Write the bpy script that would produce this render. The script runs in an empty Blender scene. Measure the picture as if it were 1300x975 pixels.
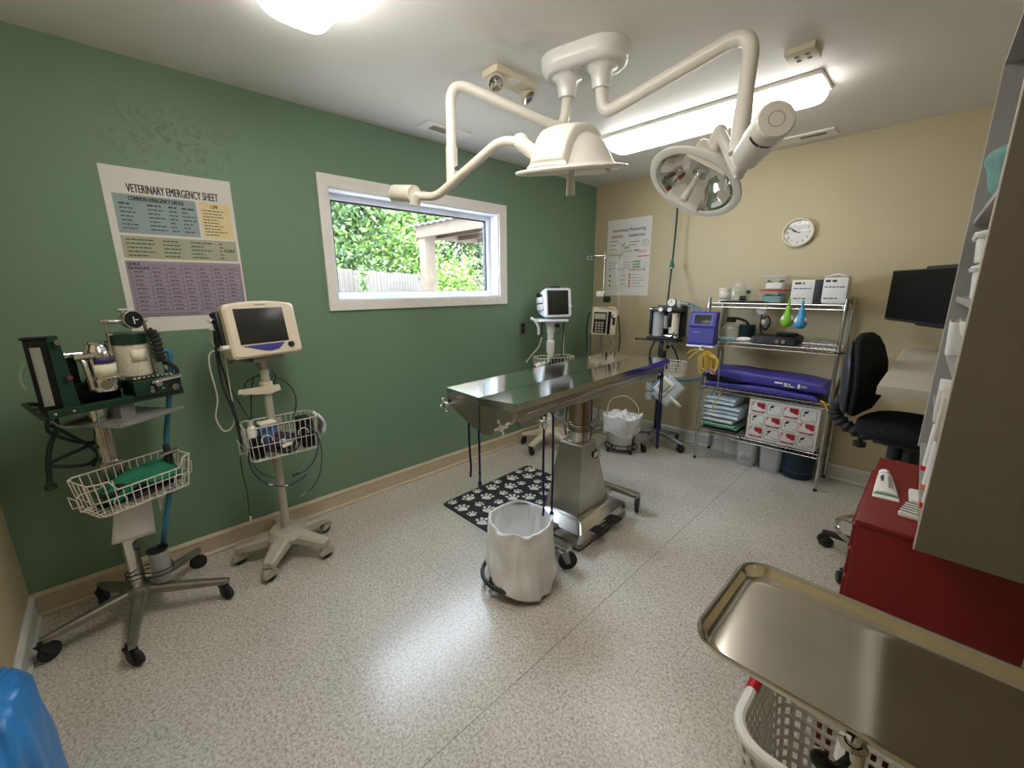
import bpy, bmesh, math, random
from mathutils import Matrix, Vector, noise as mnoise
R_ = math.radians
COL = bpy.context.scene.collection
rnd = random.Random(7)
# ------------------------------------------------------------------ materials
def mat(name, col, rough=.5, metal=0., var=.05, scale=18., bump=0., bscale=120., spec=.5, coat=0., alpha=1., trans=0., emit=None, estr=0., sub=0.):
    m = bpy.data.materials.new(name); m.use_nodes = True
    nt = m.node_tree; N = nt.nodes; L = nt.links
    b = N['Principled BSDF']
    b.inputs['Roughness'].default_value = rough; b.inputs['Metallic'].default_value = metal
    b.inputs['Specular IOR Level'].default_value = spec; b.inputs['Coat Weight'].default_value = coat
    b.inputs['Alpha'].default_value = alpha; b.inputs['Transmission Weight'].default_value = trans
    tc = N.new('ShaderNodeTexCoord'); nz = N.new('ShaderNodeTexNoise'); nz.inputs['Scale'].default_value = scale; nz.inputs['Detail'].default_value = 4
    L.new(tc.outputs['Object'], nz.inputs['Vector'])
    cr = N.new('ShaderNodeValToRGB')
    cr.color_ramp.elements[0].color = tuple(max(0, c*(1-var)) for c in col)+(1,)
    cr.color_ramp.elements[1].color = tuple(min(1, c*(1+var)) for c in col)+(1,)
    cr.color_ramp.elements[0].position = .3; cr.color_ramp.elements[1].position = .7
    L.new(nz.outputs['Fac'], cr.inputs['Fac']); L.new(cr.outputs['Color'], b.inputs['Base Color'])
    if bump:
        n2 = N.new('ShaderNodeTexNoise'); n2.inputs['Scale'].default_value = bscale; n2.inputs['Detail'].default_value = 3
        L.new(tc.outputs['Object'], n2.inputs['Vector'])
        bp = N.new('ShaderNodeBump'); bp.inputs['Strength'].default_value = bump; bp.inputs['Distance'].default_value = .004
        L.new(n2.outputs['Fac'], bp.inputs['Height']); L.new(bp.outputs['Normal'], b.inputs['Normal'])
    if emit:
        b.inputs['Emission Color'].default_value = tuple(emit)+(1,); b.inputs['Emission Strength'].default_value = estr
    return m
def s(r, g, b):   # sRGB 0-255 -> linear
    f = lambda v: (v/255/12.92) if v/255 <= .04045 else ((v/255+.055)/1.055)**2.4
    return (f(r), f(g), f(b))
def thin_glass(name, tint=(1, 1, 1), refl=.08, rough=.0, body=None, bodyfac=0.):
    m = bpy.data.materials.new(name); m.use_nodes = True; nt = m.node_tree; N = nt.nodes; L = nt.links
    for n in list(N): N.remove(n)
    out = N.new('ShaderNodeOutputMaterial'); tr = N.new('ShaderNodeBsdfTransparent'); gl = N.new('ShaderNodeBsdfGlossy')
    tr.inputs['Color'].default_value = tuple(tint)+(1,); gl.inputs['Roughness'].default_value = rough
    lw = N.new('ShaderNodeLayerWeight'); lw.inputs['Blend'].default_value = .5        # Schlick reflectance, the same from both sides
    pw = N.new('ShaderNodeMath'); pw.operation = 'POWER'; pw.inputs[1].default_value = 5; L.new(lw.outputs['Facing'], pw.inputs[0])
    ma = N.new('ShaderNodeMath'); ma.operation = 'MULTIPLY_ADD'; ma.inputs[1].default_value = .9; ma.inputs[2].default_value = .035; L.new(pw.outputs[0], ma.inputs[0])
    mx = N.new('ShaderNodeMixShader'); L.new(ma.outputs[0], mx.inputs['Fac'])
    base = tr.outputs[0]
    if body:
        df = N.new('ShaderNodeBsdfDiffuse')
        nz = N.new('ShaderNodeTexNoise'); nz.inputs['Scale'].default_value = 30
        cr = N.new('ShaderNodeValToRGB'); cr.color_ramp.elements[0].color = tuple(c*.9 for c in body)+(1,); cr.color_ramp.elements[1].color = tuple(body)+(1,)
        L.new(nz.outputs['Fac'], cr.inputs['Fac']); L.new(cr.outputs['Color'], df.inputs['Color'])
        m2 = N.new('ShaderNodeMixShader'); m2.inputs['Fac'].default_value = bodyfac
        L.new(tr.outputs[0], m2.inputs[1]); L.new(df.outputs[0], m2.inputs[2]); base = m2.outputs[0]
    L.new(base, mx.inputs[1]); L.new(gl.outputs[0], mx.inputs[2]); L.new(mx.outputs[0], out.inputs['Surface'])
    return m
M = {}
def mk(key, *a, **k): M[key] = mat(key, *a, **k)
mk('steel', (.60,.585,.55), .22, 1, .06, 40, .03, 300)
mk('steel_brushed', (.56,.54,.50), .34, 1, .08, 25, .04, 250)
mk('tabletop_steel', (.70,.69,.66), .11, 1, .05, 6, .012, 60)
mk('pedestal_steel', (.52,.50,.46), .3, 1, .10, 9, .05, 200)
mk('tray_steel', (.72,.68,.60), .12, 1, .06, 10, .004, 400)
mk('column_bronze', (.33,.26,.19), .28, 1, .1, 12)
mk('chrome', (.72,.71,.69), .1, 1, .03)
mk('wire_chrome', (.56,.55,.53), .22, 1, .04)
mk('grey_metal', (.30,.30,.28), .45, .5, .08, bump=.05)
mk('white_enamel', s(214,207,192), .28, 0, .02, coat=.3)
mk('lamp_white', s(226,221,209), .3, 0, .02, coat=.2)
mk('mount_white', s(222,222,218), .3, 0, .02, coat=.2)
mk('white_paint', s(240,236,230), .4, 0, .03, bump=.05)
mk('vinyl_white', s(232,236,244), .4, 0, .02)
mk('white_plastic', s(232,230,224), .4, 0, .03)
mk('beige_plastic', s(222,209,186), .45, 0, .02)
mk('cream_plastic', s(216,206,182), .5, 0, .03)
mk('putty_plastic', s(178,172,156), .5, 0, .03)
mk('black_plastic', (.012,.012,.013), .45, 0, .2)
mk('black_gloss', (.006,.006,.007), .3, 0, .1, spec=.3)
mk('black_screen', (.003,.003,.003), .5, 0, .1, spec=.15)
mk('black_rubber', (.018,.018,.018), .75, 0, .2)
mk('screen_dark', (.022,.021,.019), .25, 0, .1)
mk('dark_green_metal', s(14,52,36), .35, 0, .12, coat=.3)
mk('green_hose', s(16,44,36), .55, 0, .1)
mk('black_fabric', (.012,.012,.013), .95, 0, .3, 60, .3, 500, spec=.2)
mk('chair_shell', s(42,42,44), .5, 0, .1)
mk('blue_hose', s(46,112,140), .5, 0, .05)
mk('light_blue_hose', s(110,160,180), .4, 0, .05)
mk('navy_cord', s(22,30,82), .7, 0, .15)
mk('dark_cable', s(38,44,44), .5, 0, .1)
mk('blue_cable', s(24,62,92), .5, 0, .1)
mk('grey_cable', s(150,150,140), .5, 0, .05)
mk('white_cable', s(214,210,196), .5, 0, .03)
mk('green_cloth', s(22,112,82), .8, 0, .15, 30, .2, 80)
mk('purple_label', s(62,48,98), .5); mk('cable_purple', s(52,38,60), .5, 0, .2)
mk('paper', s(222,219,212), .7, 0, .02)
mk('cream_label', s(222,216,190), .6)
mk('granules', s(228,216,194), .8, 0, .22, 160, .6, 200)
mk('yellow_cord', s(206,168,56), .6, 0, .06)
mk('purple_plastic', s(66,62,142), .4, 0, .06)
mk('blue_vinyl', s(62,56,142), .42, 0, .08, 8, .12, 30)
mk('towel_blue', s(206,220,226), .9, 0, .08, 60, .3, 300)
mk('towel_green', s(140,190,156), .9, 0, .08, 60, .3, 300)
mk('towel_white', s(206,208,208), .9, 0, .06, 60, .3, 300)
mk('red_print', s(168,26,40), .5)
mk('ink', (.03,.03,.035), .6)
mk('ink_blue', s(60,70,130), .6)
mk('ink_red', s(150,50,60), .6)
mk('red_cart', s(118,10,14), .38, 0, .05, bump=.03)
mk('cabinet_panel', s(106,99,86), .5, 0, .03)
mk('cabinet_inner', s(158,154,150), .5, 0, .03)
mk('edge_band', s(205,198,186), .4, 0, .02)
mk('desk_laminate', s(176,168,154), .45, 0, .03)
mk('teal_cloth', s(110,152,146), .85, 0, .08, 40, .2)
mk('orange_plastic', s(206,110,76), .4)
mk('basket_plastic', s(216,212,204), .4, 0, .02)
mk('red_plastic', s(190,24,30), .4)
mk('blue_sheet', s(42,120,184), .35, 0, .12, 6, .2, 20)
mk('green_rubber', s(122,178,44), .45, 0, .05)
mk('sky_rubber', s(62,150,196), .45, 0, .05)
mk('dark_teal', s(24,56,64), .4)
mk('wood_fence', s(78,72,65), .85, 0, .12, 12)
mk('wood_beam', s(84,72,60), .85, 0, .15, 9)
mk('wood_dark', s(66,50,40), .85, 0, .15, 9)
mk('roof_metal', s(120,120,120), .5, .4)
mk('bark', s(80,62,48), .9, 0, .2, 10)
mk('gravel', s(150,140,125), .95, 0, .2, 20)
mk('galv', s(150,146,136), .35, .8, .12, 20)
mk('mirror', (.86,.86,.86), .05, 1, .02)
mk('rubber_tan', s(206,200,184), .6)
mk('lampglow', (.9,.9,.88), .4, 0, .02, emit=(1, .97, .92), estr=10.5)
mk('lampglow_far', (.9,.9,.88), .4, 0, .02, emit=(1, .97, .92), estr=6.)
mk('dark_slot', (.02,.02,.02), .7)
mk('pink_print', s(206,70,110), .6); mk('orange_print', s(206,150,80), .6); mk('green_print', s(110,150,90), .6); mk('teal_print', s(90,160,170), .6)
mk('poster_blue', s(148,166,168), .7); mk('poster_yellow', s(228,210,160), .7); mk('poster_green', s(170,172,146), .7); mk('poster_purple', s(158,146,162), .7)
mk('lime', s(150,190,70), .6)
M['glass'] = thin_glass('window_glass')
M['clear_plastic'] = thin_glass('clear_plastic', (.99,1,1), rough=.08, body=(.9,.92,.9), bodyfac=.07)
M['clear_glass'] = thin_glass('clear_glass', (.97,.99,.98), rough=.02, body=(.8,.82,.8), bodyfac=.08)
M['frosted'] = thin_glass('frosted_plastic', (.98,1,1), rough=.3, body=(.8,.82,.81), bodyfac=.45)
M['frost_blue'] = thin_glass('blue_tinted_plastic', (.18,.30,.38), rough=.15, body=(.02,.06,.09), bodyfac=.6)
def liner_mat():
    m = mat('bin_liner', s(244,244,244), .35, 0, .03, 8, .35, 26); b = m.node_tree.nodes['Principled BSDF']
    b.inputs['Subsurface Weight'].default_value = 0.; b.inputs['Alpha'].default_value = .93
    return m
M['liner'] = liner_mat()
M['leaf_bright'] = mat('leaf_bright', s(100,130,50), .6, 0, .45, 1.1); M['leaf_mid'] = mat('leaf_mid', s(72,100,46), .6, 0, .5, 1.3); M['leaf_dark'] = mat('leaf_dark', s(52,68,46), .65, 0, .5, 1.2)
# ------------------------------------------------------------------ geometry builder
RM = {}
class B:
    def __init__(self, Mx=None): self.bm = bmesh.new(); self.M = Mx or Matrix(); self.mi = 0
    def raw(self, vs, fs):
        v = [self.bm.verts.new(self.M @ Vector(p)) for p in vs]; out = []
        for f in fs:
            try: q = self.bm.faces.new([v[i] for i in f]); q.material_index = self.mi; out.append(q)
            except ValueError: pass
        return v, out
    def box(self, c, d, bev=0., rot=None, seg=2):
        m = Matrix.Translation(c)
        if rot: m = m @ (rot if isinstance(rot, Matrix) else Matrix.Rotation(rot, 4, 'Z'))
        m = m @ Matrix.Diagonal((d[0], d[1], d[2], 1))
        r = bmesh.ops.create_cube(self.bm, size=1, matrix=self.M @ m); vs = r['verts']
        fs = {f for v in vs for f in v.link_faces}
        for f in fs: f.material_index = self.mi
        if bev:
            es = list({e for v in vs for e in v.link_edges})
            r2 = bmesh.ops.bevel(self.bm, geom=es, offset=min(bev, min(d)*.49), segments=seg, affect='EDGES', profile=.6)
            for f in r2['faces']: f.material_index = self.mi
        return self
    def bx(self, x0, x1, y0, y1, z0, z1, bev=0.): return self.box(((x0+x1)/2, (y0+y1)/2, (z0+z1)/2), (abs(x1-x0), abs(y1-y0), abs(z1-z0)), bev)
    def tube(self, pts, r, seg=8, closed=False, cap=True):
        P = [Vector(p) for p in pts]; n = len(P)
        rr = r if isinstance(r, (list, tuple)) else [r]*n
        T = []
        for i in range(n):
            a = P[(i-1) % n] if (closed or i > 0) else P[i]; b = P[(i+1) % n] if (closed or i < n-1) else P[i]
            t = (b-a); T.append(t.normalized() if t.length > 1e-9 else Vector((0, 0, 1)))
        up = Vector((0, 0, 1)) if abs(T[0].z) < .9 else Vector((1, 0, 0))
        u = T[0].cross(up).normalized(); vs = []
        for i in range(n):
            u = (u - T[i]*u.dot(T[i])); u = u.normalized() if u.length > 1e-6 else T[i].orthogonal().normalized()
            w = T[i].cross(u)
            for k in range(seg):
                a = 2*math.pi*k/seg; vs.append(P[i] + (u*math.cos(a)+w*math.sin(a))*rr[i])
        fs = []
        for i in range(n if closed else n-1):
            j = (i+1) % n
            for k in range(seg):
                k2 = (k+1) % seg; fs.append((i*seg+k, i*seg+k2, j*seg+k2, j*seg+k))
        if cap and not closed: fs.append(tuple(range(seg))[::-1]); fs.append(tuple((n-1)*seg+k for k in range(seg)))
        self.raw(vs, fs); return self
    def cyl(self, a, b, r0, r1=None, seg=20): return self.tube([a, b], [r0, r0 if r1 is None else r1], seg)
    def lathe(self, prof, Mx=None, seg=28, a0=0., a1=None, wob=None):
        full = a1 is None; a1 = 2*math.pi if full else a1
        Mx = Mx or Matrix(); n = seg if full else seg+1; vs = []; fs = []
        for (r, z) in prof:
            for k in range(n):
                a = a0+(a1-a0)*k/seg; q = r
                if wob: q = r*wob(a, z)
                vs.append(Mx @ Vector((q*math.cos(a), q*math.sin(a), z)))
        for i in range(len(prof)-1):
            for k in range(seg):
                k2 = (k+1) % n; fs.append((i*n+k, i*n+k2, (i+1)*n+k2, (i+1)*n+k))
        self.raw(vs, fs); return self
    def prism(self, poly, z0, z1, Mx=None):
        n = len(poly); Mx = Mx or Matrix()
        vs = [Mx @ Vector((x, y, z0)) for x, y in poly]+[Mx @ Vector((x, y, z1)) for x, y in poly]
        fs = [tuple(range(n))[::-1], tuple(range(n, 2*n))]+[(i, (i+1) % n, n+(i+1) % n, n+i) for i in range(n)]
        self.raw(vs, fs); return self
    def loft(self, rings, cap=True, cap0=True):
        n = len(rings[0]); vs = [p for r in rings for p in r]; fs = []
        for i in range(len(rings)-1):
            for k in range(n): fs.append((i*n+k, i*n+(k+1) % n, (i+1)*n+(k+1) % n, (i+1)*n+k))
        if cap and cap0: fs.append(tuple(range(n))[::-1])
        if cap: fs.append(tuple((len(rings)-1)*n+k for k in range(n)))
        self.raw(vs, fs); return self
    def sphere(self, c, r, sc=(1, 1, 1), seg=16):
        prof = [(math.sin(math.pi*i/(seg//2))*1., -math.cos(math.pi*i/(seg//2))) for i in range(seg//2+1)]
        prof = [(max(a, 1e-4), z) for a, z in prof]
        return self.lathe(prof, Matrix.Translation(c) @ Matrix.Diagonal((r*sc[0], r*sc[1], r*sc[2], 1)), seg)
    def surf(self, fn, nu, nv, closeu=False):
        vs = []; fs = []; m = nu if closeu else nu+1
        for j in range(nv+1):
            for i in range(m): vs.append(fn(i/nu, j/nv))
        for j in range(nv):
            for i in range(nu):
                i2 = (i+1) % m; fs.append((j*m+i, j*m+i2, (j+1)*m+i2, (j+1)*m+i))
        self.raw(vs, fs); return self
    def text(self, string, Mx, size, width=None, align='C', depth=.0004, bold=0.):
        cu = bpy.data.curves.new('t', 'FONT'); cu.body = string; cu.size = size; cu.resolution_u = 2
        ob = bpy.data.objects.new('t', cu); me = ob.to_mesh()
        if me and len(me.vertices):
            xs = [v.co.x for v in me.vertices]; x0, x1 = min(xs), max(xs); k = (width/(x1-x0)) if width else 1.
            off = {'C': (x0+x1)/2, 'L': x0, 'R': x1}[align]
            for sh in ((-bold*.7, 0, bold*.7) if bold else (0,)):      # heavier weight: the same letters drawn a hair apart
                self.raw([Mx @ Vector(((v.co.x-off)*k+sh, v.co.y, depth+abs(sh)*.05+(1e-5 if sh > 0 else 0))) for v in me.vertices], [tuple(p.vertices) for p in me.polygons])
        ob.to_mesh_clear(); bpy.data.objects.remove(ob); bpy.data.curves.remove(cu); return self
    def obj(self, name, mats, parent=None, ang=35, world=False, thick=0., label=None, flat=False):
        bm = self.bm
        if world and parent is not None: bmesh.ops.transform(bm, matrix=RM[parent.name].inverted(), verts=bm.verts)
        bmesh.ops.recalc_face_normals(bm, faces=bm.faces)
        me = bpy.data.meshes.new(name); bm.to_mesh(me); bm.free()
        for m in (mats if isinstance(mats, (list, tuple)) else [mats]): me.materials.append(M[m] if isinstance(m, str) else m)
        if not flat:
            for p in me.polygons: p.use_smooth = True
            me.set_sharp_from_angle(angle=R_(ang))
        o = bpy.data.objects.new(name, me); COL.objects.link(o)
        if parent is not None: o.parent = parent; RM[o.name] = RM[parent.name]
        else: RM[o.name] = Matrix()
        if thick:
            md = o.modifiers.new('thickness', 'SOLIDIFY'); md.thickness = thick; md.offset = 0
        if label: o['label'] = label
        return o
def thing(name, label, cat, loc=(0, 0, 0), rz=0., group=None):
    o = bpy.data.objects.new(name, None); o.empty_display_size = .05; COL.objects.link(o)
    o.location = loc; o.rotation_euler = (0, 0, R_(rz)); RM[o.name] = Matrix.Translation(loc) @ Matrix.Rotation(R_(rz), 4, 'Z')
    o['label'] = label; o['category'] = cat
    if group: o['group'] = group
    return o
def tag(o, label, cat, group=None, kind=None):
    o['label'] = label; o['category'] = cat
    if group: o['group'] = group
    if kind: o['kind'] = kind
    return o
def struct(o): o['kind'] = 'structure'; return o
def rebase(o, loc):   # put a top-level mesh's origin at its base
    o.data.transform(Matrix.Translation(Vector(loc)*-1)); o.location = loc; RM[o.name] = Matrix.Translation(loc); return o
def smooth(pts, n=8, closed=False):
    P = [Vector(p) for p in pts]; out = []; m = len(P)
    rng = range(m if closed else m-1)
    for i in rng:
        p0 = P[i-1] if (i > 0 or closed) else P[0]*2-P[1]; p1 = P[i]; p2 = P[(i+1) % m]
        p3 = P[(i+2) % m] if (i+2 < m or closed) else P[-1]*2-P[-2]
        for k in range(n):
            t = k/n; out.append(.5*((2*p1)+(p2-p0)*t+(2*p0-5*p1+4*p2-p3)*t*t+(3*p1-p0-3*p2+p3)*t**3))
    if not closed: out.append(P[-1])
    return out
def fillet(pts, rad, n=8):
    P = [Vector(p) for p in pts]; out = [P[0]]
    for i in range(1, len(P)-1):
        a = (P[i-1]-P[i]); b = (P[i+1]-P[i]); r = rad[i-1] if isinstance(rad, (list, tuple)) else rad
        r = min(r, a.length*.49, b.length*.49); s0 = P[i]+a.normalized()*r; s1 = P[i]+b.normalized()*r
        for k in range(n+1):
            t = k/n; out.append(s0*(1-t)**2+P[i]*2*t*(1-t)+s1*t*t)
    out.append(P[-1]); return out
def basis(origin, x, y, z):
    m = Matrix.Identity(4)
    for i, v in enumerate((x, y, z)):
        for j in range(3): m[j][i] = v[j]
    for j in range(3): m[j][3] = origin[j]
    return m
def axis_m(origin, z, xhint=(1, 0, 0)):
    z = Vector(z).normalized(); x = Vector(xhint); x = (x-z*x.dot(z))
    x = x.normalized() if x.length > 1e-4 else z.orthogonal().normalized()
    return basis(Vector(origin), x, z.cross(x), z)
def rrect(w, h, r, n=5):
    out = []
    for cx, cy, a0 in ((w/2-r, h/2-r, 0), (-w/2+r, h/2-r, 90), (-w/2+r, -h/2+r, 180), (w/2-r, -h/2+r, 270)):
        for k in range(n+1): a = R_(a0+90*k/n); out.append((cx+r*math.cos(a), cy+r*math.sin(a)))
    return out
def caster(parent, x, y, yaw, r, w, ztop, fork='black_plastic', wheel='black_rubber', twin=False, world=False, wname='caster'):
    d = Vector((math.cos(yaw), math.sin(yaw), 0)); ax = Vector((-d.y, d.x, 0)); c = Vector((x, y, r))
    st = c - d*r*.55
    b = B()
    offs = (-w*.6, w*.6) if twin else (0,)
    for o_ in offs: b.tube([c+ax*(o_-w*.42), c+ax*(o_-w*.5*.6), c+ax*(o_+w*.5*.6), c+ax*(o_+w*.42)], [r*.86, r, r, r*.86], 20)
    wh = b.obj(wname+'_wheel' if False else 'caster_wheel', wheel, parent, world=world)
    b = B()
    hw = w*.62 if not twin else w*.18
    for sgn in ((-1, 1) if not twin else (0,)):
        q = ax*(sgn*hw); b.loft([[c+q+d*r*.25+ax*.002-Vector((0,0,r*.2)), c+q+d*r*.25-ax*.002-Vector((0,0,r*.2)), c+q-d*r*.25-ax*.002-Vector((0,0,r*.2)), c+q-d*r*.25+ax*.002-Vector((0,0,r*.2))],
                                 [st+q+d*r*.55+ax*.002+Vector((0,0,r*1.12)), st+q+d*r*.55-ax*.002+Vector((0,0,r*1.12)), st+q-d*r*.35-ax*.002+Vector((0,0,r*1.12)), st+q-d*r*.35+ax*.002+Vector((0,0,r*1.12))]])
    b.box(st+d*r*.1+Vector((0, 0, r*1.14)), (r*.95, hw*2+.006 if not twin else w*1.2, .006), .002, rot=yaw)
    if fork == 'putty_plastic':
        mm_ = axis_m(c, ax, d); hh = w*.72; mm_ = basis(c, d, Vector((0, 0, 1)), Vector((d.y, -d.x, 0)))
        b.loft([[mm_ @ Vector((q*r*math.cos(a), q*r*math.sin(a), zz)) for a in [R_(-10+200*k/12) for k in range(13)]] for q, zz in ((.2, -hh), (1.08, -hh), (1.16, -hh*.7), (1.16, hh*.7), (1.08, hh), (.2, hh))], cap=False)
    if twin: b.lathe([(.001, r*.95), (r*.8, r*.9), (r*1.02, r*.35), (r*1.04, r*.1)], Matrix.Translation((c.x, c.y, r*.25)) @ Matrix.Diagonal((1, 1, 1, 1)), 16)
    b.cyl((st.x, st.y, r*2.1), (st.x, st.y, max(ztop, r*2.1+.004)), r*.22)
    b.obj('caster_fork', fork, parent, world=world)
def dashes(b, Mx, u0, u1, v, h, rn, wmin=.3, wmax=1., z=.0004):
    x = u0; end = u0+(u1-u0)*(wmin+(wmax-wmin)*rn.random())
    while x < end:
        w = min(h*(1.5+3*rn.random()), end-x); b.raw([Mx @ Vector(p) for p in ((x, v, z), (x+w, v, z), (x+w, v+h, z), (x, v+h, z))], [(0, 1, 2, 3)]); x += w+h*.7
def rect(b, Mx, x0, x1, y0, y1, z): b.raw([Mx @ Vector(p) for p in ((x0, y0, z), (x1, y0, z), (x1, y1, z), (x0, y1, z))], [(0, 1, 2, 3)])
def wire_basket(parent, Mx, w, d, h, taper, wire, m='white_enamel', dip=0., nx=12, ny=4):
    # local frame: x width, y depth (front = -y), z up, bottom at z=0
    top = [Mx @ Vector((sx*w/2, sy*d/2, h)) for sx, sy in ((-1, -1), (1, -1), (1, 1), (-1, 1))]
    b = B(); k = 1-taper
    def rim(z, kx, ky, dipz=0.):
        p = []
        if dipz: p += [(-w/2*kx+.03, -d/2*ky, z), (-w*.34*kx, -d/2*ky, z), (-w*.28*kx, -d/2*ky, z-dipz), (w*.34*kx, -d/2*ky, z-dipz), (w*.40*kx, -d/2*ky, z), (w/2*kx-.03, -d/2*ky, z)]
        else: p += [(-w/2*kx+.02, -d/2*ky, z), (w/2*kx-.02, -d/2*ky, z)]
        p += [(w/2*kx, -d/2*ky+.02, z), (w/2*kx, d/2*ky-.02, z), (w/2*kx-.02, d/2*ky, z), (-w/2*kx+.02, d/2*ky, z), (-w/2*kx, d/2*ky-.02, z), (-w/2*kx, -d/2*ky+.02, z)]
        return [Mx @ Vector(q) for q in p]
    b.tube(rim(h, 1, 1, dip), wire*1.4, 6, closed=True)
    b.tube(rim(h*.45, 1-taper*.55, 1-taper*.55), wire, 5, closed=True); b.tube(rim(0, k, k), wire, 5, closed=True)
    for i in range(nx):
        t = -1+2*(i+.5)/nx; x = t*w/2
        zf = h-dip if (dip and -.56 < t < .72) else h
        b.tube([Mx @ Vector(q) for q in ((x, -d/2*(1-taper*(1-zf/h)), zf), (x*k, -d/2*k, 0), (x*k, d/2*k, 0), (x, d/2, h))], wire, 5)
    for i in range(ny):
        y = (-1+2*(i+.5)/ny)*d/2
        b.tube([Mx @ Vector(q) for q in ((-w/2, y, h), (-w/2*k, y*k, 0), (w/2*k, y*k, 0), (w/2, y, h))], wire, 5)
    return b
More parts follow.
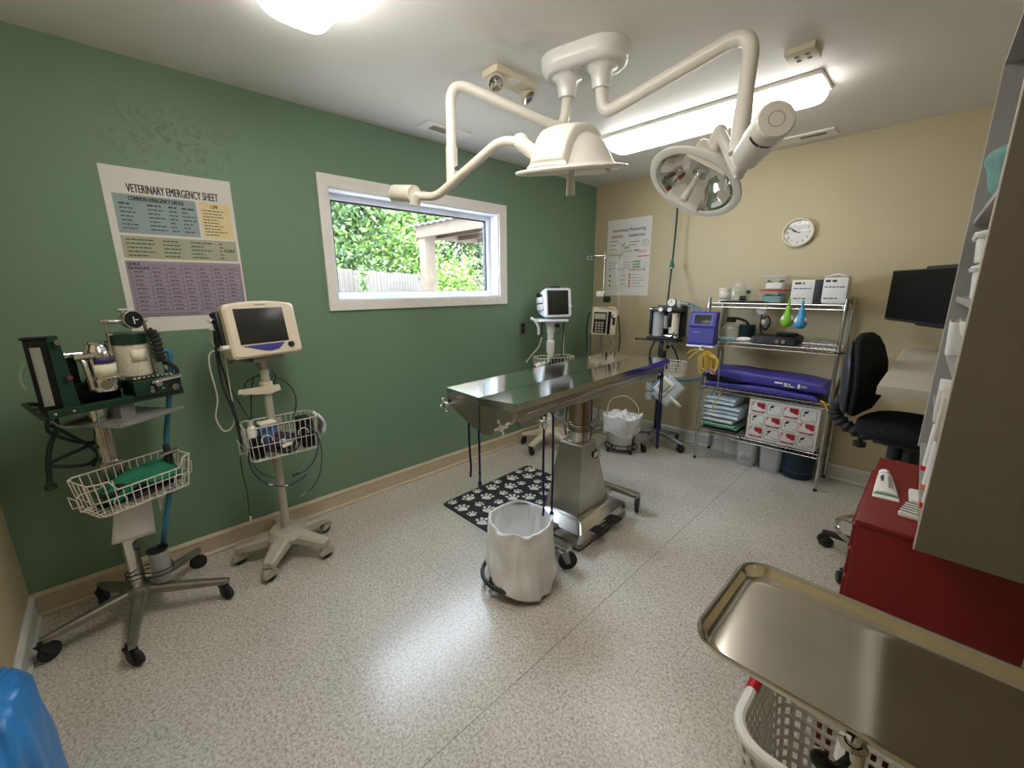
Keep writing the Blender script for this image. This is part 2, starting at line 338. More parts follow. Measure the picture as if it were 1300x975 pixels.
# cable and hose runs (metres, world frame)
RUN = {
    'm1_grey_a': [(0.26, 0.366, 1.255), (0.298, 0.354, 1.147), (0.319, 0.355, 0.998), (0.325, 0.379, 0.857), (0.327, 0.387, 0.746), (0.317, 0.392, 0.667)],
    'm1_grey_b': [(0.242, 0.376, 1.26), (0.261, 0.369, 1.122), (0.293, 0.377, 1.009), (0.326, 0.386, 0.835), (0.332, 0.41, 0.724)],
    'm1_white_loop': [(0.288, 0.398, 1.16), (0.294, 0.335, 1.16), (0.301, 0.319, 1.096), (0.303, 0.328, 0.942), (0.298, 0.309, 0.847), (0.303, 0.33, 0.775), (0.311, 0.366, 0.788), (0.315, 0.381, 0.854), (0.305, 0.383, 1.068), (0.286, 0.387, 1.236)],
    'm1_white_b': [(0.285, 0.386, 1.273), (0.287, 0.347, 1.258), (0.288, 0.352, 1.184), (0.286, 0.389, 1.157)],
    'm1_thin_a': [(0.265, 0.387, 1.14), (0.286, 0.388, 0.987), (0.313, 0.416, 0.886), (0.339, 0.44, 0.809)],
    'm1_hook_loop': [(0.289, 0.58, 1.03), (0.252, 0.601, 0.996), (0.247, 0.577, 0.948), (0.264, 0.515, 0.928), (0.281, 0.458, 0.95), (0.28, 0.452, 0.983), (0.287, 0.485, 1.011), (0.299, 0.536, 1.021), (0.314, 0.602, 0.997), (0.325, 0.649, 0.94), (0.328, 0.663, 0.869), (0.344, 0.643, 0.803), (0.37, 0.62, 0.779)],
    'm1_thin_c': [(0.27, 0.497, 1.015), (0.284, 0.472, 0.931), (0.33, 0.446, 0.806)],
    'm1_navy_loop': [(0.45, 0.659, 0.767), (0.478, 0.691, 0.723), (0.48, 0.699, 0.66), (0.465, 0.679, 0.574), (0.454, 0.63, 0.519), (0.444, 0.585, 0.508)],
    'm1_teal_loop': [(0.452, 0.578, 0.791), (0.446, 0.506, 0.794), (0.43, 0.435, 0.743), (0.421, 0.398, 0.674), (0.411, 0.397, 0.602), (0.405, 0.418, 0.539), (0.405, 0.463, 0.48), (0.421, 0.532, 0.452), (0.435, 0.59, 0.463), (0.445, 0.637, 0.491)],
    'm1_green_loop': [(0.454, 0.629, 0.787), (0.441, 0.531, 0.787), (0.422, 0.447, 0.742), (0.414, 0.41, 0.681), (0.404, 0.41, 0.612), (0.41, 0.436, 0.555), (0.421, 0.488, 0.512)],
    'm1_right_cord': [(0.461, 0.704, 0.715), (0.464, 0.717, 0.616), (0.462, 0.709, 0.536), (0.448, 0.694, 0.464), (0.429, 0.656, 0.397), (0.42, 0.617, 0.376)],
    'm1_left_cord': [(0.304, 0.379, 0.625), (0.304, 0.378, 0.539), (0.305, 0.384, 0.429), (0.304, 0.38, 0.341), (0.304, 0.38, 0.286)],
    'a1_green_a': [(0.334, -0.197, 0.985), (0.334, -0.199, 0.922), (0.315, -0.228, 0.86), (0.316, -0.247, 0.784), (0.316, -0.255, 0.713)],
    'a1_green_b': [(0.335, -0.216, 0.967), (0.335, -0.221, 0.918), (0.303, -0.182, 0.867), (0.282, -0.137, 0.836), (0.271, -0.101, 0.83)],
    'a1_green_c': [(0.335, -0.212, 0.941), (0.303, -0.169, 0.88), (0.282, -0.13, 0.823), (0.271, -0.11, 0.776), (0.282, -0.132, 0.729)],
    'a1_green_d': [(0.316, -0.242, 0.789), (0.304, -0.193, 0.804), (0.282, -0.135, 0.818), (0.271, -0.101, 0.83)],
    'a1_green_e': [(0.316, -0.246, 0.777), (0.304, -0.19, 0.755), (0.282, -0.143, 0.744), (0.271, -0.118, 0.757)],
    'a1_white_tube': [(0.383, -0.157, 1.14), (0.382, -0.15, 1.124), (0.382, -0.149, 1.078), (0.373, -0.159, 1.047)],
    'a1_clear_tube': [(0.334, -0.207, 0.971), (0.344, -0.19, 0.935), (0.342, -0.15, 0.921), (0.331, -0.114, 0.916)],
    'a1_clear_back': [(0.295, -0.241, 1.179), (0.286, -0.258, 1.141), (0.286, -0.259, 1.102), (0.296, -0.25, 1.081)],
    'a1_blue_hose': [(0.282, 0.162, 1.181), (0.281, 0.176, 1.183), (0.291, 0.185, 1.159), (0.301, 0.169, 1.062), (0.302, 0.142, 0.922), (0.303, 0.113, 0.781), (0.304, 0.08, 0.639), (0.326, 0.046, 0.503), (0.337, 0.019, 0.401), (0.337, 0.001, 0.322)],
    'a1_bellows': [(0.343, 0.122, 1.275), (0.343, 0.138, 1.264), (0.342, 0.145, 1.223), (0.342, 0.145, 1.176), (0.342, 0.151, 1.148)],
    'a1_black_right': [(0.322, 0.152, 1.138), (0.321, 0.177, 1.128), (0.32, 0.197, 1.097), (0.321, 0.184, 1.063)],
    'm2_cable_a': [(0.193, 2.751, 1.347), (0.223, 2.75, 1.226), (0.218, 2.746, 1.075), (0.214, 2.743, 0.936), (0.23, 2.757, 0.893)],
    'm2_cable_b': [(0.345, 2.882, 1.19), (0.351, 2.887, 1.129), (0.344, 2.881, 0.934), (0.341, 2.878, 0.792)],
    'm2_white_arm': [(0.131, 2.698, 1.184), (0.176, 2.71, 1.158), (0.197, 2.728, 1.103), (0.198, 2.729, 1.04)],
    'm2_hose': [(0.219, 2.747, 1.02), (0.205, 2.722, 0.937), (0.152, 2.676, 0.852), (0.12, 2.649, 0.794)],
    'm2_tube_r': [(0.344, 2.907, 1.141), (0.314, 2.881, 1.071), (0.293, 2.863, 1.043)],
    'iv_black_l': [(0.292, 3.38, 1.222), (0.28, 3.348, 1.171), (0.272, 3.342, 1.034), (0.273, 3.367, 0.8)],
    'iv_black_r': [(0.474, 3.463, 1.262), (0.513, 3.488, 1.203), (0.529, 3.499, 1.1), (0.541, 3.506, 0.965), (0.518, 3.527, 0.839)],
    'iv_line': [(0.487, 3.507, 1.435), (0.503, 3.517, 1.348), (0.513, 3.524, 1.246), (0.51, 3.522, 1.187)],
    'iv_tube': [(0.448, 3.457, 1.0), (0.481, 3.479, 0.947), (0.483, 3.481, 0.886), (0.435, 3.449, 0.831), (0.386, 3.417, 0.806)],
    'a2_black_l': [(0.895, 3.517, 0.978), (0.869, 3.504, 0.906), (0.86, 3.5, 0.848), (0.857, 3.498, 0.701)],
    'a2_black_r': [(1.034, 3.539, 0.946), (1.067, 3.554, 0.892), (1.097, 3.569, 0.795), (1.078, 3.582, 0.705)],
    'a2_blue_low': [(1.306, 3.713, 0.788), (1.277, 3.677, 0.677), (1.18, 3.586, 0.641), (1.059, 3.506, 0.649), (0.978, 3.467, 0.622), (0.936, 3.458, 0.536), (0.925, 3.476, 0.457)],
    'a2_blue_up': [(1.085, 3.607, 1.313), (1.142, 3.634, 1.3), (1.19, 3.657, 1.267), (1.205, 3.665, 1.207)],
    'a2_blue_up2': [(1.086, 3.608, 1.293), (1.133, 3.63, 1.273), (1.175, 3.65, 1.233), (1.19, 3.657, 1.193)],
    'drop_hose': [(0.912, 3.713, 2.117), (0.915, 3.709, 1.943), (0.913, 3.703, 1.745), (0.913, 3.692, 1.63), (0.937, 3.625, 1.46), (0.965, 3.55, 1.292)],
    'cap_a': [(1.424, 3.34, 0.982), (1.449, 3.327, 0.955), (1.459, 3.341, 0.979), (1.494, 3.364, 0.956), (1.543, 3.38, 0.935), (1.57, 3.389, 0.863), (1.555, 3.384, 0.8), (1.515, 3.371, 0.784)],
    'cap_b': [(1.45, 3.328, 0.943), (1.417, 3.317, 0.953), (1.405, 3.313, 0.915), (1.44, 3.324, 0.88)],
    'cap_loop': [(1.513, 3.359, 0.958), (1.519, 3.351, 0.812), (1.52, 3.351, 0.687), (1.496, 3.343, 0.601), (1.445, 3.326, 0.562), (1.408, 3.314, 0.61), (1.413, 3.315, 0.688)],
}
# ------------------------------------------------------------------ setting
RX, YF, YB, H = 3.06, -.439, 3.814, 2.44
def wall_paint(name, col, scuffs=(), var=.03):
    m = mat(name, col, .55, 0, var, 1.6, .10, 260); nt = m.node_tree; N = nt.nodes; L = nt.links; b = N['Principled BSDF']
    src = b.inputs['Base Color'].links[0].from_socket; tc = N.new('ShaderNodeTexCoord')
    for (c, rad, dark, sc) in scuffs:
        v = N.new('ShaderNodeVectorMath'); v.operation = 'SUBTRACT'; v.inputs[1].default_value = c; L.new(tc.outputs['Object'], v.inputs[0])
        v2 = N.new('ShaderNodeVectorMath'); v2.operation = 'DIVIDE'; v2.inputs[1].default_value = rad; L.new(v.outputs[0], v2.inputs[0])
        ln = N.new('ShaderNodeVectorMath'); ln.operation = 'LENGTH'; L.new(v2.outputs[0], ln.inputs[0])
        mr = N.new('ShaderNodeMapRange'); mr.inputs[1].default_value = .35; mr.inputs[2].default_value = 1.; mr.inputs[3].default_value = 1.; mr.inputs[4].default_value = 0.; L.new(ln.outputs['Value'], mr.inputs[0])
        nz = N.new('ShaderNodeTexNoise'); nz.inputs['Scale'].default_value = sc; nz.inputs['Detail'].default_value = 3; nz.inputs['Distortion'].default_value = 2.5; L.new(tc.outputs['Object'], nz.inputs['Vector'])
        r = N.new('ShaderNodeMapRange'); r.inputs[1].default_value = .5; r.inputs[2].default_value = .64; L.new(nz.outputs['Fac'], r.inputs[0])
        mu = N.new('ShaderNodeMath'); mu.operation = 'MULTIPLY'; L.new(mr.outputs[0], mu.inputs[0]); L.new(r.outputs[0], mu.inputs[1])
        mu2 = N.new('ShaderNodeMath'); mu2.operation = 'MULTIPLY'; mu2.inputs[1].default_value = .5; L.new(mu.outputs[0], mu2.inputs[0])
        mx = N.new('ShaderNodeMixRGB'); L.new(mu2.outputs[0], mx.inputs[0]); L.new(src, mx.inputs[1]); mx.inputs[2].default_value = tuple(x*dark for x in col)+(1,)
        src = mx.outputs[0]
    L.new(src, b.inputs['Base Color']); return m
M['green_wall'] = wall_paint('green_wall_paint', s(114,141,117), [((0, .36, 2.12), (.3, .34, .20), .45, 13.)])
M['beige_wall'] = wall_paint('beige_wall_paint', s(188,174,140))
M['ceiling'] = wall_paint('ceiling_paint', s(228,225,221), [((1.13, 1.55, 2.44), (.42, .36, .3), .7, 2.2)], .02)
def floor_mat():
    m = mat('vinyl_floor', s(184,178,166), .3, 0, .1, 3, 0); nt = m.node_tree; N = nt.nodes; L = nt.links; b = N['Principled BSDF']
    tc = N.new('ShaderNodeTexCoord')
    n1 = N.new('ShaderNodeTexNoise'); n1.inputs['Scale'].default_value = 105; n1.inputs['Detail'].default_value = 2.5; n1.inputs['Distortion'].default_value = .6; L.new(tc.outputs['Object'], n1.inputs['Vector'])
    cr = N.new('ShaderNodeValToRGB'); e = cr.color_ramp.elements
    e[0].position = .34; e[0].color = s(166,158,145)+(1,); e[1].position = .66; e[1].color = s(212,208,200)+(1,)
    k = e.new(.47); k.color = s(190,183,171)+(1,); k = e.new(.53); k.color = s(200,194,184)+(1,)
    L.new(n1.outputs['Fac'], cr.inputs['Fac'])
    n2 = N.new('ShaderNodeTexNoise'); n2.inputs['Scale'].default_value = 2.2; n2.inputs['Detail'].default_value = 5; L.new(tc.outputs['Object'], n2.inputs['Vector'])
    r2 = N.new('ShaderNodeMapRange'); r2.inputs[1].default_value = .3; r2.inputs[2].default_value = .7; r2.inputs[3].default_value = .9; r2.inputs[4].default_value = 1.06; L.new(n2.outputs['Fac'], r2.inputs[0])
    mx = N.new('ShaderNodeMixRGB'); mx.blend_type = 'MULTIPLY'; mx.inputs[0].default_value = 1; L.new(cr.outputs[0], mx.inputs[1]); L.new(r2.outputs[0], mx.inputs[2])
    # sheet seams: x = 1.76 lengthwise, and a cross joint at y = 1.03
    sp = N.new('ShaderNodeSeparateXYZ'); L.new(tc.outputs['Object'], sp.inputs[0]); src = mx.outputs[0]
    def seam(sock, at, w, fac, gate=None):
        nonlocal src
        a = N.new('ShaderNodeMath'); a.operation = 'SUBTRACT'; a.inputs[1].default_value = at; L.new(sock, a.inputs[0])
        c = N.new('ShaderNodeMath'); c.operation = 'ABSOLUTE'; L.new(a.outputs[0], c.inputs[0])
        d = N.new('ShaderNodeMath'); d.operation = 'LESS_THAN'; d.inputs[1].default_value = w; L.new(c.outputs[0], d.inputs[0]); o_ = d.outputs[0]
        if gate:
            g = N.new('ShaderNodeMath'); g.operation = 'LESS_THAN'; g.inputs[1].default_value = gate; L.new(sp.outputs['X'], g.inputs[0])
            h = N.new('ShaderNodeMath'); h.operation = 'MULTIPLY'; L.new(o_, h.inputs[0]); L.new(g.outputs[0], h.inputs[1]); o_ = h.outputs[0]
        f = N.new('ShaderNodeMath'); f.operation = 'MULTIPLY'; f.inputs[1].default_value = fac; L.new(o_, f.inputs[0])
        x = N.new('ShaderNodeMixRGB'); L.new(f.outputs[0], x.inputs[0]); L.new(src, x.inputs[1]); x.inputs[2].default_value = s(92,84,72)+(1,); src = x.outputs[0]
    seam(sp.outputs['X'], 1.755, .0014, .75); seam(sp.outputs['Y'], 1.03, .001, .35, 1.755)
    L.new(src, b.inputs['Base Color'])
    n3 = N.new('ShaderNodeTexNoise'); n3.inputs['Scale'].default_value = 60; L.new(tc.outputs['Object'], n3.inputs['Vector'])
    bp = N.new('ShaderNodeBump'); bp.inputs['Strength'].default_value = .12; bp.inputs['Distance'].default_value = .003; L.new(n3.outputs['Fac'], bp.inputs['Height']); L.new(bp.outputs[0], b.inputs['Normal'])
    b.inputs['Roughness'].default_value = .24; b.inputs['Specular IOR Level'].default_value = .42
    return m
M['floor'] = floor_mat()
T = .14
struct(B().bx(-T, RX+.1, YF-.1, YB+.1, -.06, 0).obj('floor', 'floor'))
struct(B().bx(-T, RX+.1, YF-.1, YB+.1, H, H+.06).obj('ceiling', 'ceiling'))
WY0, WY1, WZ0, WZ1 = 1.066, 2.44, 1.375, 2.035
b = B()
b.bx(-T, 0, YF-.1, WY0, 0, H); b.bx(-T, 0, WY1, YB+.1, 0, H); b.bx(-T, 0, WY0, WY1, 0, WZ0); b.bx(-T, 0, WY0, WY1, WZ1, H)
struct(b.obj('wall_left', 'green_wall', flat=True))
struct(B().bx(0, RX, YB, YB+.1, 0, H).obj('wall_back', 'beige_wall'))
struct(B().bx(0, RX, YF-.1, YF, 0, H).obj('wall_front', 'beige_wall'))
struct(B().bx(RX, RX+.1, YF-.1, YB+.1, 0, H).obj('wall_right', 'beige_wall'))
def base_prof(b, p0, p1, nrm, h=.118):
    p0 = Vector(p0); p1 = Vector(p1); n = Vector(nrm); prof = [(0, 0), (.022, 0), (.022, .012), (.013, .022), (.013, h-.022), (.017, h-.018), (.012, h-.006), (.006, h), (0, h)]
    b.loft([[p+n*a+Vector((0, 0, z)) for a, z in prof] for p in (p0, p1)])
mk('baseboard_tan', s(196,180,152), .45, 0, .03); mk('baseboard_white', s(206,204,198), .45, 0, .03)
b = B(); base_prof(b, (0, YF+.0, 0), (0, 2.0, 0), (1, 0, 0)); base_prof(b, (0, 2.001, 0), (0, YB-.0, 0), (1, 0, 0)); struct(b.obj('baseboard_left', 'baseboard_tan'))
b = B(); base_prof(b, (.023, YB, 0), (RX, YB, 0), (0, -1, 0)); struct(b.obj('baseboard_back', 'baseboard_white'))
b = B(); base_prof(b, (.023, YF, 0), (RX, YF, 0), (0, 1, 0)); struct(b.obj('baseboard_front', 'baseboard_white'))
# window: casing + jamb lining + vinyl sash + seal + pane
oy0, oy1, oz0, oz1 = 1.010, 2.522, 1.313, 2.104
b = B()
def mitre(b, o, i, x0, x1):
    (a0, a1, c0, c1), (d0, d1, e0, e1) = o, i
    quads = [((a0, c0), (a1, c0), (d1, e0), (d0, e0)), ((a1, c0), (a1, c1), (d1, e1), (d1, e0)), ((a1, c1), (a0, c1), (d0, e1), (d1, e1)), ((a0, c1), (a0, c0), (d0, e0), (d0, e1))]
    for q in quads: b.loft([[Vector((x0, y, z)) for y, z in q], [Vector((x1, y, z)) for y, z in q]])
mitre(b, (oy0, oy1, oz0, oz1), (WY0, WY1, WZ0, WZ1), 0, .016)
win = struct(b.obj('window_1', 'white_paint'))
b = B(); e = .004
mitre(b, (WY0-e, WY1+e, WZ0-e, WZ1+e), (WY0+.012, WY1-.012, WZ0+.012, WZ1-.012), -T+.002, .004); b.obj('window_jamb', 'vinyl_white', win)
b = B(); mitre(b, (WY0+.012, WY1-.012, WZ0+.012, WZ1-.012), (WY0+.05, WY1-.05, WZ0+.05, WZ1-.05), -.135, -.09); b.obj('window_sash', 'vinyl_white', win)
b = B(); mitre(b, (WY0+.05, WY1-.05, WZ0+.05, WZ1-.05), (WY0+.058, WY1-.058, WZ0+.052, WZ1-.058), -.125, -.098); b.obj('window_seal', 'black_rubber', win)
b = B(); b.bx(-.118, -.112, WY0+.05, WY1-.05, WZ0+.05, WZ1-.05); b.obj('window_pane', 'glass', win, flat=True)
# ------------------------------------------------------------------ wall things
PW = lambda y, z: basis((0.0012, y, z), Vector((0, 1, 0)), Vector((0, 0, 1)), Vector((1, 0, 0)))       # on the green wall
PB = lambda x, z: basis((x, YB-.0012, z), Vector((1, 0, 0)), Vector((0, 0, 1)), Vector((0, -1, 0)))    # on the beige wall
w, h = .487, .735
t = thing('wall_poster', 'large white poster headed VETERINARY EMERGENCY SHEET on the green wall', 'poster', (0, .087, 1.248))
mx = PW(.087, 1.248)
b = B(); b.box(mx @ Vector((w/2, h/2, 0)), (.0012, w, h)); b.obj('sheet', 'paper', t, world=True)
b = B(); rn = random.Random(3); U = lambda u: u*w; V = lambda v: (1-v)*h
for i, (u0, u1, v0, v1) in enumerate(((.055, .675, .155, .385), (.70, .965, .155, .385), (.055, .975, .40, .535), (.05, .985, .55, .905))):
    b.mi = i; rect(b, mx, U(u0), U(u1), V(v1), V(v0), .0009)
b.obj('colour_block', ['poster_blue', 'poster_yellow', 'poster_green', 'poster_purple'], t, world=True, flat=True)
b = B()
b.text('VETERINARY EMERGENCY SHEET', mx @ Matrix.Translation((U(.52), V(.142), .001)), .052, .345, bold=.0014)
b.text('COMMON EMERGENCY DRUGS', mx @ Matrix.Translation((U(.37), V(.19), .0016)), .026, .2, bold=.0012)
b.text('CPR', mx @ Matrix.Translation((U(.83), V(.19), .0016)), .022, .03, bold=.001)
b.text('FLUIDS', mx @ Matrix.Translation((U(.955), V(.475), .0016)), .02, .044, 'R', bold=.001)
b.text('QUICK', mx @ Matrix.Translation((U(.065), V(.578), .0016)), .018, .045, 'L', bold=.0012)
b.text('DOSAGES', mx @ Matrix.Translation((U(.065), V(.602), .0016)), .018, .072, 'L', bold=.0012)
for j in range(7):
    v = .215+j*.024; hh = .0065 if j == 0 else .0045
    for (a, c) in ((.09, .22), (.29, .42), (.45, .52), (.55, .66)): dashes(b, mx, U(a), U(c), V(v), hh, rn, .45, 1, .0016)
for j in range(9): dashes(b, mx, U(.72), U(.95), V(.21+j*.0195), .004, rn, .4, .95, .0016)
for j in range(5):
    for (a, c) in ((.09, .32), (.36, .56), (.58, .78), (.82, .86)): dashes(b, mx, U(a), U(c), V(.425+j*.024), .0045, rn, .5, .95, .0016)
x0, x1, y0, y1 = .075, .965, .575, .865
cols = [x0, .215]+[.215+(x1-.215)*k/6 for k in range(1, 7)]
for k, c in enumerate(cols): rect(b, mx, U(c)-.0006, U(c)+.0006, V(y1), V(y0 if k else y0+.035), .0016)
for j in range(12):
    v = y0+(y1-y0)*j/11; rect(b, mx, U(.215 if j == 0 else x0), U(x1), V(v)-.0006, V(v)+.0006, .0016)
    if j < 11:
        for k in range(len(cols)-1):
            if j == 0 and k == 0: continue
            dashes(b, mx, U(cols[k])+.012, U(cols[k+1])-.004, V(v+.019), .004, rn, .5, .8, .0016)
for j in range(2): dashes(b, mx, U(.08), U(.6), V(.885+j*.012), .003, rn, .8, 1, .0016)
b.obj('printed_text', 'ink', t, world=True, flat=True)
# second poster
w, h = .478, .732
t = thing('wall_poster', 'white poster headed Anesthesia Monitoring on the beige wall behind the infusion pump', 'poster', (.162, YB, 1.365))
sk = Matrix(((1, .02, 0, 0), (0, 1, 0, 0), (0, 0, 1, 0), (0, 0, 0, 1)))
mx = PB(.155, 1.365)
b = B(); b.box(mx @ Vector((w/2, h/2, 0)), (w, .0012, h)); b.obj('sheet', 'paper', t, world=True)
U = lambda u: u*w; V = lambda v: (1-v)*h
tx = lambda k: mx @ Matrix.Translation((U(k[0]), V(k[1]), .001))
b = B()
b.mi = 0; b.text('Anesthesia Monitoring', tx((.5, .16)) @ Matrix.Shear('XZ', 4, (0, 0)), .046, .36, bold=.0007)
b.mi = 1; b.text('HEART RATE', tx((.24, .235)), .034, .13, bold=.0014)
b.mi = 2; b.text('RESPIRATION', tx((.69, .235)), .034, .17, bold=.0014)
b.mi = 0; b.text('SPO2', tx((.48, .385)), .03, .06, bold=.001)
b.mi = 3; b.text('EtCO2', tx((.84, .445)), .036, .085, bold=.001)
b.mi = 4; b.text('TEMPERATURE', tx((.22, .475)), .03, .17, bold=.0006)
b.mi = 6; b.text('EYE', tx((.1, .665)), .026, .04, bold=.0006); b.text('REFLEX', tx((.36, .665)), .026, .07, bold=.0006)
b.mi = 1; b.text('GUM COLOR', tx((.74, .675)), .034, .17, bold=.001)
rn = random.Random(5)
b.mi = 0
for j in range(3):
    dashes(b, mx, U(.06), U(.28), V(.28+j*.055), .006, rn, .7, 1, .001)
    if j < 2: dashes(b, mx, U(.52), U(.76), V(.305+j*.04), .006, rn, .7, 1, .001)
dashes(b, mx, U(.44), U(.62), V(.42), .005, rn, .9, 1, .001); rect(b, mx, U(.65), U(.74), V(.42), V(.405), .001)
def tubeflat(pts, r): b.tube([mx @ Vector((U(u), V(v), .001)) for u, v in pts], r, 4)
tubeflat(smooth([(.31, .30), (.34, .33), (.38, .34), (.42, .30), (.40, .34), (.37, .36), (.36, .42), (.40, .44), (.43, .40)], 5), .0018)
tubeflat(smooth([(.84, .28), (.82, .34), (.87, .36), (.86, .29)], 5, True), .0014); tubeflat(smooth([(.91, .28), (.96, .33), (.92, .36), (.89, .30)], 5, True), .0014)
tubeflat(smooth([(.88, .60), (.93, .57), (.98, .60), (.93, .63)], 5, True), .001)
b.mi = 3; rect(b, mx, U(.72), U(.98), V(.498), V(.485), .001); rect(b, mx, U(.07), U(.16), V(.435), V(.427), .001)
b.mi = 5
for j in range(3): rect(b, mx, U(.63), U(.80), V(.565+j*.034), V(.548+j*.034), .001); 
b.mi = 4
for j in range(3): rect(b, mx, U(.14), U(.26), V(.565+j*.034), V(.555+j*.034), .001)
b.mi = 0
for j in range(3):
    dashes(b, mx, U(.06), U(.13), V(.565+j*.034), .005, rn, .9, 1, .001); dashes(b, mx, U(.42), U(.6), V(.565+j*.034), .004, rn, .8, 1, .001)
    c = mx @ Vector((U(.1), V(.735+j*.065), .001)); b.raw([c]+[mx @ Vector((U(.1)+.011*math.cos(a*.7854), V(.735+j*.065)+.011*math.sin(a*.7854), .001)) for a in range(9)], [(0, k, k+1) for k in range(1, 9)])
    dashes(b, mx, U(.34), U(.48), V(.74+j*.055), .005, rn, .9, 1, .001)
b.mi = 1
for j in range(5):
    q = V(.725+j*.038); b.raw([mx @ Vector((U(.57), q, .001))]+[mx @ Vector((U(.57)+.010*math.cos(a*.7854), q+.010*math.sin(a*.7854), .001)) for a in range(9)], [(0, k, k+1) for k in range(1, 9)])
    dashes(b, mx, U(.62), U(.95), q-.003, .004, rn, .6, 1, .001)
b.obj('printed_text', ['ink', 'ink_red', 'ink_blue', 'pink_print', 'orange_print', 'green_print', 'teal_print'], t, world=True, flat=True)
# clock
cx, cz, cr_ = 1.818, 1.832, .103
t = thing('wall_clock', 'round cream wall clock on the beige wall above the wire shelving', 'clock', (cx, YB, cz))
CM = basis((cx, YB, cz), Vector((1, 0, 0)), Vector((0, 0, 1)), Vector((0, -1, 0)))
b = B(); b.lathe([(.001, .001), (cr_, .001), (cr_, .026), (cr_-.004, .033), (cr_-.010, .034), (cr_-.016, .028), (cr_-.017, .014)], CM, 48); b.obj('rim', 'cream_plastic', t, world=True)
b = B(); b.lathe([(.0005, .014), (cr_-.016, .014)], CM, 48); b.obj('dial', 'paper', t, world=True)
b = B()
for k in range(1, 13):
    a = R_(90-30*k); b.text(str(k), CM @ Matrix.Translation((.068*math.cos(a), .068*math.sin(a)-.007, .0145)), .021, bold=.0006)
b.obj('numerals', 'ink', t, world=True, flat=True)
for ang, L_, w_ in ((9*30+50*.5, .048, .0055), (50*6, .070, .004)):
    a = R_(90-ang); d = Vector((math.cos(a), math.sin(a), 0)); n_ = Vector((-d.y, d.x, 0)); b = B()
    b.loft([[CM @ (p+Vector((0, 0, z))) for p in (-d*.012+n_*w_*.5, d*L_*.7+n_*w_, d*L_, d*L_*.7-n_*w_, -d*.012-n_*w_*.5)] for z in (.017, .0185)]); b.obj('hand', 'ink', t, world=True)
b = B(); b.lathe([(.0005, .034), (.03, .033), (.06, .030), (cr_-.016, .024)], CM, 40); b.obj('cover_glass', 'glass', t, world=True)
# wall outlet
t = thing('wall_outlet', 'small metal electrical outlet plate on the green wall beside the corner monitor', 'outlet', (0, 2.725, 1.04))
b = B(); b.bx(0, .006, 2.688, 2.762, 1.03, 1.145, .002); b.obj('cover_plate', 'galv', t, world=True)
b = B()
for z in (1.065, 1.11):
    for y in (2.713, 2.737): b.bx(.004, .008, y-.011, y+.011, z-.017, z+.017, .002)
b.obj('receptacle', 'black_plastic', t, world=True)
# ------------------------------------------------------------------ ceiling
def strip_light(name, label, x0, x1, yc, glow):
    t = thing(name, label, 'ceiling light', ((x0+x1)/2, yc, H), group='ceiling strip lights'); hw = .115
    b = B(); b.bx(x0-.012, x1+.012, yc-hw-.012, yc+hw+.012, H-.02, H, .004); b.obj('housing', 'white_paint', t, world=True)
    prof = []
    for k in range(13):
        a = math.pi*k/12; prof.append((yc-hw*math.copysign(abs(math.cos(a))**.55, math.cos(a)), H-.02-.075*math.sin(a)**.7 if 0 < k < 12 else H-.02))
    rings = []
    for x, sc in ((x0, .55), (x0+.006, .78), (x0+.02, .92), (x0+.045, 1), (x1-.045, 1), (x1-.02, .92), (x1-.006, .78), (x1, .55)):
        rings.append([Vector((x, yc+(y-yc)*(.8+.2*sc), H-.02+(z-H+.02)*sc)) for y, z in prof])
    b = B(); b.loft(rings); b.obj('diffuser', glow, t, world=True, ang=50)
strip_light('ceiling_light', 'lit strip light on the ceiling behind the surgical lamp, in front of the beige wall', .88, 2.075, 2.735, 'lampglow_far')
strip_light('ceiling_light', 'lit strip light at the top edge of the photo, nearest the camera', .87, 2.075, .655, 'lampglow')
# emergency light
t = thing('emergency_light', 'cream twin-head emergency light on the stained ceiling beside the surgical lamp mount', 'emergency light', (1.01, 1.595, H))
b = B(); b.bx(.965, 1.075, 1.46, 1.735, 2.408, H, .006); b.obj('housing', 'cream_plastic', t, world=True)
for y, dr in ((1.505, -1), (1.715, 1)):
    ax = Vector((.55, dr*.25, -.62)).normalized(); m = axis_m((1.01, y, 2.398), ax)
    b = B(); b.lathe([(.001, -.02), (.018, -.02), (.03, -.006), (.038, .018), (.039, .024), (.034, .025)], m, 24); hd = b.obj('lamp_head', 'cream_plastic', t, world=True)
    b = B(); b.lathe([(.001, .010), (.018, .014), (.034, .023)], m, 24); b.obj('lens', 'chrome', hd, world=True)
b = B(); b.bx(1.03, 1.07, 1.56, 1.62, 2.404, 2.41, .002); b.obj('test_panel', 'white_plastic', t, world=True)
# vents
def vent(label, x0, x1, y0, y1, sx0, sx1, sy0, sy1, along):
    t = thing('ceiling_vent', label, 'vent', ((x0+x1)/2, (y0+y1)/2, H), group=None)
    b = B(); b.mi = 0
    for (a0, a1, c0, c1) in ((x0, x1, y0, sy0), (x0, x1, sy1, y1), (x0, sx0, sy0, sy1), (sx1, x1, sy0, sy1)): b.bx(a0, a1, c0, c1, H-.01, H-.0005)
    b.obj('frame', 'white_paint', t, world=True)
    B().bx(sx0, sx1, sy0, sy1, H-.003, H-.0005).obj('duct_opening', 'dark_slot', t, world=True)
    n = 9; b = B()
    for k in range(n):
        f = (k+.5)/n
        if along == 'y': b.box(((sx0+sx1)/2, sy0+(sy1-sy0)*f, H-.007), (sx1-sx0, .003, .009), rot=Matrix.Rotation(R_(35), 4, 'X'))
        else: b.box((sx0+(sx1-sx0)*f, (sy0+sy1)/2, H-.007), (.003, sy1-sy0, .009), rot=Matrix.Rotation(R_(35), 4, 'Y'))
    b.obj('louvre_slats', 'putty_plastic', t, world=True)
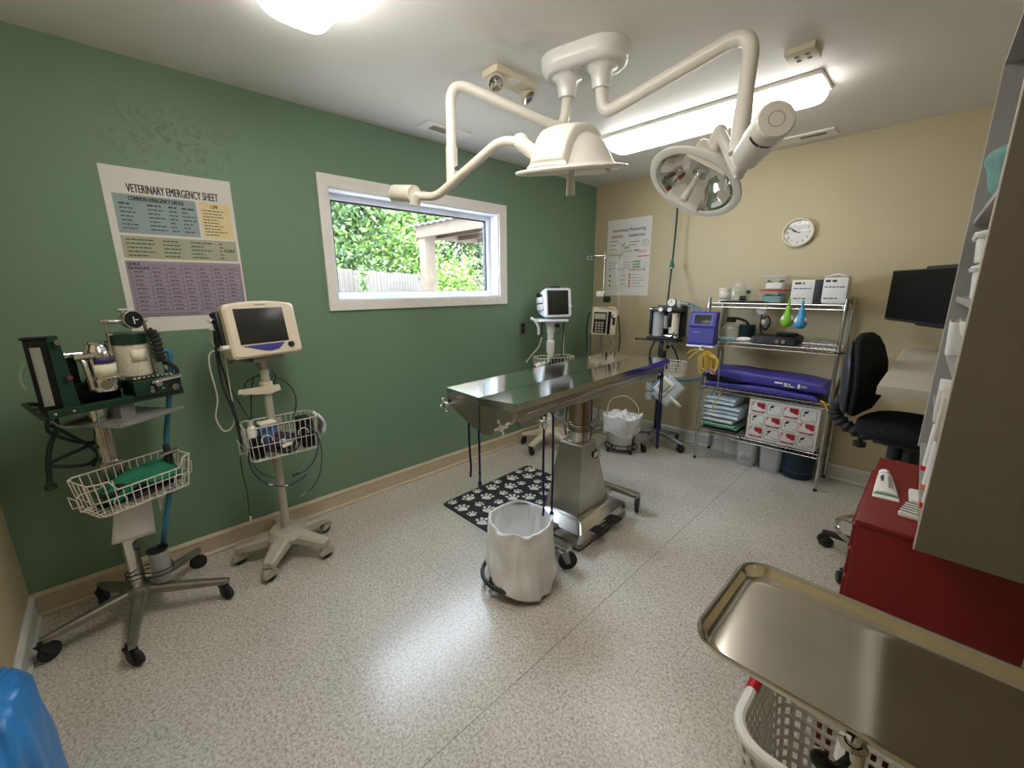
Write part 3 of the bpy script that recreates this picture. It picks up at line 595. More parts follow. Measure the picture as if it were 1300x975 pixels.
vent('white ceiling vent close to the green wall above the window', .165, .31, 1.60, 1.94, .20, .275, 1.66, 1.80, 'y')
vent('white ceiling vent at the top of the beige wall beside the long strip light', 1.60, 1.99, 3.56, 3.70, 1.79, 1.94, 3.60, 3.655, 'x')
t = thing('ceiling_outlet', 'beige electrical outlet box on the ceiling beyond the end of the long strip light', 'outlet', (2.06, 2.37, H))
b = B(); b.bx(2.0, 2.115, 2.30, 2.435, 2.415, H, .004); b.obj('box', 'cream_plastic', t, world=True)
b = B()
for dx in (-.02, .02):
    for dy in (-.022, .022): b.bx(2.06+dx-.008, 2.06+dx+.008, 2.37+dy-.007, 2.37+dy+.007, 2.412, 2.416)
b.obj('sockets', 'black_plastic', t, world=True)
# ------------------------------------------------------------------ surgical light
t = thing('surgical_light', 'white twin-arm surgical lamp with two domed heads hanging from the ceiling', 'surgical lamp', (1.385, 1.69, H))
A1_, A2_ = Vector((1.305, 1.68, 0)), Vector((1.465, 1.715, 0)); dv = (A2_-A1_).normalized(); pv = Vector((-dv.y, dv.x, 0))
def stadium(r, z):
    out = []
    for k in range(17): a = R_(-90+180*k/16); out.append(A2_+dv*r*math.cos(a)+pv*r*math.sin(a)+Vector((0, 0, z)))
    for k in range(17): a = R_(90+180*k/16); out.append(A1_+dv*r*math.cos(a)+pv*r*math.sin(a)+Vector((0, 0, z)))
    return out
b = B(); b.loft([stadium(.118, 2.4398), stadium(.118, 2.43), stadium(.115, 2.40), stadium(.108, 2.378), stadium(.095, 2.368), stadium(.085, 2.366)]); 
for P_ in (A1_, A2_): b.lathe([(.07, 2.3665), (.058, 2.360), (.047, 2.345), (.041, 2.31), (.037, 2.285), (.022, 2.285)], Matrix.Translation(P_), 28)
cp = b.obj('ceiling_plate', 'mount_white', t, world=True)
b = B()
for f in (.3, .62): b.sphere(A1_.lerp(A2_, f)+pv*-.06+Vector((0, 0, 2.367)), .005, seg=8)
b.obj('screw', 'steel', cp, world=True)
b = B(); b.tube(fillet([A1_+Vector((0, 0, 2.29)), Vector((1.298, 1.668, 2.155)), Vector((1.005, 1.245, 2.325)), Vector((1.035, 1.215, 1.90))], [.11, .095], 12), .0225, 20); ua = b.obj('upper_arm', 'lamp_white', t, world=True)
b = B(); b.tube([Vector((1.0245, 1.226, 2.05)), Vector((1.035, 1.215, 1.897))], .026, 18); b.obj('arm_sleeve', 'white_enamel', ua, world=True)
b = B(); b.tube(fillet([A2_+Vector((0, 0, 2.29)), Vector((1.478, 1.722, 2.185)), Vector((2.045, 1.79, 2.325)), Vector((2.058, 1.715, 1.91))], [.10, .10], 12), .026, 20); ua = b.obj('upper_arm', 'lamp_white', t, world=True)
b = B(); b.tube([Vector((2.052, 1.752, 2.11)), Vector((2.0545, 1.738, 2.03)), Vector((2.058, 1.715, 1.905))], [.0265, .030, .030], 20); b.obj('arm_sleeve', 'lamp_white', ua, world=True)
def head(Mx, lug, lens_open):
    b = B(); b.lathe([(.001, .128), (.04, .126), (.075, .119), (.105, .102), (.130, .076), (.150, .043), (.163, .017), (.174, .009), (.204, .006), (.214, .004), (.2165, 0), (.2145, -.006), (.205, -.009), (.19, -.010), (.181, -.008), (.178, .0)], Mx, 56)
    hd = b.obj('lamp_head', 'lamp_white', t, world=True)
    # broad rib that carries the joint, running over the dome from rim to rim
    b = B(); rings = []; dome = ((0, .128), (.04, .126), (.075, .119), (.105, .102), (.130, .076), (.150, .043), (.163, .017), (.176, .008))
    pts = [Vector((-r, 0, z)) for r, z in dome[::-1]]+[Vector((r, 0, z)) for r, z in dome[1:]]; pts = smooth(pts, 4)
    for k, q in enumerate(pts):
        a_, c_ = pts[max(0, k-1)], pts[min(len(pts)-1, k+1)]; d_ = (c_-a_).normalized(); n_ = Vector((-d_.z, 0, d_.x))
        e_ = min(1, min(k, len(pts)-1-k)/5); lift = .004+.016*e_; wv = .075+.012*(1-e_)
        rings.append([q-n_*.03+Vector((0, -wv, 0)), q+n_*(lift*.55)+Vector((0, -wv*.97, 0)), q+n_*lift+Vector((0, -wv*.86, 0)), q+n_*(lift+.004)+Vector((0, -wv*.4, 0)), q+n_*(lift+.005), q+n_*(lift+.004)+Vector((0, wv*.4, 0)), q+n_*lift+Vector((0, wv*.86, 0)), q+n_*(lift*.55)+Vector((0, wv*.97, 0)), q-n_*.03+Vector((0, wv, 0))])
    b.loft([[Mx @ p for p in r] for r in rings]); b.obj('rib', 'lamp_white', hd, world=True, ang=50)
    b = B(); b.lathe([(.001, .108), (.03, .106), (.07, .098), (.10, .082), (.126, .056), (.146, .026), (.166, .0), (.178, -.004)], Mx, 40); b.obj('reflector', 'mirror', hd, world=True, ang=8)
    b = B(); b.lathe([(.001, -.002), (.177, -.002)], Mx, 40); b.obj('front_glass', 'glass', hd, world=True)
    b = B(); b.lathe([(.001, .102), (.022, .102), (.024, .08), (.034, .078), (.034, .045), (.02, .04), (.016, .03), (.001, .03)], Mx, 20); b.obj('bulb_holder', 'chrome', hd, world=True)
    b = B(); b.lathe([(.001, .03), (.013, .03), (.0145, -.03), (.0165, -.035), (.0175, -.085), (.015, -.092), (.001, -.093)], Mx, 20); b.obj('handle', 'white_enamel', hd, world=True)
    return hd
vdir = Vector((-.602, .76, .246)); e1 = Vector((.312, .329, .027)).normalized()
N1 = e1.cross(vdir).normalized()
if N1.z < 0: N1 = -N1
v1 = (vdir-e1*vdir.dot(e1)).normalized(); N1 = (N1 + v1*.045).normalized()
xa = (e1*-.62 - v1*.78); xa = (xa-N1*xa.dot(N1)).normalized()
HC1 = Vector((1.562, 1.392, 1.889))
hd1 = head(basis(HC1, xa, N1.cross(xa), N1), None, False)
# lower arm 1: counterweight - bend - up to the joint beside the dome
b = B(); b.tube(fillet([(.84, 1.137, 1.868), (.975, 1.165, 1.845), (1.325, 1.243, 2.015), (1.43, 1.262, 1.985)], [.05, .07], 8), .019, 16); la = b.obj('lower_arm', 'white_enamel', t, world=True)
b = B(); b.tube([(.86, 1.13, 1.868), (.855, 1.13, 1.868), (.735, 1.10, 1.885), (.73, 1.10, 1.886)], [.036, .043, .043, .037], 26); b.tube([(.86, 1.13, 1.868), (.852, 1.128, 1.825)], [.03, .026], 14); b.obj('counterweight', 'white_enamel', la, world=True)
b = B(); b.tube([(1.035, 1.215, 1.90), (1.037, 1.206, 1.875)], .012, 12); b.obj('pivot_bolt', 'grey_metal', la, world=True)
b = B(); b.tube(smooth([(1.40, 1.265, 2.005), (1.425, 1.262, 1.985), (1.47, 1.29, 1.945), (1.505, 1.30, 1.925)], 4), [.018]+[.026]*10+[.030, .030], 16); b.sphere((1.415, 1.268, 1.995), .03); b.box((1.513, 1.31, 1.92), (.05, .06, .045), .015, rot=.8); b.obj('head_joint', 'lamp_white', la, world=True)
mm = axis_m((1.16, 1.178, 1.937), (.40, -.92, .05), (.9, .1, .44)); b = B(); rect(b, mm, -.028, .0, -.008, .008, .0202); rect(b, mm, .005, .018, -.003, .003, .0202); b.obj('maker_plate', ['ink'], la, world=True, flat=True)
HC2 = Vector((1.772, 2.03, 1.903)); wv_ = (HC2-Vector((2.658, 0, 1.441))).normalized()
r_c, d_c, f_c = Vector((.69726, .71681, .0)), Vector((-.161, .1567, -.9745)), Vector((-.6982, .6797, -.2247))
q_ = r_c*-.45+d_c*.89; q_ = (q_-wv_*q_.dot(wv_)).normalized(); N2 = (wv_*.56-q_*.83).normalized()
lugd = Vector((1.90, 1.985, 2.06))-HC2; xa = (lugd-N2*lugd.dot(N2)).normalized()
hd2 = head(basis(HC2, xa, N2.cross(xa), N2), None, True)
E1, E2 = Vector((2.135, 1.578, 1.853)), Vector((2.262, 1.395, 1.885)); dr = (E2-E1).normalized()
J1, J2 = Vector((2.085, 1.665, 1.835)), Vector((1.885, 1.985, 2.075))
b = B(); b.tube(smooth([E1+dr*.02, E1-dr*.03+Vector((0, 0, -.006)), J1+Vector((.005, -.005, -.004)), J1], 5), .021, 16)
jd = (J2-J1).normalized(); sd = jd.cross(Vector((.6, .75, .2))).normalized(); ud = sd.cross(jd)
sec = rrect(.05, .034, .012, 4)
b.loft([[J1+jd*o+sd*x*k+ud*y*k for x, y in sec] for o, k in ((-.03, .6), (-.02, .95), (0, 1), (.2, .95), ((J2-J1).length, .9), ((J2-J1).length+.022, .75), ((J2-J1).length+.03, .4))])
la = b.obj('lower_arm', 'lamp_white', t, world=True)
b = B(); b.tube([E1, E1+dr*.008, E1+dr*.10, E1+dr*.10, E2-dr*.006, E2], [.036, .045, .047, .050, .0505, .046], 32); cw = b.obj('counterweight', 'lamp_white', la, world=True)
mm = axis_m(E2, dr); b = B(); b.lathe([(.0195, .0002), (.0215, .0002)], mm, 28); b.obj('cap_ring', 'grey_metal', la, world=True)
side = (Vector((2.658, 0, 1.44))-E1).normalized(); side = (side-dr*side.dot(dr)).normalized(); dn = Vector((0, 0, -1)); 
b = B()
for a0, a1, z0, z1 in ((-.55, .15, .165, .178), (.2, .75, .168, .176)):
    for k in range(6):
        aa, ab = a0+(a1-a0)*k/6, a0+(a1-a0)*(k+1)/6; tt = dr.cross(side)
        P4 = [E1+dr*z+(side*math.cos(a)+tt*math.sin(a))*.0512 for a, z in ((aa, z0), (ab, z0), (ab, z1), (aa, z1))]; b.raw(P4, [(0, 1, 2, 3)])
b.obj('maker_plate', 'ink', la, world=True)
b = B(); b.cyl((2.058, 1.715, 1.91), (2.066, 1.70, 1.858), .012); b.sphere((2.062, 1.708, 1.885), .016); b.obj('pivot_bolt', 'steel', la, world=True)
b = B(); b.sphere(J2, .03); b.tube([J2, HC2+N2*.03+xa*.14], [.028, .04], 16); b.obj('head_joint', 'lamp_white', la, world=True)
# ------------------------------------------------------------------ exam table
TZ = .972
t = thing('exam_table', 'long stainless steel veterinary exam table on a wheeled pedestal', 'exam table', (1.22, 1.925, 0), 2.6)
L2, W2 = .77, .232
b = B()
for sgn in (-1, 1):     # two sloping half panels meeting in a shallow trough
    x0, x1 = (.002*sgn, W2*sgn)
    sec = [(x0, TZ-.012), (x1, TZ), (x1, TZ-.034), (x0, TZ-.046)]
    b.loft([[Vector((x, y, z)) for x, z in sec] for y in (-L2, L2)])
    tp = b.obj('top_panel', 'tabletop_steel', t); b = B()
b.obj('unused', 'steel', t) if False else b.bm.free()
# head-end trough housing (deep V apron on the near end)
b = B(); b.loft([[Vector((x, y, z)) for x, z in ((-W2, TZ-.036), (W2, TZ-.036), (W2, TZ-.065), (.075, TZ-.172), (.03, TZ-.182), (-.045, TZ-.165), (-W2, TZ-.075))] for y in (-L2+.001, -L2+.05)]); ap = b.obj('end_apron', 'pedestal_steel', t)
b = B(); b.box((0, -L2-.0005, TZ-.11), (.003, .004, .135)); b.box((-W2+.02, -L2-.001, TZ-.065), (.02, .003, .016)); b.obj('apron_seam', 'black_rubber', ap)
b = B(); b.box((W2-.012, -.02, TZ-.062), (.02, 2*L2-.1, .05), .003); b.box((-W2+.012, -.02, TZ-.062), (.02, 2*L2-.1, .05), .003); b.box((0, .0, TZ-.072), (.30, 2*L2-.3, .028), .004); b.obj('under_frame', 'pedestal_steel', t)
b = B(); b.box((W2+.006, -.06, TZ-.05), (.012, 2*L2-.22, .014), .003); b.box((-W2-.006, -.06, TZ-.05), (.012, 2*L2-.22, .014), .003); b.obj('side_rail', 'chrome', t)
def starknob(c, ax, parent):
    m = axis_m(c, ax); b = B(); b.lathe([(.001, -.02), (.007, -.02), (.007, .012), (.014, .014), (.014, .026), (.001, .028)], m, 14)
    for k in range(4):
        a = k*math.pi/2+.4; b.tube([m @ Vector((0, 0, .02)), m @ Vector((.028*math.cos(a), .028*math.sin(a), .022))], [.007, .0055], 8); b.sphere(m @ Vector((.028*math.cos(a), .028*math.sin(a), .022)), .0075, seg=8)
    b.obj('clamp_knob', 'chrome', parent)
starknob((-W2+.03, -L2-.018, TZ-.075), (0, -1, 0), t); starknob((W2-.06, -L2-.018, TZ-.105), (.3, -1, 0), t); starknob((W2+.03, -L2+.12, TZ-.095), (1, 0, -.2), t)
b = B(); b.box((W2-.03, -L2+.10, TZ-.10), (.05, .10, .03), .006); b.box((W2-.03, -L2+.15, TZ-.09), (.03, .05, .05), .004); b.obj('clamp_bracket', 'grey_metal', t)
# column
b = B(); b.lathe([(.062, .50), (.062, .94)], Matrix.Translation((.035, -.005, 0)), 36); b.obj('lift_column', 'column_bronze', t)
b = B(); b.lathe([(.066, .545), (.066, .62), (.062, .622)], Matrix.Translation((.035, -.005, 0)), 36); b.lathe([(.064, .655), (.072, .656), (.072, .664), (.064, .665)], Matrix.Translation((.035, -.005, 0)), 36); b.obj('column_collar', 'steel', t)
b = B(); b.box((.035, -.005, TZ-.115), (.20, .30, .06), .01); b.obj('column_head', 'pedestal_steel', t)
b = B(); b.tube(fillet([(-.10, -.02, .90), (-.10, -.05, .68), (.0, -.06, .655)], .03), .014, 12); b.tube([(-.115, -.052, .68), (-.05, -.055, .67)], .02, 14); b.tube([(-.03, -.05, .92), (-.03, -.062, .60)], [.011, .010], 10); b.sphere((-.03, -.063, .592), .014); b.tube([(.10, .0, .655), (.155, -.03, .65)], .006); b.obj('tilt_linkage', 'steel', t)
# pedestal frustum
def frus(x0, x1, y0, y1, z): return [Vector((x0, y0, z)), Vector((x1, y0, z)), Vector((x1, y1, z)), Vector((x0, y1, z))]
b = B(); b.loft([frus(-.10, .14, -.145, .185, .135), frus(-.051, .108, -.08, .066, .545), frus(-.046, .103, -.075, .061, .552)]); pd = b.obj('pedestal', 'pedestal_steel', t, ang=20)
b = B(); b.box((.035, -.006, .556), (.15, .13, .008), .003)
b.box((.1225, .05, .47), (.004, .045, .035), .002); b.obj('top_plate', 'steel', pd)
b = B(); b.lathe([(.001, 0), (.024, 0), (.024, .004), (.001, .004)], axis_m((.1165, .055, .465), (1, 0, .1)), 20); b.obj('slot', 'black_plastic', pd)
b = B(); b.tube([(.118, .09, .50), (.124, .092, .44)], .007, 8); b.obj('release_lever', 'chrome', pd)
# base body
b = B(); rr_ = lambda w_, d_, z, cx=.035, cy=.015: [Vector((cx+x, cy+y, z)) for x, y in rrect(w_, d_, .02, 4)]
b.loft([rr_(.37, .52, .035), rr_(.375, .53, .080), rr_(.37, .52, .10), rr_(.29, .41, .132), rr_(.26, .37, .140)]); b.obj('base_housing', 'steel', t, ang=25)
b = B(); b.loft([rr_(.38, .535, .022), rr_(.38, .535, .034)]); b.obj('base_plinth', 'grey_metal', t)
for y in (-.40, .375):
    b = B(); b.box((.03, y, .115), (.46, .052, .03), .006); b.box((.03, y*.80, .105), (.10, abs(y)*.36, .03), .004); ft = b.obj('foot_bar', 'steel', t)
    for x, yw in ((-.19, 2.2), (.25, .9 if y < 0 else -1.2)):
        caster(ft, x+.0, y, yw, .05, .026, .11, 'grey_metal', 'black_rubber')
b = B(); b.tube(smooth([(.15, -.13, .055), (.215, -.10, .062), (.235, -.02, .06), (.215, .10, .062), (.15, .13, .055)], 6), .007, 8); b.obj('pedal_bar', 'black_plastic', t)
for y in (-.07, .10):
    b = B(); b.loft([[Vector((.23+dx, y+yy, .06+z)) for yy, z in ((-.035, 0), (.035, 0), (.035, .010), (-.035, .010))] for dx in (-.05, -.01, .045)]); b.obj('foot_pedal', 'black_rubber', t)
# tie-down cords hanging from the table (each is a thing)
def cord(label, p0, p1, zt, zb, zb2=None, cleat=True):
    zb2 = zb2 or zb; p0 = Vector(p0+(0,)); p1 = Vector(p1+(0,))
    t = thing('tie_down_cord', label, 'cord', (p0.x, p0.y, zb), 0, 'navy tie-down cords of the exam table')
    b = B(); rn = random.Random(int(zb*1000)+int(p0.x*100))
    mid = (p0+p1)/2
    b.tube([p0+Vector((0, 0, zb)), p0+Vector((.004, .002, zb+.05)), p0+Vector((-.002, 0, zb+.2)), p0+Vector((.001, 0, zt-.03)), p0.lerp(p1, .3)+Vector((0, 0, zt)), p1.lerp(p0, .3)+Vector((0, 0, zt)), p1+Vector((0, 0, zt-.03)), p1+Vector((.003, 0, zb2+.22)), p1+Vector((-.002, .003, zb2+.06)), p1+Vector((0, 0, zb2))], .0055, 8)
    b.obj('cord', 'navy_cord', t, world=True)
    b = B(); b.sphere(p1+Vector((0, 0, zb2+.012)), .011, (1, 1, 1.7), 10); b.obj('knot', 'navy_cord', t, world=True); b = B(); b.sphere(p1+Vector((0, 0, zb2+.07)), .0085, seg=8); b.obj('knot', 'navy_cord', t, world=True)
cord('navy cord pair hanging clear under the near left corner of the exam table', (1.055, 1.25), (1.125, 1.255), .885, .475, .445)
cord('navy cord pair hanging from the near right side of the table into the lined bin', (1.463, 1.365), (1.467, 1.425), .89, .37, .345)
cord('blue cord pair under the far left side of the exam table, left of the bucket', (.965, 2.42), (.972, 2.45), .89, .26, .235)
cord('blue cord pair hanging from the far right corner of the exam table', (1.412, 2.60), (1.408, 2.635), .89, .36, .34)
# ------------------------------------------------------------------ paw mat
def mat_pt(u, v):   # four floor corners taken from the photo
    a, b_, c, d = Vector((.462, 1.455, 0)), Vector((1.0, 1.452, 0)), Vector((.985, 2.34, 0)), Vector((.436, 2.335, 0))
    return (a*(1-u)+b_*u)*(1-v)+(d*(1-u)+c*u)*v
t = thing('floor_mat', 'black floor mat printed with white paw prints beside the exam table', 'floor mat', (.72, 1.9, 0))
b = B(); ring = [mat_pt(.5+x, .5+y) for x, y in rrect(1, 1, .05, 4)]; ring2 = [mat_pt(.5+x, .5+y) for x, y in rrect(.985, .99, .045, 4)]
b.loft([[p+Vector((0, 0, .0005)) for p in ring], [p+Vector((0, 0, .004)) for p in ring], [p+Vector((0, 0, .006)) for p in ring2]]); b.mi = 1; rn = random.Random(11)
def blob(c, rx, ry, a, z=.0066, f=None):
    vs = [Vector((c[0], c[1], z))]
    for k in range(18):
        th = 2*math.pi*k/18; q = f(th) if f else 1; x, y = rx*q*math.cos(th), ry*q*math.sin(th)
        vs.append(Vector((c[0]+x*math.cos(a)-y*math.sin(a), c[1]+x*math.sin(a)+y*math.cos(a), z)))
    b.raw(vs, [(0, k, k % 18+1) for k in range(1, 19)])
def paw(c, sz, a):
    R2 = lambda x, y: (c[0]+(x*math.cos(a)-y*math.sin(a))*sz, c[1]+(x*math.sin(a)+y*math.cos(a))*sz)
    blob(R2(0, -.12), .42*sz, .33*sz, a, f=lambda th: 1+.14*math.cos(3*(th-math.pi/2)))
    for x, y, r_, ta in ((-.50, .20, .16, .5), (-.18, .46, .17, .15), (.18, .46, .17, -.15), (.50, .20, .16, -.5)): blob(R2(x, y), r_*.82*sz, r_*1.2*sz, a+ta)
k = 0
for j in range(8):
    for i in range(5):
        u = .1+.2*i+(.06 if j % 2 else -.01)+rn.uniform(-.015, .015); v = .07+.124*j+rn.uniform(-.015, .015)
        if .05 < u < .96 and .04 < v < .96:
            p = mat_pt(u, v); paw((p.x, p.y), .078 if (i+j) % 2 else .054, rn.uniform(-.7, .7)+.9)
b.obj('pad', ['black_rubber', 'paper'], t, world=True, flat=True)
# ------------------------------------------------------------------ lined bin near the table
def liner(parent, c, r0, r1, z0, z1, rim_amp, skirt, seed, name='bin_liner', tilt=0., hem=0.):
    rn = random.Random(seed); ph = [rn.uniform(0, 6.28) for _ in range(8)]
    def wr(a, z): return 1+.022*math.sin(5*a+ph[0]+z*22)+.016*math.sin(9*a+ph[1]-z*17)+.012*math.sin(14*a+ph[2]+z*40)+.01*math.sin(21*a+ph[3])
    prof = []
    n = 26
    for k in range(n+1):     # outer skirt, from its hem up to the rim, then down inside
        f = k/n; z = z0+(z1-z0)*f; r = r0+(r1-r0)*f
        prof.append((r, z, 1.2 if f < .3 else .8))
    prof += [(r1*.985, z1+.006, .5), (r1*.93, z1+.002, .6)]
    for k in range(1, 16):
        f = k/15; prof.append((r1*.92*(1-.28*f), z1-(z1-z0)*.85*f, 1.5))
    prof.append((.002, z0+.03, 0))
    b = B(); ns = 96; vs = []; fs = []
    for (r, z, am) in prof:
        for k in range(ns):
            a = 2*math.pi*k/ns
            q = r*(1+(wr(a, z)-1)*am)
            nz_ = mnoise.noise(Vector((math.cos(a)*2.2, math.sin(a)*2.2, z*9+seed)))*.035*am*r/.15*.5
            zz = z+rim_amp*(math.sin(3*a+ph[4])+.6*math.sin(7*a+ph[5]))*max(0, (z-z0)/(z1-z0)-.5)*2*(.6 if am > 1 else 1)
            if hem and am < 1.4: fz = max(0, 1-(z-z0)/(z1-z0)*1.25); zz -= hem*math.cos(a+.1)*fz; q += .012*(1+math.cos(a+.1))*fz
            if am < 1.4: q *= 1-.05*abs(mnoise.noise(Vector((math.cos(a)*3.1, math.sin(a)*3.1, z*7+seed*3))))-.035*abs(mnoise.noise(Vector((math.cos(a+z*3)*6, math.sin(a+z*3)*6, z*4+seed))))
            if skirt: zz += skirt*(math.sin(a+ph[6])+.6*math.sin(3*a+ph[7]))*max(0, 1-(z-z0)/(z1-z0)*1.6)*(1 if am < 1.4 else 0)
            vs.append(Vector((c[0]+(q+nz_)*math.cos(a), c[1]+(q+nz_)*math.sin(a), zz+tilt*r*math.cos(a+.8))))
    for i in range(len(prof)-1):
        for k in range(ns): fs.append((i*ns+k, i*ns+(k+1) % ns, (i+1)*ns+(k+1) % ns, (i+1)*ns+k))
    b.raw(vs, fs); return b.obj(name, 'liner', parent, world=True, ang=24, thick=.0012)
c = (1.382, 1.292)
t = thing('waste_bin', 'white-lined waste bin on a black wheeled base in front of the exam table', 'bin', (c[0], c[1], 0))
b = B(); b.lathe([(.001, .05), (.128, .05), (.132, .06), (.146, .34), (.149, .345), (.145, .345), (.128, .07), (.001, .068)], Matrix.Translation((c[0], c[1], 0)), 40); b.obj('bucket', 'white_plastic', t, world=True)
liner(t, c, .162, .160, .082, .352, .004, .008, 4, hem=.052)
b = B(); m_ = Matrix.Translation((c[0]-.022, c[1]-.016, 0)); b.tube([m_ @ Vector((.165*math.cos(2*math.pi*k/40), .165*math.sin(2*math.pi*k/40), .062)) for k in range(40)], .010, 10, closed=True)
for k in range(3):
    a = k*math.pi/3+.3; b.tube([m_ @ Vector((.16*math.cos(a), .16*math.sin(a), .052)), m_ @ Vector((-.16*math.cos(a), -.16*math.sin(a), .052))], .007, 8)
b.obj('ring_base', 'black_plastic', t, world=True)
for k in range(5):
    a = k*2*math.pi/5-.75; caster(t, c[0]-.018+.13*math.cos(a), c[1]-.012+.13*math.sin(a), a+.6, .02, .016, .055, world=True)
# ------------------------------------------------------------------ kick bucket by the far anaesthesia stand
c = (.80, 3.19)
t = thing('kick_bucket', 'stainless steel bucket with a white plastic liner, on the floor behind the exam table', 'bucket', (c[0], c[1], 0))
b = B(); b.lathe([(.001, .04), (.112, .04), (.118, .05), (.14, .285), (.146, .29), (.140, .293), (.136, .285), (.114, .06), (.001, .055)], Matrix.Translation((c[0], c[1], 0)), 44); b.obj('pail', 'steel', t, world=True)
liner(t, c, .146, .172, .185, .325, .012, .03, 9, tilt=.08)
def crumple(u, v):
    a = 2*math.pi*u; r = .15*v; q = Vector((math.cos(a), math.sin(a), 0))*r
    h_ = .075*(1-v)+.05*mnoise.noise(Vector((q.x*16, q.y*16, 3)))+.025*abs(mnoise.noise(Vector((q.x*34, q.y*34, 7))))
    return Vector((c[0]+q.x, c[1]+q.y, .285+h_))
b = B(); b.surf(crumple, 40, 12, True); b.obj('crumpled_liner', 'liner', t, world=True, ang=24, thick=.001)
b = B(); b.tube(smooth([(c[0]-.135, c[1]-.03, .27), (c[0]-.15, c[1]-.01, .38), (c[0]-.12, c[1]+.02, .455), (c[0]-.04, c[1]+.07, .485), (c[0]+.03, c[1]+.10, .455), (c[0]+.085, c[1]+.118, .38), (c[0]+.10, c[1]+.10, .28)], 6), .0035, 6); b.obj('bail_handle', 'white_cable', t, world=True)
b = B(); b.tube([Vector((c[0]+.142*math.cos(2*math.pi*k/36), c[1]+.142*math.sin(2*math.pi*k/36), .042)) for k in range(36)], .006, 8, closed=True); b.tube([(c[0]-.14, c[1], .036), (c[0]+.14, c[1], .036)], .005); b.tube([(c[0], c[1]-.14, .036), (c[0], c[1]+.14, .036)], .005); b.obj('ring_base', 'black_plastic', t, world=True)
for k in range(4):
    a = k*math.pi/2-.4; caster(t, c[0]+.14*math.cos(a), c[1]+.14*math.sin(a), a+.7, .015, .012, .04, world=True)
# ------------------------------------------------------------------ anaesthesia machine (left)
def star(parent, c, casters, hub_z, arm_w, arm_t, end_z, m, name='base_leg', one=False, hub_r=.05):
    c = Vector((c[0], c[1], 0)); res = []
    bb = B() if one else None
    for (x, y) in casters:
        e = Vector((x, y, 0)); d = (e-c).normalized(); n_ = Vector((-d.y, d.x, 0)); Ln = (e-c).length
        b = bb or B(); rings = []
        for f, wk, tk in ((.04, 1, 1.25), (.35, .9, 1.1), (.8, .68, .9), (1., .6, .8), (1.06, .4, .6)):
            q = c+d*Ln*f; z = hub_z+(end_z-hub_z)*min(1, f)**1.3; w_ = arm_w*wk/2; tt = arm_t*tk/2
            rings.append([q+n_*a+Vector((0, 0, z+h)) for a, h in ((-w_, -tt), (-w_*.95, tt*.5), (-w_*.6, tt), (w_*.6, tt), (w_*.95, tt*.5), (w_, -tt))])
        b.loft(rings)
        if not one: res.append(b.obj(name, m, parent, world=True))
    b = bb or B(); b.lathe([(.001, hub_z-arm_t*.6), (hub_r, hub_z-arm_t*.6), (hub_r*1.05, hub_z), (hub_r*.8, hub_z+arm_t*.75), (.001, hub_z+arm_t*.8)], Matrix.Translation(c), 28)
    hb = b.obj('wheel_base' if one else 'base_hub', m, parent, world=True)
    return hb if one else res
AX, AY = .33, -.08
t = thing('anesthesia_machine', 'green anaesthesia machine on a chrome pole and wheeled base under the emergency poster', 'anaesthesia machine', (AX, AY, 0), 110)
cs = [(.375, -.392), (.06, -.232), (.652, -.126), (.474, .206), (.107, .146)]
ang = [math.atan2(y-AY, x-AX) for x, y in cs]
cs = [(AX+.325*math.cos(a), AY+.325*math.sin(a)) for a in ang]; cs[1] = (AX+.265*math.cos(ang[1]), AY+.265*math.sin(ang[1]))
cs[0] = (.372, -.37)
legs = star(t, (AX, AY), cs, .135, .05, .03, .098, 'galv')
for lg, (x, y), a, dy in zip(legs, cs, ang, (-2.6, -.9, .8, -.6, -.9)): caster(lg, x, y, a+dy, .038, .022, .10, 'black_plastic', 'black_rubber', twin=False, world=True)
b = B(); b.box((0, 0, .56), (.052, .036, .86), .012); b.box((0, -.017, .56), (.014, .008, .86), .003); b.obj('pole', 'chrome', t)
b = B(); b.box((0, -.02, .70), (.075, .02, .11), .004); b.obj('basket_clamp', 'steel', t)
# shelf plate
b = B(); b.box((.06, .02, 1.0), (.43, .20, .018), .006); b.box((.06, -.078, 1.005), (.43, .012, .032), .004); b.obj('shelf_plate', 'dark_green_metal', t)
b = B(); b.tube(fillet([(-.14, -.06, .985), (-.165, -.05, .99), (-.175, .03, 1.03), (-.165, .10, 1.03), (-.12, .10, 1.015)], .04), .008, 8); b.obj('push_handle', 'dark_green_metal', t)
b = B()
for x in (-.14, -.09): b.sphere((x, -.086, 1.005), .006, seg=8)
b.obj('rivet', 'chrome', t)
# flowmeter
fm = Matrix.Translation((-.128, -.035, 0)) @ Matrix.Rotation(R_(-24), 4, 'Z') @ Matrix.Shear('XY', 4, (0, 0))
b = B(fm); b.box((0, 0, 1.143), (.058, .05, .265), .004); b.box((0, -.002, 1.279), (.07, .056, .008), .003); fl = b.obj('flowmeter', 'black_gloss', t)
b = B(fm); b.cyl((-.002, -.03, 1.04), (-.002, -.03, 1.24), .0105, seg=14); b.obj('flow_tube', 'clear_glass', fl)
b = B(fm); b.box((-.002, -.0265, 1.14), (.026, .003, .215)); b.obj('flow_scale', 'grey_cable', fl)
b = B(fm); b.loft([[fm.inverted() @ (fm @ Vector(q)) for q in r] for r in ([(.030, -.022, 1.01), (.072, .005, 1.01), (.072, .013, 1.01), (.030, .0, 1.01)], [(.030, -.022, 1.20), (.062, -.002, 1.20), (.062, .006, 1.20), (.030, .0, 1.20)], [(.030, -.022, 1.285), (.056, -.006, 1.285), (.056, .002, 1.285), (.030, .0, 1.285)])]); b.obj('side_panel', 'dark_green_metal', fl)
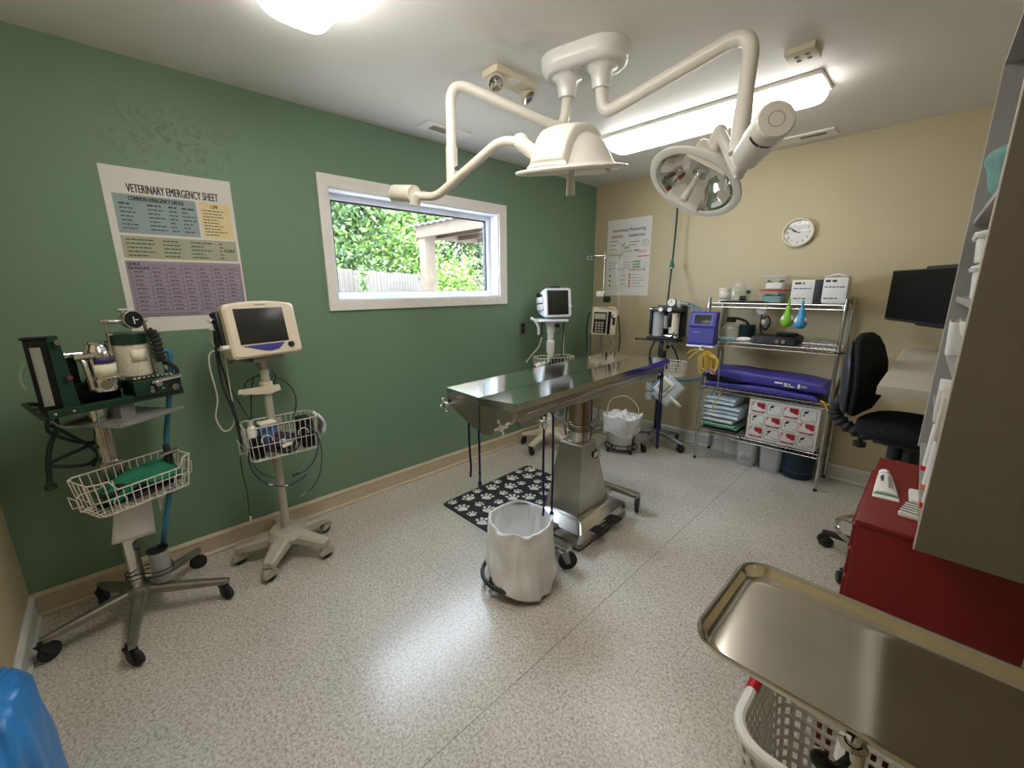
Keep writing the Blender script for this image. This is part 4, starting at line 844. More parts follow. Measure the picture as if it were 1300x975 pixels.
for (q, r, l_) in (((.048, -.018, 1.262), .011, .014), ((.056, -.012, 1.13), .009, .02)):
    b = B(fm); b.tube([q, (q[0]+.01, q[1]-l_, q[2])], r, 12); b.obj('valve_knob', 'chrome', fl)
b = B(); b.tube(smooth(RUN['a1_white_tube'], 5), .0055, 8); b.obj('white_tube', 'white_cable', t, world=True)
b = B(); b.tube([(-.085, -.02, 1.205), (.0, -.02, 1.205)], .012, 12); b.tube([(-.085, -.02, 1.205), (-.06, -.02, 1.205)], .016, 12); b.obj('inlet_pipe', 'chrome', t)
# vaporiser
b = B(); b.box((-.045, .035, 1.10), (.05, .05, .19), .006); b.box((.01, .03, 1.05), (.16, .06, .08), .006); b.obj('mount_block', 'black_gloss', t)
vm_ = Matrix.Translation((.03, -.035, 0))
b = B(vm_); b.lathe([(.001, 1.055), (.05, 1.055), (.053, 1.065), (.053, 1.105), (.046, 1.112), (.045, 1.195), (.040, 1.215), (.032, 1.228), (.030, 1.24), (.034, 1.243), (.034, 1.25), (.001, 1.252)], None, 36); vp_ = b.obj('vaporizer', 'chrome', t)
b = B(vm_); b.lathe([(.0462, 1.165), (.0462, 1.19)], None, 20, R_(-130), R_(-25)); b.obj('name_band', 'purple_label', vp_, thick=.001)
b = B(vm_); b.lathe([(.0462, 1.115), (.0462, 1.16)], None, 20, R_(-135), R_(-25)); b.obj('label', 'cream_label', vp_, thick=.001)
b = B(vm_); b.tube([(-.012, -.05, 1.082), (-.014, -.06, 1.082)], .018, 18); b.tube([(.038, -.045, 1.10), (.042, -.055, 1.10)], .009, 12); b.obj('dial', 'steel', vp_)
b = B(vm_); b.tube(fillet([(-.06, .01, 1.20), (-.055, -.03, 1.18), (-.05, -.045, 1.07)], .02), .008, 10); b.tube([(-.07, -.01, 1.195), (-.02, -.04, 1.20)], .012, 10); b.obj('bracket', 'steel', vp_)
# absorber canister
cm_ = Matrix.Translation((.142, -.015, 0))
b = B(cm_); b.lathe([(.001, 1.095), (.056, 1.095), (.058, 1.10), (.058, 1.225), (.001, 1.226)], None, 32); b.obj('canister', 'granules', t)
b = B(cm_); b.lathe([(.0605, 1.09), (.0605, 1.23)], None, 32); b.obj('canister_wall', 'clear_glass', t)
b = B(cm_); b.lathe([(.001, 1.228), (.064, 1.228), (.065, 1.232), (.065, 1.268), (.060, 1.274), (.001, 1.275)], None, 32); b.obj('canister_cap', 'dark_green_metal', t); b = B(cm_); b.lathe([(.001, 1.082), (.066, 1.082), (.066, 1.092), (.001, 1.094)], None, 32); b.obj('canister_base', 'dark_green_metal', t)
b = B(cm_); b.raw([(.0616*math.cos(R_(a)), .0616*math.sin(R_(a)), z) for z in (1.155, 1.205) for a in (-112, -95, -78, -60)], [(0, 1, 5, 4), (1, 2, 6, 5), (2, 3, 7, 6)]); cl = b.obj('canister_label', 'cream_label', t, thick=.0008)
b = B(cm_)
for s_ in (-1, 1): b.tube([(s_*.07, -.01, 1.09), (s_*.062, -.01, 1.325)], .0065, 10)
b.tube([(-.075, -.01, 1.322), (.075, -.01, 1.322)], .009, 10); b.box((-.068, -.01, 1.32), (.03, .02, .022), .004); b.obj('clamp_frame', 'steel', t)
b = B(cm_); b.lathe([(.001, -.03), (.028, -.03), (.034, -.015), (.036, .018), (.033, .02)], axis_m((.012, -.03, 1.325), (.1, -1, .1)), 28); b.tube([(.0, -.005, 1.34), (.0, -.005, 1.365)], .007, 10); b.tube([(-.018, -.005, 1.366), (.018, -.005, 1.366)], .007, 10); gg = b.obj('pressure_gauge', 'steel', t)
b = B(cm_); b.lathe([(.001, .0185), (.032, .0185)], axis_m((.012, -.03, 1.325), (.1, -1, .1)), 28); b.obj('gauge_dial', 'black_gloss', gg)
gm = cm_ @ axis_m((.012, -.03, 1.325), (.1, -1, .1)); b = B(); rect(b, gm, -.002, .002, -.018, .012, .0195); rect(b, gm, .004, .016, -.003, .001, .0195); b.obj('needle', 'paper', gg, flat=True)
b = B(); b.box((.18, -.045, 1.045), (.17, .11, .065), .006); blk = b.obj('valve_block', 'dark_green_metal', t)
b = B()
for x, z, r, l_ in ((.17, 1.058, .012, .03), (.225, 1.035, .014, .035), (.15, 1.03, .008, .012), (.15, 1.045, .006, .012), (.19, 1.035, .006, .01)): b.tube([(x, -.10, z), (x, -.10-l_, z)], r, 12)
b.tube([(.15, -.115, 1.068), (.26, -.115, 1.078)], .009, 10)
for k in range(9): b.sphere((.11+k*.016, -.085, 1.085), .008, seg=8)
b.tube([(.25, -.04, 1.06), (.25, -.04, 1.12)], .014, 12); b.obj('fittings', 'chrome', blk)
P_ = smooth(RUN['a1_bellows'], 10); b = B(); b.tube(P_, [.021 if k % 4 < 2 else .016 for k in range(len(P_))], 14); b.obj('bellows_hose', 'black_rubber', t, world=True, ang=20)
b = B(); b.tube(smooth(RUN['a1_black_right'], 6), .009, 8); b.obj('elbow_hose', 'black_rubber', t, world=True)
b = B(); b.tube(smooth([Vector(q)+Vector((.06, .022, 0))*(1 if q[2] < .75 else 0) for q in RUN['a1_blue_hose'][:-1]]+[Vector(RUN['a1_blue_hose'][-1])+Vector((.0, .03, 0))], 8), .0105, 12); b.obj('scavenger_hose', 'blue_hose', t, world=True)
for k in 'abcde':
    b = B(); b.tube(smooth(RUN['a1_green_'+k], 8), .0085 if k == 'a' else .0065, 10); b.obj('gas_hose', 'green_hose', t, world=True)
for k in ('a1_clear_tube', 'a1_clear_back'):
    b = B(); b.tube(smooth(RUN[k], 6), .004, 8); b.obj('clear_tube', 'frosted', t, world=True)
q = Vector(RUN['a1_green_a'][-1]); b = B(); b.tube([q+Vector((0, 0, .012)), q-Vector((0, 0, .012))], .010, 12); b.tube([q-Vector((0, 0, .012)), q-Vector((0, 0, .03))], .019, 14); b.obj('hose_connector', 'dark_green_metal', t, world=True)
# lower steel tray
tm = Matrix.Translation((.075, -.045, .93)) @ Matrix.Rotation(R_(17), 4, 'Z')
b = B(tm); b.box((0, 0, 0), (.27, .26, .004), .001)
for sgn in (-1, 1): b.box((0, sgn*.13, .007), (.27, .004, .016), .001)
b.box((0, .02, .03), (.06, .06, .06), .004); b.obj('steel_tray', 'grey_metal', t)
# wire basket
BM = Matrix.Translation((.025, -.128, .608)) @ Matrix.Rotation(R_(3), 4, 'Z')
b = wire_basket(t, BM, .345, .172, .135, .1, .0021, dip=.042, nx=13, ny=5)
for s_ in (-1, 1):
    b.tube([BM @ Vector(q) for q in ((s_*.16, -.03, .03), (s_*.19, -.03, .035), (s_*.195, -.03, .085), (s_*.195, .03, .085), (s_*.19, .03, .035), (s_*.16, .03, .03))], .0021, 5)
for x in (-.095, .11): b.tube([BM @ Vector((x+.02*math.cos(a), -.087, .045+.02*math.sin(a))) for a in [k*math.pi/8 for k in range(-2, 11)]], .0021, 5)
b.obj('wire_basket', 'white_enamel', t)
# scavenging canister strapped to the pole
sm_ = Matrix.Translation((AX+.035, AY+.085, 0)) @ Matrix.Diagonal((.9, .9, 1, 1)) @ Matrix.Translation((0, 0, .008))
b = B(); b.lathe([(.001, .15), (.035, .15), (.038, .155), (.039, .29), (.042, .292), (.042, .302), (.036, .303), (.001, .296)], sm_, 30, wob=lambda a, z: 1+.01*math.sin(7*a)); cn = b.obj('charcoal_canister', 'frosted', t, world=True)
b = B(); b.lathe([(.001, .152), (.034, .152), (.036, .28), (.001, .281)], sm_, 24); b.obj('filler', 'chair_shell', cn, world=True)
b = B(); b.lathe([(.001, .296), (.041, .297), (.0435, .303), (.0435, .309), (.036, .31), (.03, .304), (.001, .303)], sm_, 30); b.obj('lid', 'black_plastic', cn, world=True)
b = B()
for z in (.205, .225): b.tube(smooth([(AX+.03, AY-.028, z), (AX+.04, AY+.02, z), (AX+.075, AY+.06, z), (AX+.075, AY+.11, z), (AX+.03, AY+.127, z), (AX-.015, AY+.10, z), (AX-.025, AY-.02, z)], 5, True), .0025, 6, closed=True)
b.obj('strap', 'black_rubber', t, world=True)
# things in the basket
I_ = RM[t.name]
def gp(u, v):
    x = -.085+.25*u; y = -.05-.13*v
    z = .650+.025*math.sin(u*3.1)+.05*u*(1-v)+.03*mnoise.noise(Vector((u*4, v*4, 1)))
    return I_ @ Vector((x, y, z))
b = B(); b.surf(gp, 26, 14); o = tag(b.obj('breathing_bag', 'green_cloth', ang=60, thick=.022), 'green rebreathing bag lying in the white wire basket of the anaesthesia machine', 'breathing bag')
def dark(u, v):
    a = 2*math.pi*u; f = .35+.65*math.sin(math.pi*min(max(v, .02), .98)); x = -.10+.27*v; r = .038*f
    return I_ @ Vector((x, -.125+.055*f*math.cos(a), .620+.012*f*math.sin(a)+.012*v+.004*mnoise.noise(Vector((x*30, a, 0)))))
b = B(); b.surf(dark, 20, 24, True); tag(b.obj('rubber_pouch', 'black_rubber', thick=.001), 'black rubber item lying along the bottom of the white wire basket under the green bag', 'rubber pouch')
b = B(); b.tube([I_ @ Vector((-.055+.033*math.cos(2*math.pi*k/24), -.135+.03*math.sin(2*math.pi*k/24), .672+.008*math.cos(2*math.pi*k/24))) for k in range(24)], .009, 10, closed=True); tag(b.obj('face_mask', 'black_rubber'), 'black rubber mask ring at the near end of the white wire basket', 'mask')
t2 = thing('circuit_connector', 'black and chrome hose connector standing at the far end of the white wire basket', 'connector', I_ @ Vector((.165, -.10, .612)), 110)
b = B(); b.tube([(0, 0, .03), (.0, .01, .17)], [.022, .012], 14); b.obj('body', 'black_rubber', t2)
b = B(); b.tube([(-.04, -.015, .135), (.03, -.015, .145)], .008, 10); b.tube([(.01, -.018, .05), (.02, -.018, .13)], .016, 12); b.obj('metal_fitting', 'chrome', t2)
# folded paper hanging from the basket
def pap(sx):
    def f(u, v):
        x = -.03+.125*u+sx*v; y = -.04-.006*math.sin(u*3)-.01*v; z = .575-.16*v-.03*u*v
        return I_ @ Vector((x-.04*v*(1-.6*u), y, z))
    return f
b = B(); b.surf(pap(0), 8, 8); tag(b.obj('absorbent_pad', 'paper', thick=.0025), 'white absorbent pad hanging below the white wire basket beside the blue hose', 'pad')
b = B(); b.surf(lambda u, v: I_ @ Vector((.112+.06*u-.05*v*u, -.045-.01*v, .575-.11*v*(1-.5*u))), 6, 8); tag(b.obj('absorbent_pad', 'paper', thick=.0025), 'white pad corner showing to the right of the blue hose below the basket', 'pad')
# ------------------------------------------------------------------ patient monitor on its stand
MX, MY = .30, .54
t = thing('patient_monitor', 'beige patient monitor with dark screen on a putty rolling stand, left of the window', 'patient monitor', (MX, MY, 0), 105)
angs = [R_(a) for a in (250, 322, 34, 106, 178)]
cs = [(MX+.235*math.cos(a), MY+.235*math.sin(a)) for a in angs]
hb = star(t, (MX, MY), cs, .125, .105, .045, .095, 'putty_plastic', one=True, hub_r=.10)
for (x, y), a, dy in zip(cs, angs, (.5, -.5, 1.2, .4, .2)): caster(hb, x, y, a+dy, .034, .022, .085, 'putty_plastic', 'black_rubber', world=True)
b = B(); b.cyl((0, 0, .14), (0, 0, 1.09), .0195, seg=24); b.lathe([(.03, .145), (.024, .16), (.0195, .165)], None, 24); b.obj('pole', 'putty_plastic', t)
hm = Matrix.Translation((.0, -.02, 1.245)) @ Matrix.Rotation(R_(-10), 4, 'X')
b = B(hm)
def scr(w_, h_, y, r=.018, arch=.014): return [Vector((x, y, z+(arch*(1-(2*x/w_)**2) if z > 0 else 0))) for x, z in rrect(w_, h_, r, 6)]
def ringx(w_, h_, y):
    pts = []
    for k in range(40):
        f = k/40
        pts.append(f)
    base = rrect(w_, h_, .02, 5); out = []
    for i in range(len(base)):
        a = Vector(base[i]); c = Vector(base[(i+1) % len(base)]); n_ = 5 if (c-a).length > .05 else 1
        for j in range(n_): q = a.lerp(c, j/n_); out.append(Vector((q.x, y, q.y+(.016*(1-(2*q.x/w_)**2) if q.y > 0 else 0))))
    return out
b.loft([ringx(.30, .215, .085), ringx(.315, .23, .07), ringx(.335, .25, .0), ringx(.34, .254, -.03), ringx(.338, .25, -.038), ringx(.318, .232, -.047)]); hs = b.obj('housing', 'beige_plastic', t, ang=30)
b = B(hm); b.box((-.012, -.0475, .022), (.232, .003, .168), .001); b.obj('screen', 'screen_dark', hs)
b = B(hm); b.loft([[Vector((x, y, z)) for x, z in ((-.12, -.068), (.08, -.068), (.045, -.098), (.01, -.103), (-.02, -.1), (-.09, -.078))] for y in (-.0475, -.050)]); b.obj('button_strip', 'purple_plastic', hs)
b = B(hm); b.lathe([(.001, 0), (.014, 0), (.013, .014), (.011, .016), (.001, .016)], axis_m((.108, -.047, -.082), (0, -1, 0)), 22); b.obj('rotary_knob', 'black_plastic', hs)
b = B(hm); b.box((0, -.047, .1225), (.05, .002, .006)); b.obj('badge', 'grey_cable', hs)
b = B(hm); b.box((-.172, .02, .02), (.025, .05, .17), .008)
for z in (.09, .06, .035, -.01, -.05): b.tube([(-.17, .02, z), (-.195, .015, z)], .009, 10)
b.obj('connector_panel', 'black_plastic', hs)
b = B(hm); b.tube([(-.185, .03, .065), (-.21, .02, .068)], .010, 10); b.tube([(-.185, .03, .03), (-.205, .02, .032)], .009, 10); b.tube([(-.165, -.02, -.065), (-.205, -.03, -.065)], .011, 10); b.obj('plug', 'white_plastic', hs)
b = B(); b.box((.0, .0, 1.105), (.15, .12, .014), .003); b.box((0, -.055, 1.112), (.15, .012, .02), .003); b.tube([(0, 0, 1.05), (0, 0, 1.10)], [.022, .04], 16); b.box((-.11, .01, 1.108), (.07, .05, .016), .003); b.obj('mount_plate', 'galv', t)
b = B(); b.loft([[Vector((x, y, z)) for x, z in ((-.15, .955), (-.145, .975), (.05, .965), (.055, .935), (.0, .928), (-.06, .935))] for y in (-.03, -.022)]); b.tube([(0, 0, .925), (0, 0, .985)], .03, 20); b.box((-.05, .0, .95), (.14, .02, .026), .006); b.obj('cable_hook', 'cream_plastic', t)
BM = RM[t.name].inverted() @ Matrix.Translation((.385, .555, .632)) @ Matrix.Rotation(R_(88), 4, 'Z')
b = wire_basket(t, BM, .325, .165, .168, .06, .0018, dip=0, nx=13, ny=5)
for x in (-.08, .085): b.tube([BM @ Vector((x+.024*math.cos(a), -.084, .10+.024*math.sin(a))) for a in [k*math.pi/8 for k in range(-1, 10)]], .0026, 6)
for s_ in (-1, 1): b.tube([BM @ Vector(q) for q in ((s_*.155, -.03, .04), (s_*.19, -.03, .04), (s_*.19, -.03, .10), (s_*.19, .03, .10), (s_*.16, .03, .04))], .0018, 5)
b.obj('wire_basket', 'white_enamel', t)
b = B(BM); b.box((0, .09, .12), (.06, .02, .07), .004); b.obj('basket_clamp', 'putty_plastic', t)
for k, r_, m_ in (('m1_grey_a', .0055, 'dark_cable'), ('m1_grey_b', .005, 'dark_cable'), ('m1_white_loop', .0035, 'white_cable'), ('m1_white_b', .0035, 'white_cable'), ('m1_thin_a', .003, 'dark_cable'), ('m1_hook_loop', .0032, 'dark_cable'), ('m1_thin_c', .003, 'green_hose'), ('m1_navy_loop', .0034, 'blue_cable'), ('m1_teal_loop', .0034, 'blue_cable'), ('m1_green_loop', .0022, 'green_hose'), ('m1_right_cord', .0025, 'dark_cable'), ('m1_left_cord', .0026, 'dark_cable')):
    b = B(); b.tube(smooth(RUN[k], 8), r_, 8); b.obj('cable', m_, t, world=True)
for k, r_, m_ in (('m1_navy_loop', .006, 'dark_cable'), ('m1_left_cord', .0055, 'chrome'), ('m1_right_cord', .004, 'grey_cable')):
    q, q0 = Vector(RUN[k][-1]), Vector(RUN[k][-2]); d = (q-q0).normalized(); b = B(); b.tube([q-d*.012, q+d*.02], r_, 8); b.obj('cable_tip', m_, t, world=True)
b = B()
for k, i in (('m1_teal_loop', 6), ('m1_teal_loop', 7)):
    q, q0 = Vector(RUN[k][i]), Vector(RUN[k][i+1]); b.tube([q, q.lerp(q0, .25)], .004, 8)
b.obj('cable_marker', 'paper', t, world=True)
# basket contents of the monitor stand
BW = Matrix.Translation((.385, .555, .632)) @ Matrix.Rotation(R_(88), 4, 'Z')
o = thing('supply_box', 'small blue box standing in the monitor stand basket beside the pole', 'box', BW @ Vector((-.05, .035, .006)), 92)
b = B(); b.box((0, 0, .075), (.075, .06, .14), .003); b.obj('carton', mat('blue_carton', s(72,104,160), .6), o); b = B(); b.box((0, 0, .148), (.078, .063, .012), .003); b.obj('lid', 'cream_label', o)
o = thing('bottle', 'white plastic bottle standing at the left end of the monitor stand basket', 'bottle', BW @ Vector((-.12, .03, .006)), 88)
b = B(); b.lathe([(.001, 0), (.02, 0), (.022, .01), (.022, .13), (.012, .145), (.001, .146)], None, 20); b.obj('body', 'white_plastic', o); b = B(); b.lathe([(.001, .145), (.009, .145), (.008, .175), (.001, .176)], None, 14); b.obj('cap', 'cream_plastic', o)
b = B(); rn = random.Random(21)
for k in range(9):
    a0 = rn.uniform(0, 6); rr_x, rr_z = .055+.03*rn.random(), .026+.018*rn.random(); yy = -.066+.010*k
    b.tube([BW @ Vector((.0+rr_x*math.cos(a)+.01*math.sin(3*a), yy+.01*math.sin(2*a+k), .05+rr_z*math.sin(a)+.006*math.cos(3*a+k))) for a in [a0+2*math.pi*j/20 for j in range(20)]], .0045, 7, closed=True)
tag(b.obj('cable_coil', 'cable_purple'), 'dark purple cable bundle coiled in the front of the monitor stand basket', 'cable')
b = B(); b.tube([BW @ Vector(q) for q in ((-.015, -.07, .045), (.03, -.072, .055))], .009, 10); b.tube([BW @ Vector((-.01, -.07, .085)), BW @ Vector((.0, -.07, .055))], .007, 8); tag(b.obj('cable_plug', 'white_plastic'), 'white cable plug lying on the purple cables in the monitor stand basket', 'plug')
b = B(BW); b.box((.115, .0, .08), (.06, .12, .15), .01); tag(b.obj('pouch', 'black_fabric'), 'black pouch standing at the right end of the monitor stand basket', 'pouch')
b = B(BW); b.box((-.115, -.035, .055), (.06, .05, .10), .01); tag(b.obj('pouch', 'black_fabric'), 'black pouch at the left front of the monitor stand basket below the white bottle', 'pouch')
def cuff(u, v):
    return BW @ Vector((.172+.012*v+.022*math.sin(v*3), -.06+.10*u, .16-.10*v+.01*math.sin(u*9)))
b = B(); b.surf(cuff, 14, 8); tag(b.obj('pressure_cuff', 'towel_white', thick=.012), 'pale pressure cuff hanging over the right end of the monitor stand basket', 'cuff')
# ------------------------------------------------------------------ corner monitor
def V4(xy, rz): return Matrix.Translation((xy[0], xy[1], 0)) @ Matrix.Rotation(R_(rz), 4, 'Z')
X2, Y2 = .265, 2.81
t = thing('patient_monitor', 'white boxy patient monitor on a cream rolling stand in the far left corner', 'patient monitor', (X2, Y2, 0), 66)
hm = Matrix.Translation((.035, -.02, 1.315)) @ Matrix.Rotation(R_(-6), 4, 'X')
b = B(hm); b.loft([[Vector((x, y, z)) for x, z in rrect(w_, h_, .02, 4)] for y, w_, h_ in ((.17, .19, .17), (.10, .215, .20), (.03, .225, .235), (-.05, .24, .245), (-.06, .235, .24))]); hs = b.obj('housing', 'vinyl_white', t, ang=30)
b = B(hm); b.box((-.006, -.0605, .0), (.195, .004, .205), .001); b.obj('screen', 'screen_dark', hs)
b = B(hm); b.lathe([(.001, 0), (.013, 0), (.012, .016), (.001, .017)], axis_m((.108, -.058, -.035), (0, -1, 0)), 16); b.obj('rotary_knob', 'white_plastic', hs)
b = B(hm); b.tube([(-.04, .05, .128), (-.035, .05, .14), (.06, .05, .142), (.065, .05, .128)], .008, 8); b.box((-.112, .08, .03), (.02, .10, .1), .004); b.box((-.118, .10, .08), (.02, .05, .03), .006); b.obj('carry_handle', 'black_plastic', hs)
for z in (.03, -.03):
    b = B(hm); b.box((-.118, .05, z), (.03, .12, .05), .004); b.obj('side_module', 'white_plastic', hs)
b = B(); b.box((.0, .02, 1.168), (.24, .25, .02), .004); b.box((-.08, -.09, 1.168), (.14, .04, .012), .003); b.obj('platform', 'vinyl_white', t)
b = B(); b.cyl((0, 0, .16), (0, 0, .95), .026, seg=22); b.lathe([(.034, .88), (.036, .89), (.036, .98), (.028, .99), (.028, 1.05), (.035, 1.06), (.035, 1.10), (.05, 1.16)], None, 24); b.obj('pole', 'white_plastic', t)
b = B(); b.cyl((.03, -.03, 1.12), (.055, -.06, 1.12), .014, seg=14); b.obj('lock_knob', 'black_plastic', t)
b = B(); b.tube(smooth(RUN['m2_white_arm'], 6), [.012]+[.014]*(len(smooth(RUN['m2_white_arm'], 6))-1), 12); b.obj('probe_holder', 'white_plastic', t, world=True)
b = B(); b.tube(smooth(RUN['m2_hose'], 6), .006, 10); b.obj('breathing_tube', 'white_cable', t, world=True)
for k, r_, m_ in (('m2_cable_a', .004, 'dark_cable'), ('m2_cable_b', .005, 'dark_cable'), ('m2_tube_r', .003, 'dark_cable')):
    b = B(); b.tube(smooth(RUN[k], 6), r_, 8); b.obj('cable', m_, t, world=True)
b = B(); b.cyl((.14, .02, .55), (.14, .02, 1.05), .005, seg=8); b.tube([(0, .02, .6), (.14, .02, .6)], .005); b.obj('side_rod', 'white_cable', t)
BM = Matrix.Translation((-.0, -.07, .745)); b = wire_basket(t, BM, .34, .16, .11, .06, .0024, nx=11, ny=4); b.obj('wire_basket', 'white_enamel', t)
b = B(); b.box((0, -.02, .785), (.07, .06, .07), .006); b.obj('basket_clamp', 'white_plastic', t)
angs = [R_(a) for a in (-80, -8, 64, 136, 208)]
cs = [(X2+.30*math.cos(a), Y2+.30*math.sin(a)) for a in angs]; cs[4] = (.075, Y2-.145); cs[3] = (.08, Y2+.2)
hb = star(t, (X2, Y2), cs, .15, .075, .035, .10, 'cream_plastic', one=True, hub_r=.07)
for (x, y), a in zip(cs, angs): caster(hb, x, y, a+1.2, .036, .022, .09, 'black_plastic', 'black_rubber', world=True)
MW = RM[t.name]
o = thing('sensor_cable', 'black cable bundle lying in the wire basket of the corner monitor', 'cable', MW @ Vector((.0, -.07, .755)), 66); b = B()
for k in range(5): b.tube([Vector((.02+(.06+.012*k)*math.cos(a), .01*math.sin(2*a)-.02+.01*k, .05+.04*math.sin(a+k*.4))) for a in [2*math.pi*j/18 for j in range(18)]], .007, 7, closed=True)
b.obj('coil', 'black_rubber', o); b = B(); b.box((-.02, -.03, .085), (.06, .03, .03), .006); b.obj('plug', 'black_plastic', o)
o = thing('hose_fitting', 'white breathing hose fitting at the left end of the corner monitor basket', 'fitting', MW @ Vector((-.17, -.12, .785)), 66); b = B(); b.tube([(-.02, 0, 0), (.02, -.01, .02)], .024, 14); b.tube([(.02, -.01, .02), (.06, .0, .03)], .015, 12); b.obj('body', 'white_plastic', o); b = B(); b.tube([(-.021, 0, -.0005), (-.04, 0, -.01)], [.012, .008], 12); b.obj('cap', 'red_plastic', o)
# ------------------------------------------------------------------ IV pole + pump
X3, Y3 = .385, 3.43
t = thing('infusion_pump', 'cream infusion pump with dark keypad on a chrome drip pole in the far corner', 'infusion pump', (X3, Y3, 0), 42)
b = B(); b.cyl((0, 0, .06), (0, 0, 1.40), .0125, seg=14); b.cyl((0, 0, 1.40), (0, 0, 1.765), .0052, seg=12); b.lathe([(.014, 1.36), (.017, 1.37), (.017, 1.40), (.012, 1.41)], None, 16); b.lathe([(.006, 1.68), (.010, 1.69), (.010, 1.71), (.006, 1.72)], None, 12); b.obj('pole', 'chrome', t)
b = B(); b.tube([(-.155, 0, 1.71), (-.15, 0, 1.728), (.13, 0, 1.738), (.135, 0, 1.725)], .0045, 8)
for x in (-.155, -.12, .135): b.tube(smooth([(x, 0, 1.73), (x-.008, -.01, 1.71), (x, -.015, 1.695), (x+.01, -.01, 1.705)], 5), .0045, 8)
b.obj('hook_bar', 'chrome', t)
b = B(); b.box((-.035, -.01, 1.385), (.07, .04, .05), .014); b.obj('pole_clamp', 'white_plastic', t); b = B(); b.cyl((.045, -.04, 1.335), (.02, -.01, 1.335), .03, seg=18); b.obj('clamp_knob', 'black_plastic', t)
pm = Matrix.Translation((.0, -.06, 1.13)) @ Matrix.Rotation(R_(3), 4, 'Y')
b = B(pm); b.box((-.0, .0, .0), (.225, .11, .24), .012); b.box((0, -.0, .124), (.215, .10, .012), .005); hs = b.obj('housing', 'cream_plastic', t)
b = B(pm); b.box((-.038, -.0555, -.008), (.12, .004, .195), .003); kp = b.obj('keypad', 'black_plastic', hs)
b = B(pm)
for i in range(3):
    for j in range(4): b.box((-.07+.028*i, -.058, -.088+.026*j), (.02, .003, .016), .002)
b.obj('keys', 'putty_plastic', hs); b = B(pm); b.box((-.04, -.058, .05), (.10, .002, .05)); b.box((-.01, -.0505, .124), (.09, .002, .010)); b.obj('display', 'poster_green', hs)
b = B(pm); b.box((.045, -.057, -.008), (.028, .006, .21), .002); b.obj('door_gap', 'black_gloss', hs); b = B(pm); b.box((.088, -.0575, .01), (.026, .006, .07), .004); b.box((.068, -.057, .05), (.012, .006, .03), .002); b.obj('latch', 'black_plastic', hs)
b = B(pm); b.tube(fillet([(.03, -.05, .13), (.085, -.055, .135), (.112, -.05, .10), (.112, -.05, .06)], .03), .011, 10); b.obj('carry_handle', 'cream_plastic', hs)
for k in ('iv_black_l', 'iv_black_r'):
    b = B(); b.tube(smooth(RUN[k], 6), .006, 8); b.obj('cable', 'dark_cable', t, world=True)
b = B(); b.tube(smooth(RUN['iv_tube'], 6), .005, 8); b.obj('tubing', 'frosted', t, world=True)
b = B(); b.cyl((-.125, .0, .10), (-.125, .0, 1.12), .006, seg=8); b.tube([(-.125, 0, .5), (0, 0, .5)], .005); b.tube([(-.125, 0, 1.1), (0, 0, 1.1)], .005); b.obj('side_rod', 'chrome', t)
cs = [(X3+.235*math.cos(a), Y3+.235*math.sin(a)) for a in [R_(60+72*k) for k in range(5)]]
hb = star(t, (X3, Y3), cs, .10, .045, .025, .075, 'grey_metal', one=True, hub_r=.04)
for (x, y), k in zip(cs, range(5)): caster(hb, x, y, R_(60+72*k)+.8, .028, .02, .07, world=True)
MW = RM[t.name]
o = thing('fluid_bag', 'clear fluid bag and drip line hanging in front of the Anesthesia Monitoring poster', 'fluid bag', MW @ Vector((.135, -.01, 1.44)), 42)
b = B(); b.loft([[Vector((x*.038*w_, y*.012*d_, z)) for x, y in [(math.cos(2*math.pi*k/20), math.sin(2*math.pi*k/20)) for k in range(20)]] for z, w_, d_ in ((.03, .25, .4), (.05, .6, .9), (.08, .9, 1.3), (.14, 1, 1.3), (.20, 1, .9), (.235, .95, .4), (.25, .9, .15))]); b.obj('bag', 'clear_plastic', o)
b = B(); b.lathe([(.006, .03), (.009, .02), (.009, -.03), (.004, -.035)], None, 12); b.obj('drip_chamber', 'clear_plastic', o)
b = B(); b.tube(smooth([(0, 0, -.03), (.01, -.01, -.12), (.012, -.02, -.25), (.0, -.03, -.33)], 6), .0022, 6); b.obj('drip_line', 'white_cable', o)
# ------------------------------------------------------------------ second anaesthesia machine
X4, Y4 = .960, 3.545
t = thing('anesthesia_machine', 'black wall-panel style anaesthesia machine on a dark wheeled stand, left of the wire shelving', 'anaesthesia machine', (X4, Y4, 0), 8)
b = B(); b.box((.045, .06, 1.15), (.27, .022, .27), .006); b.box((.02, -.02, 1.255), (.275, .13, .035), .008); b.box((-.0, .0, 1.005), (.27, .16, .025), .005); b.box((-.115, .01, 1.14), (.02, .11, .22), .004); b.obj('frame', 'black_plastic', t)
b = B(); b.bx(.17, .215, .045, .065, 1.01, 1.28, .004); b.obj('back_plate', 'grey_metal', t)
b = B(); b.lathe([(.001, 1.02), (.048, 1.02), (.048, 1.235), (.001, 1.236)], Matrix.Translation((-.055, -.01, 0)), 26); b.obj('absorber_canister', 'frosted', t)
b = B(); b.lathe([(.001, 1.022), (.044, 1.022), (.044, 1.09), (.001, 1.091)], Matrix.Translation((-.055, -.01, 0)), 26); b.obj('granule_fill', 'grey_cable', t)
b = B(); b.tube([(.085, -.02, 1.05), (.085, -.02, 1.225)], .042, 24); vp_ = b.obj('vaporizer', 'cream_plastic', t)
b = B(); b.box((.06, -.063, 1.165), (.028, .01, .12), .004); b.obj('flow_gauge', 'black_gloss', vp_); b = B(); b.tube([(.02, -.035, 1.09), (.02, -.035, 1.20)], .022, 14); b.obj('valve_body', 'grey_metal', t)
for x in (-.035, .04): b = B(); b.lathe([(.001, 0), (.017, 0), (.019, .012), (.012, .016), (.001, .013)], axis_m((x+.02, -.085, 1.255), (0, -1, 0)), 20); b.obj('valve_dome', 'white_plastic', t)
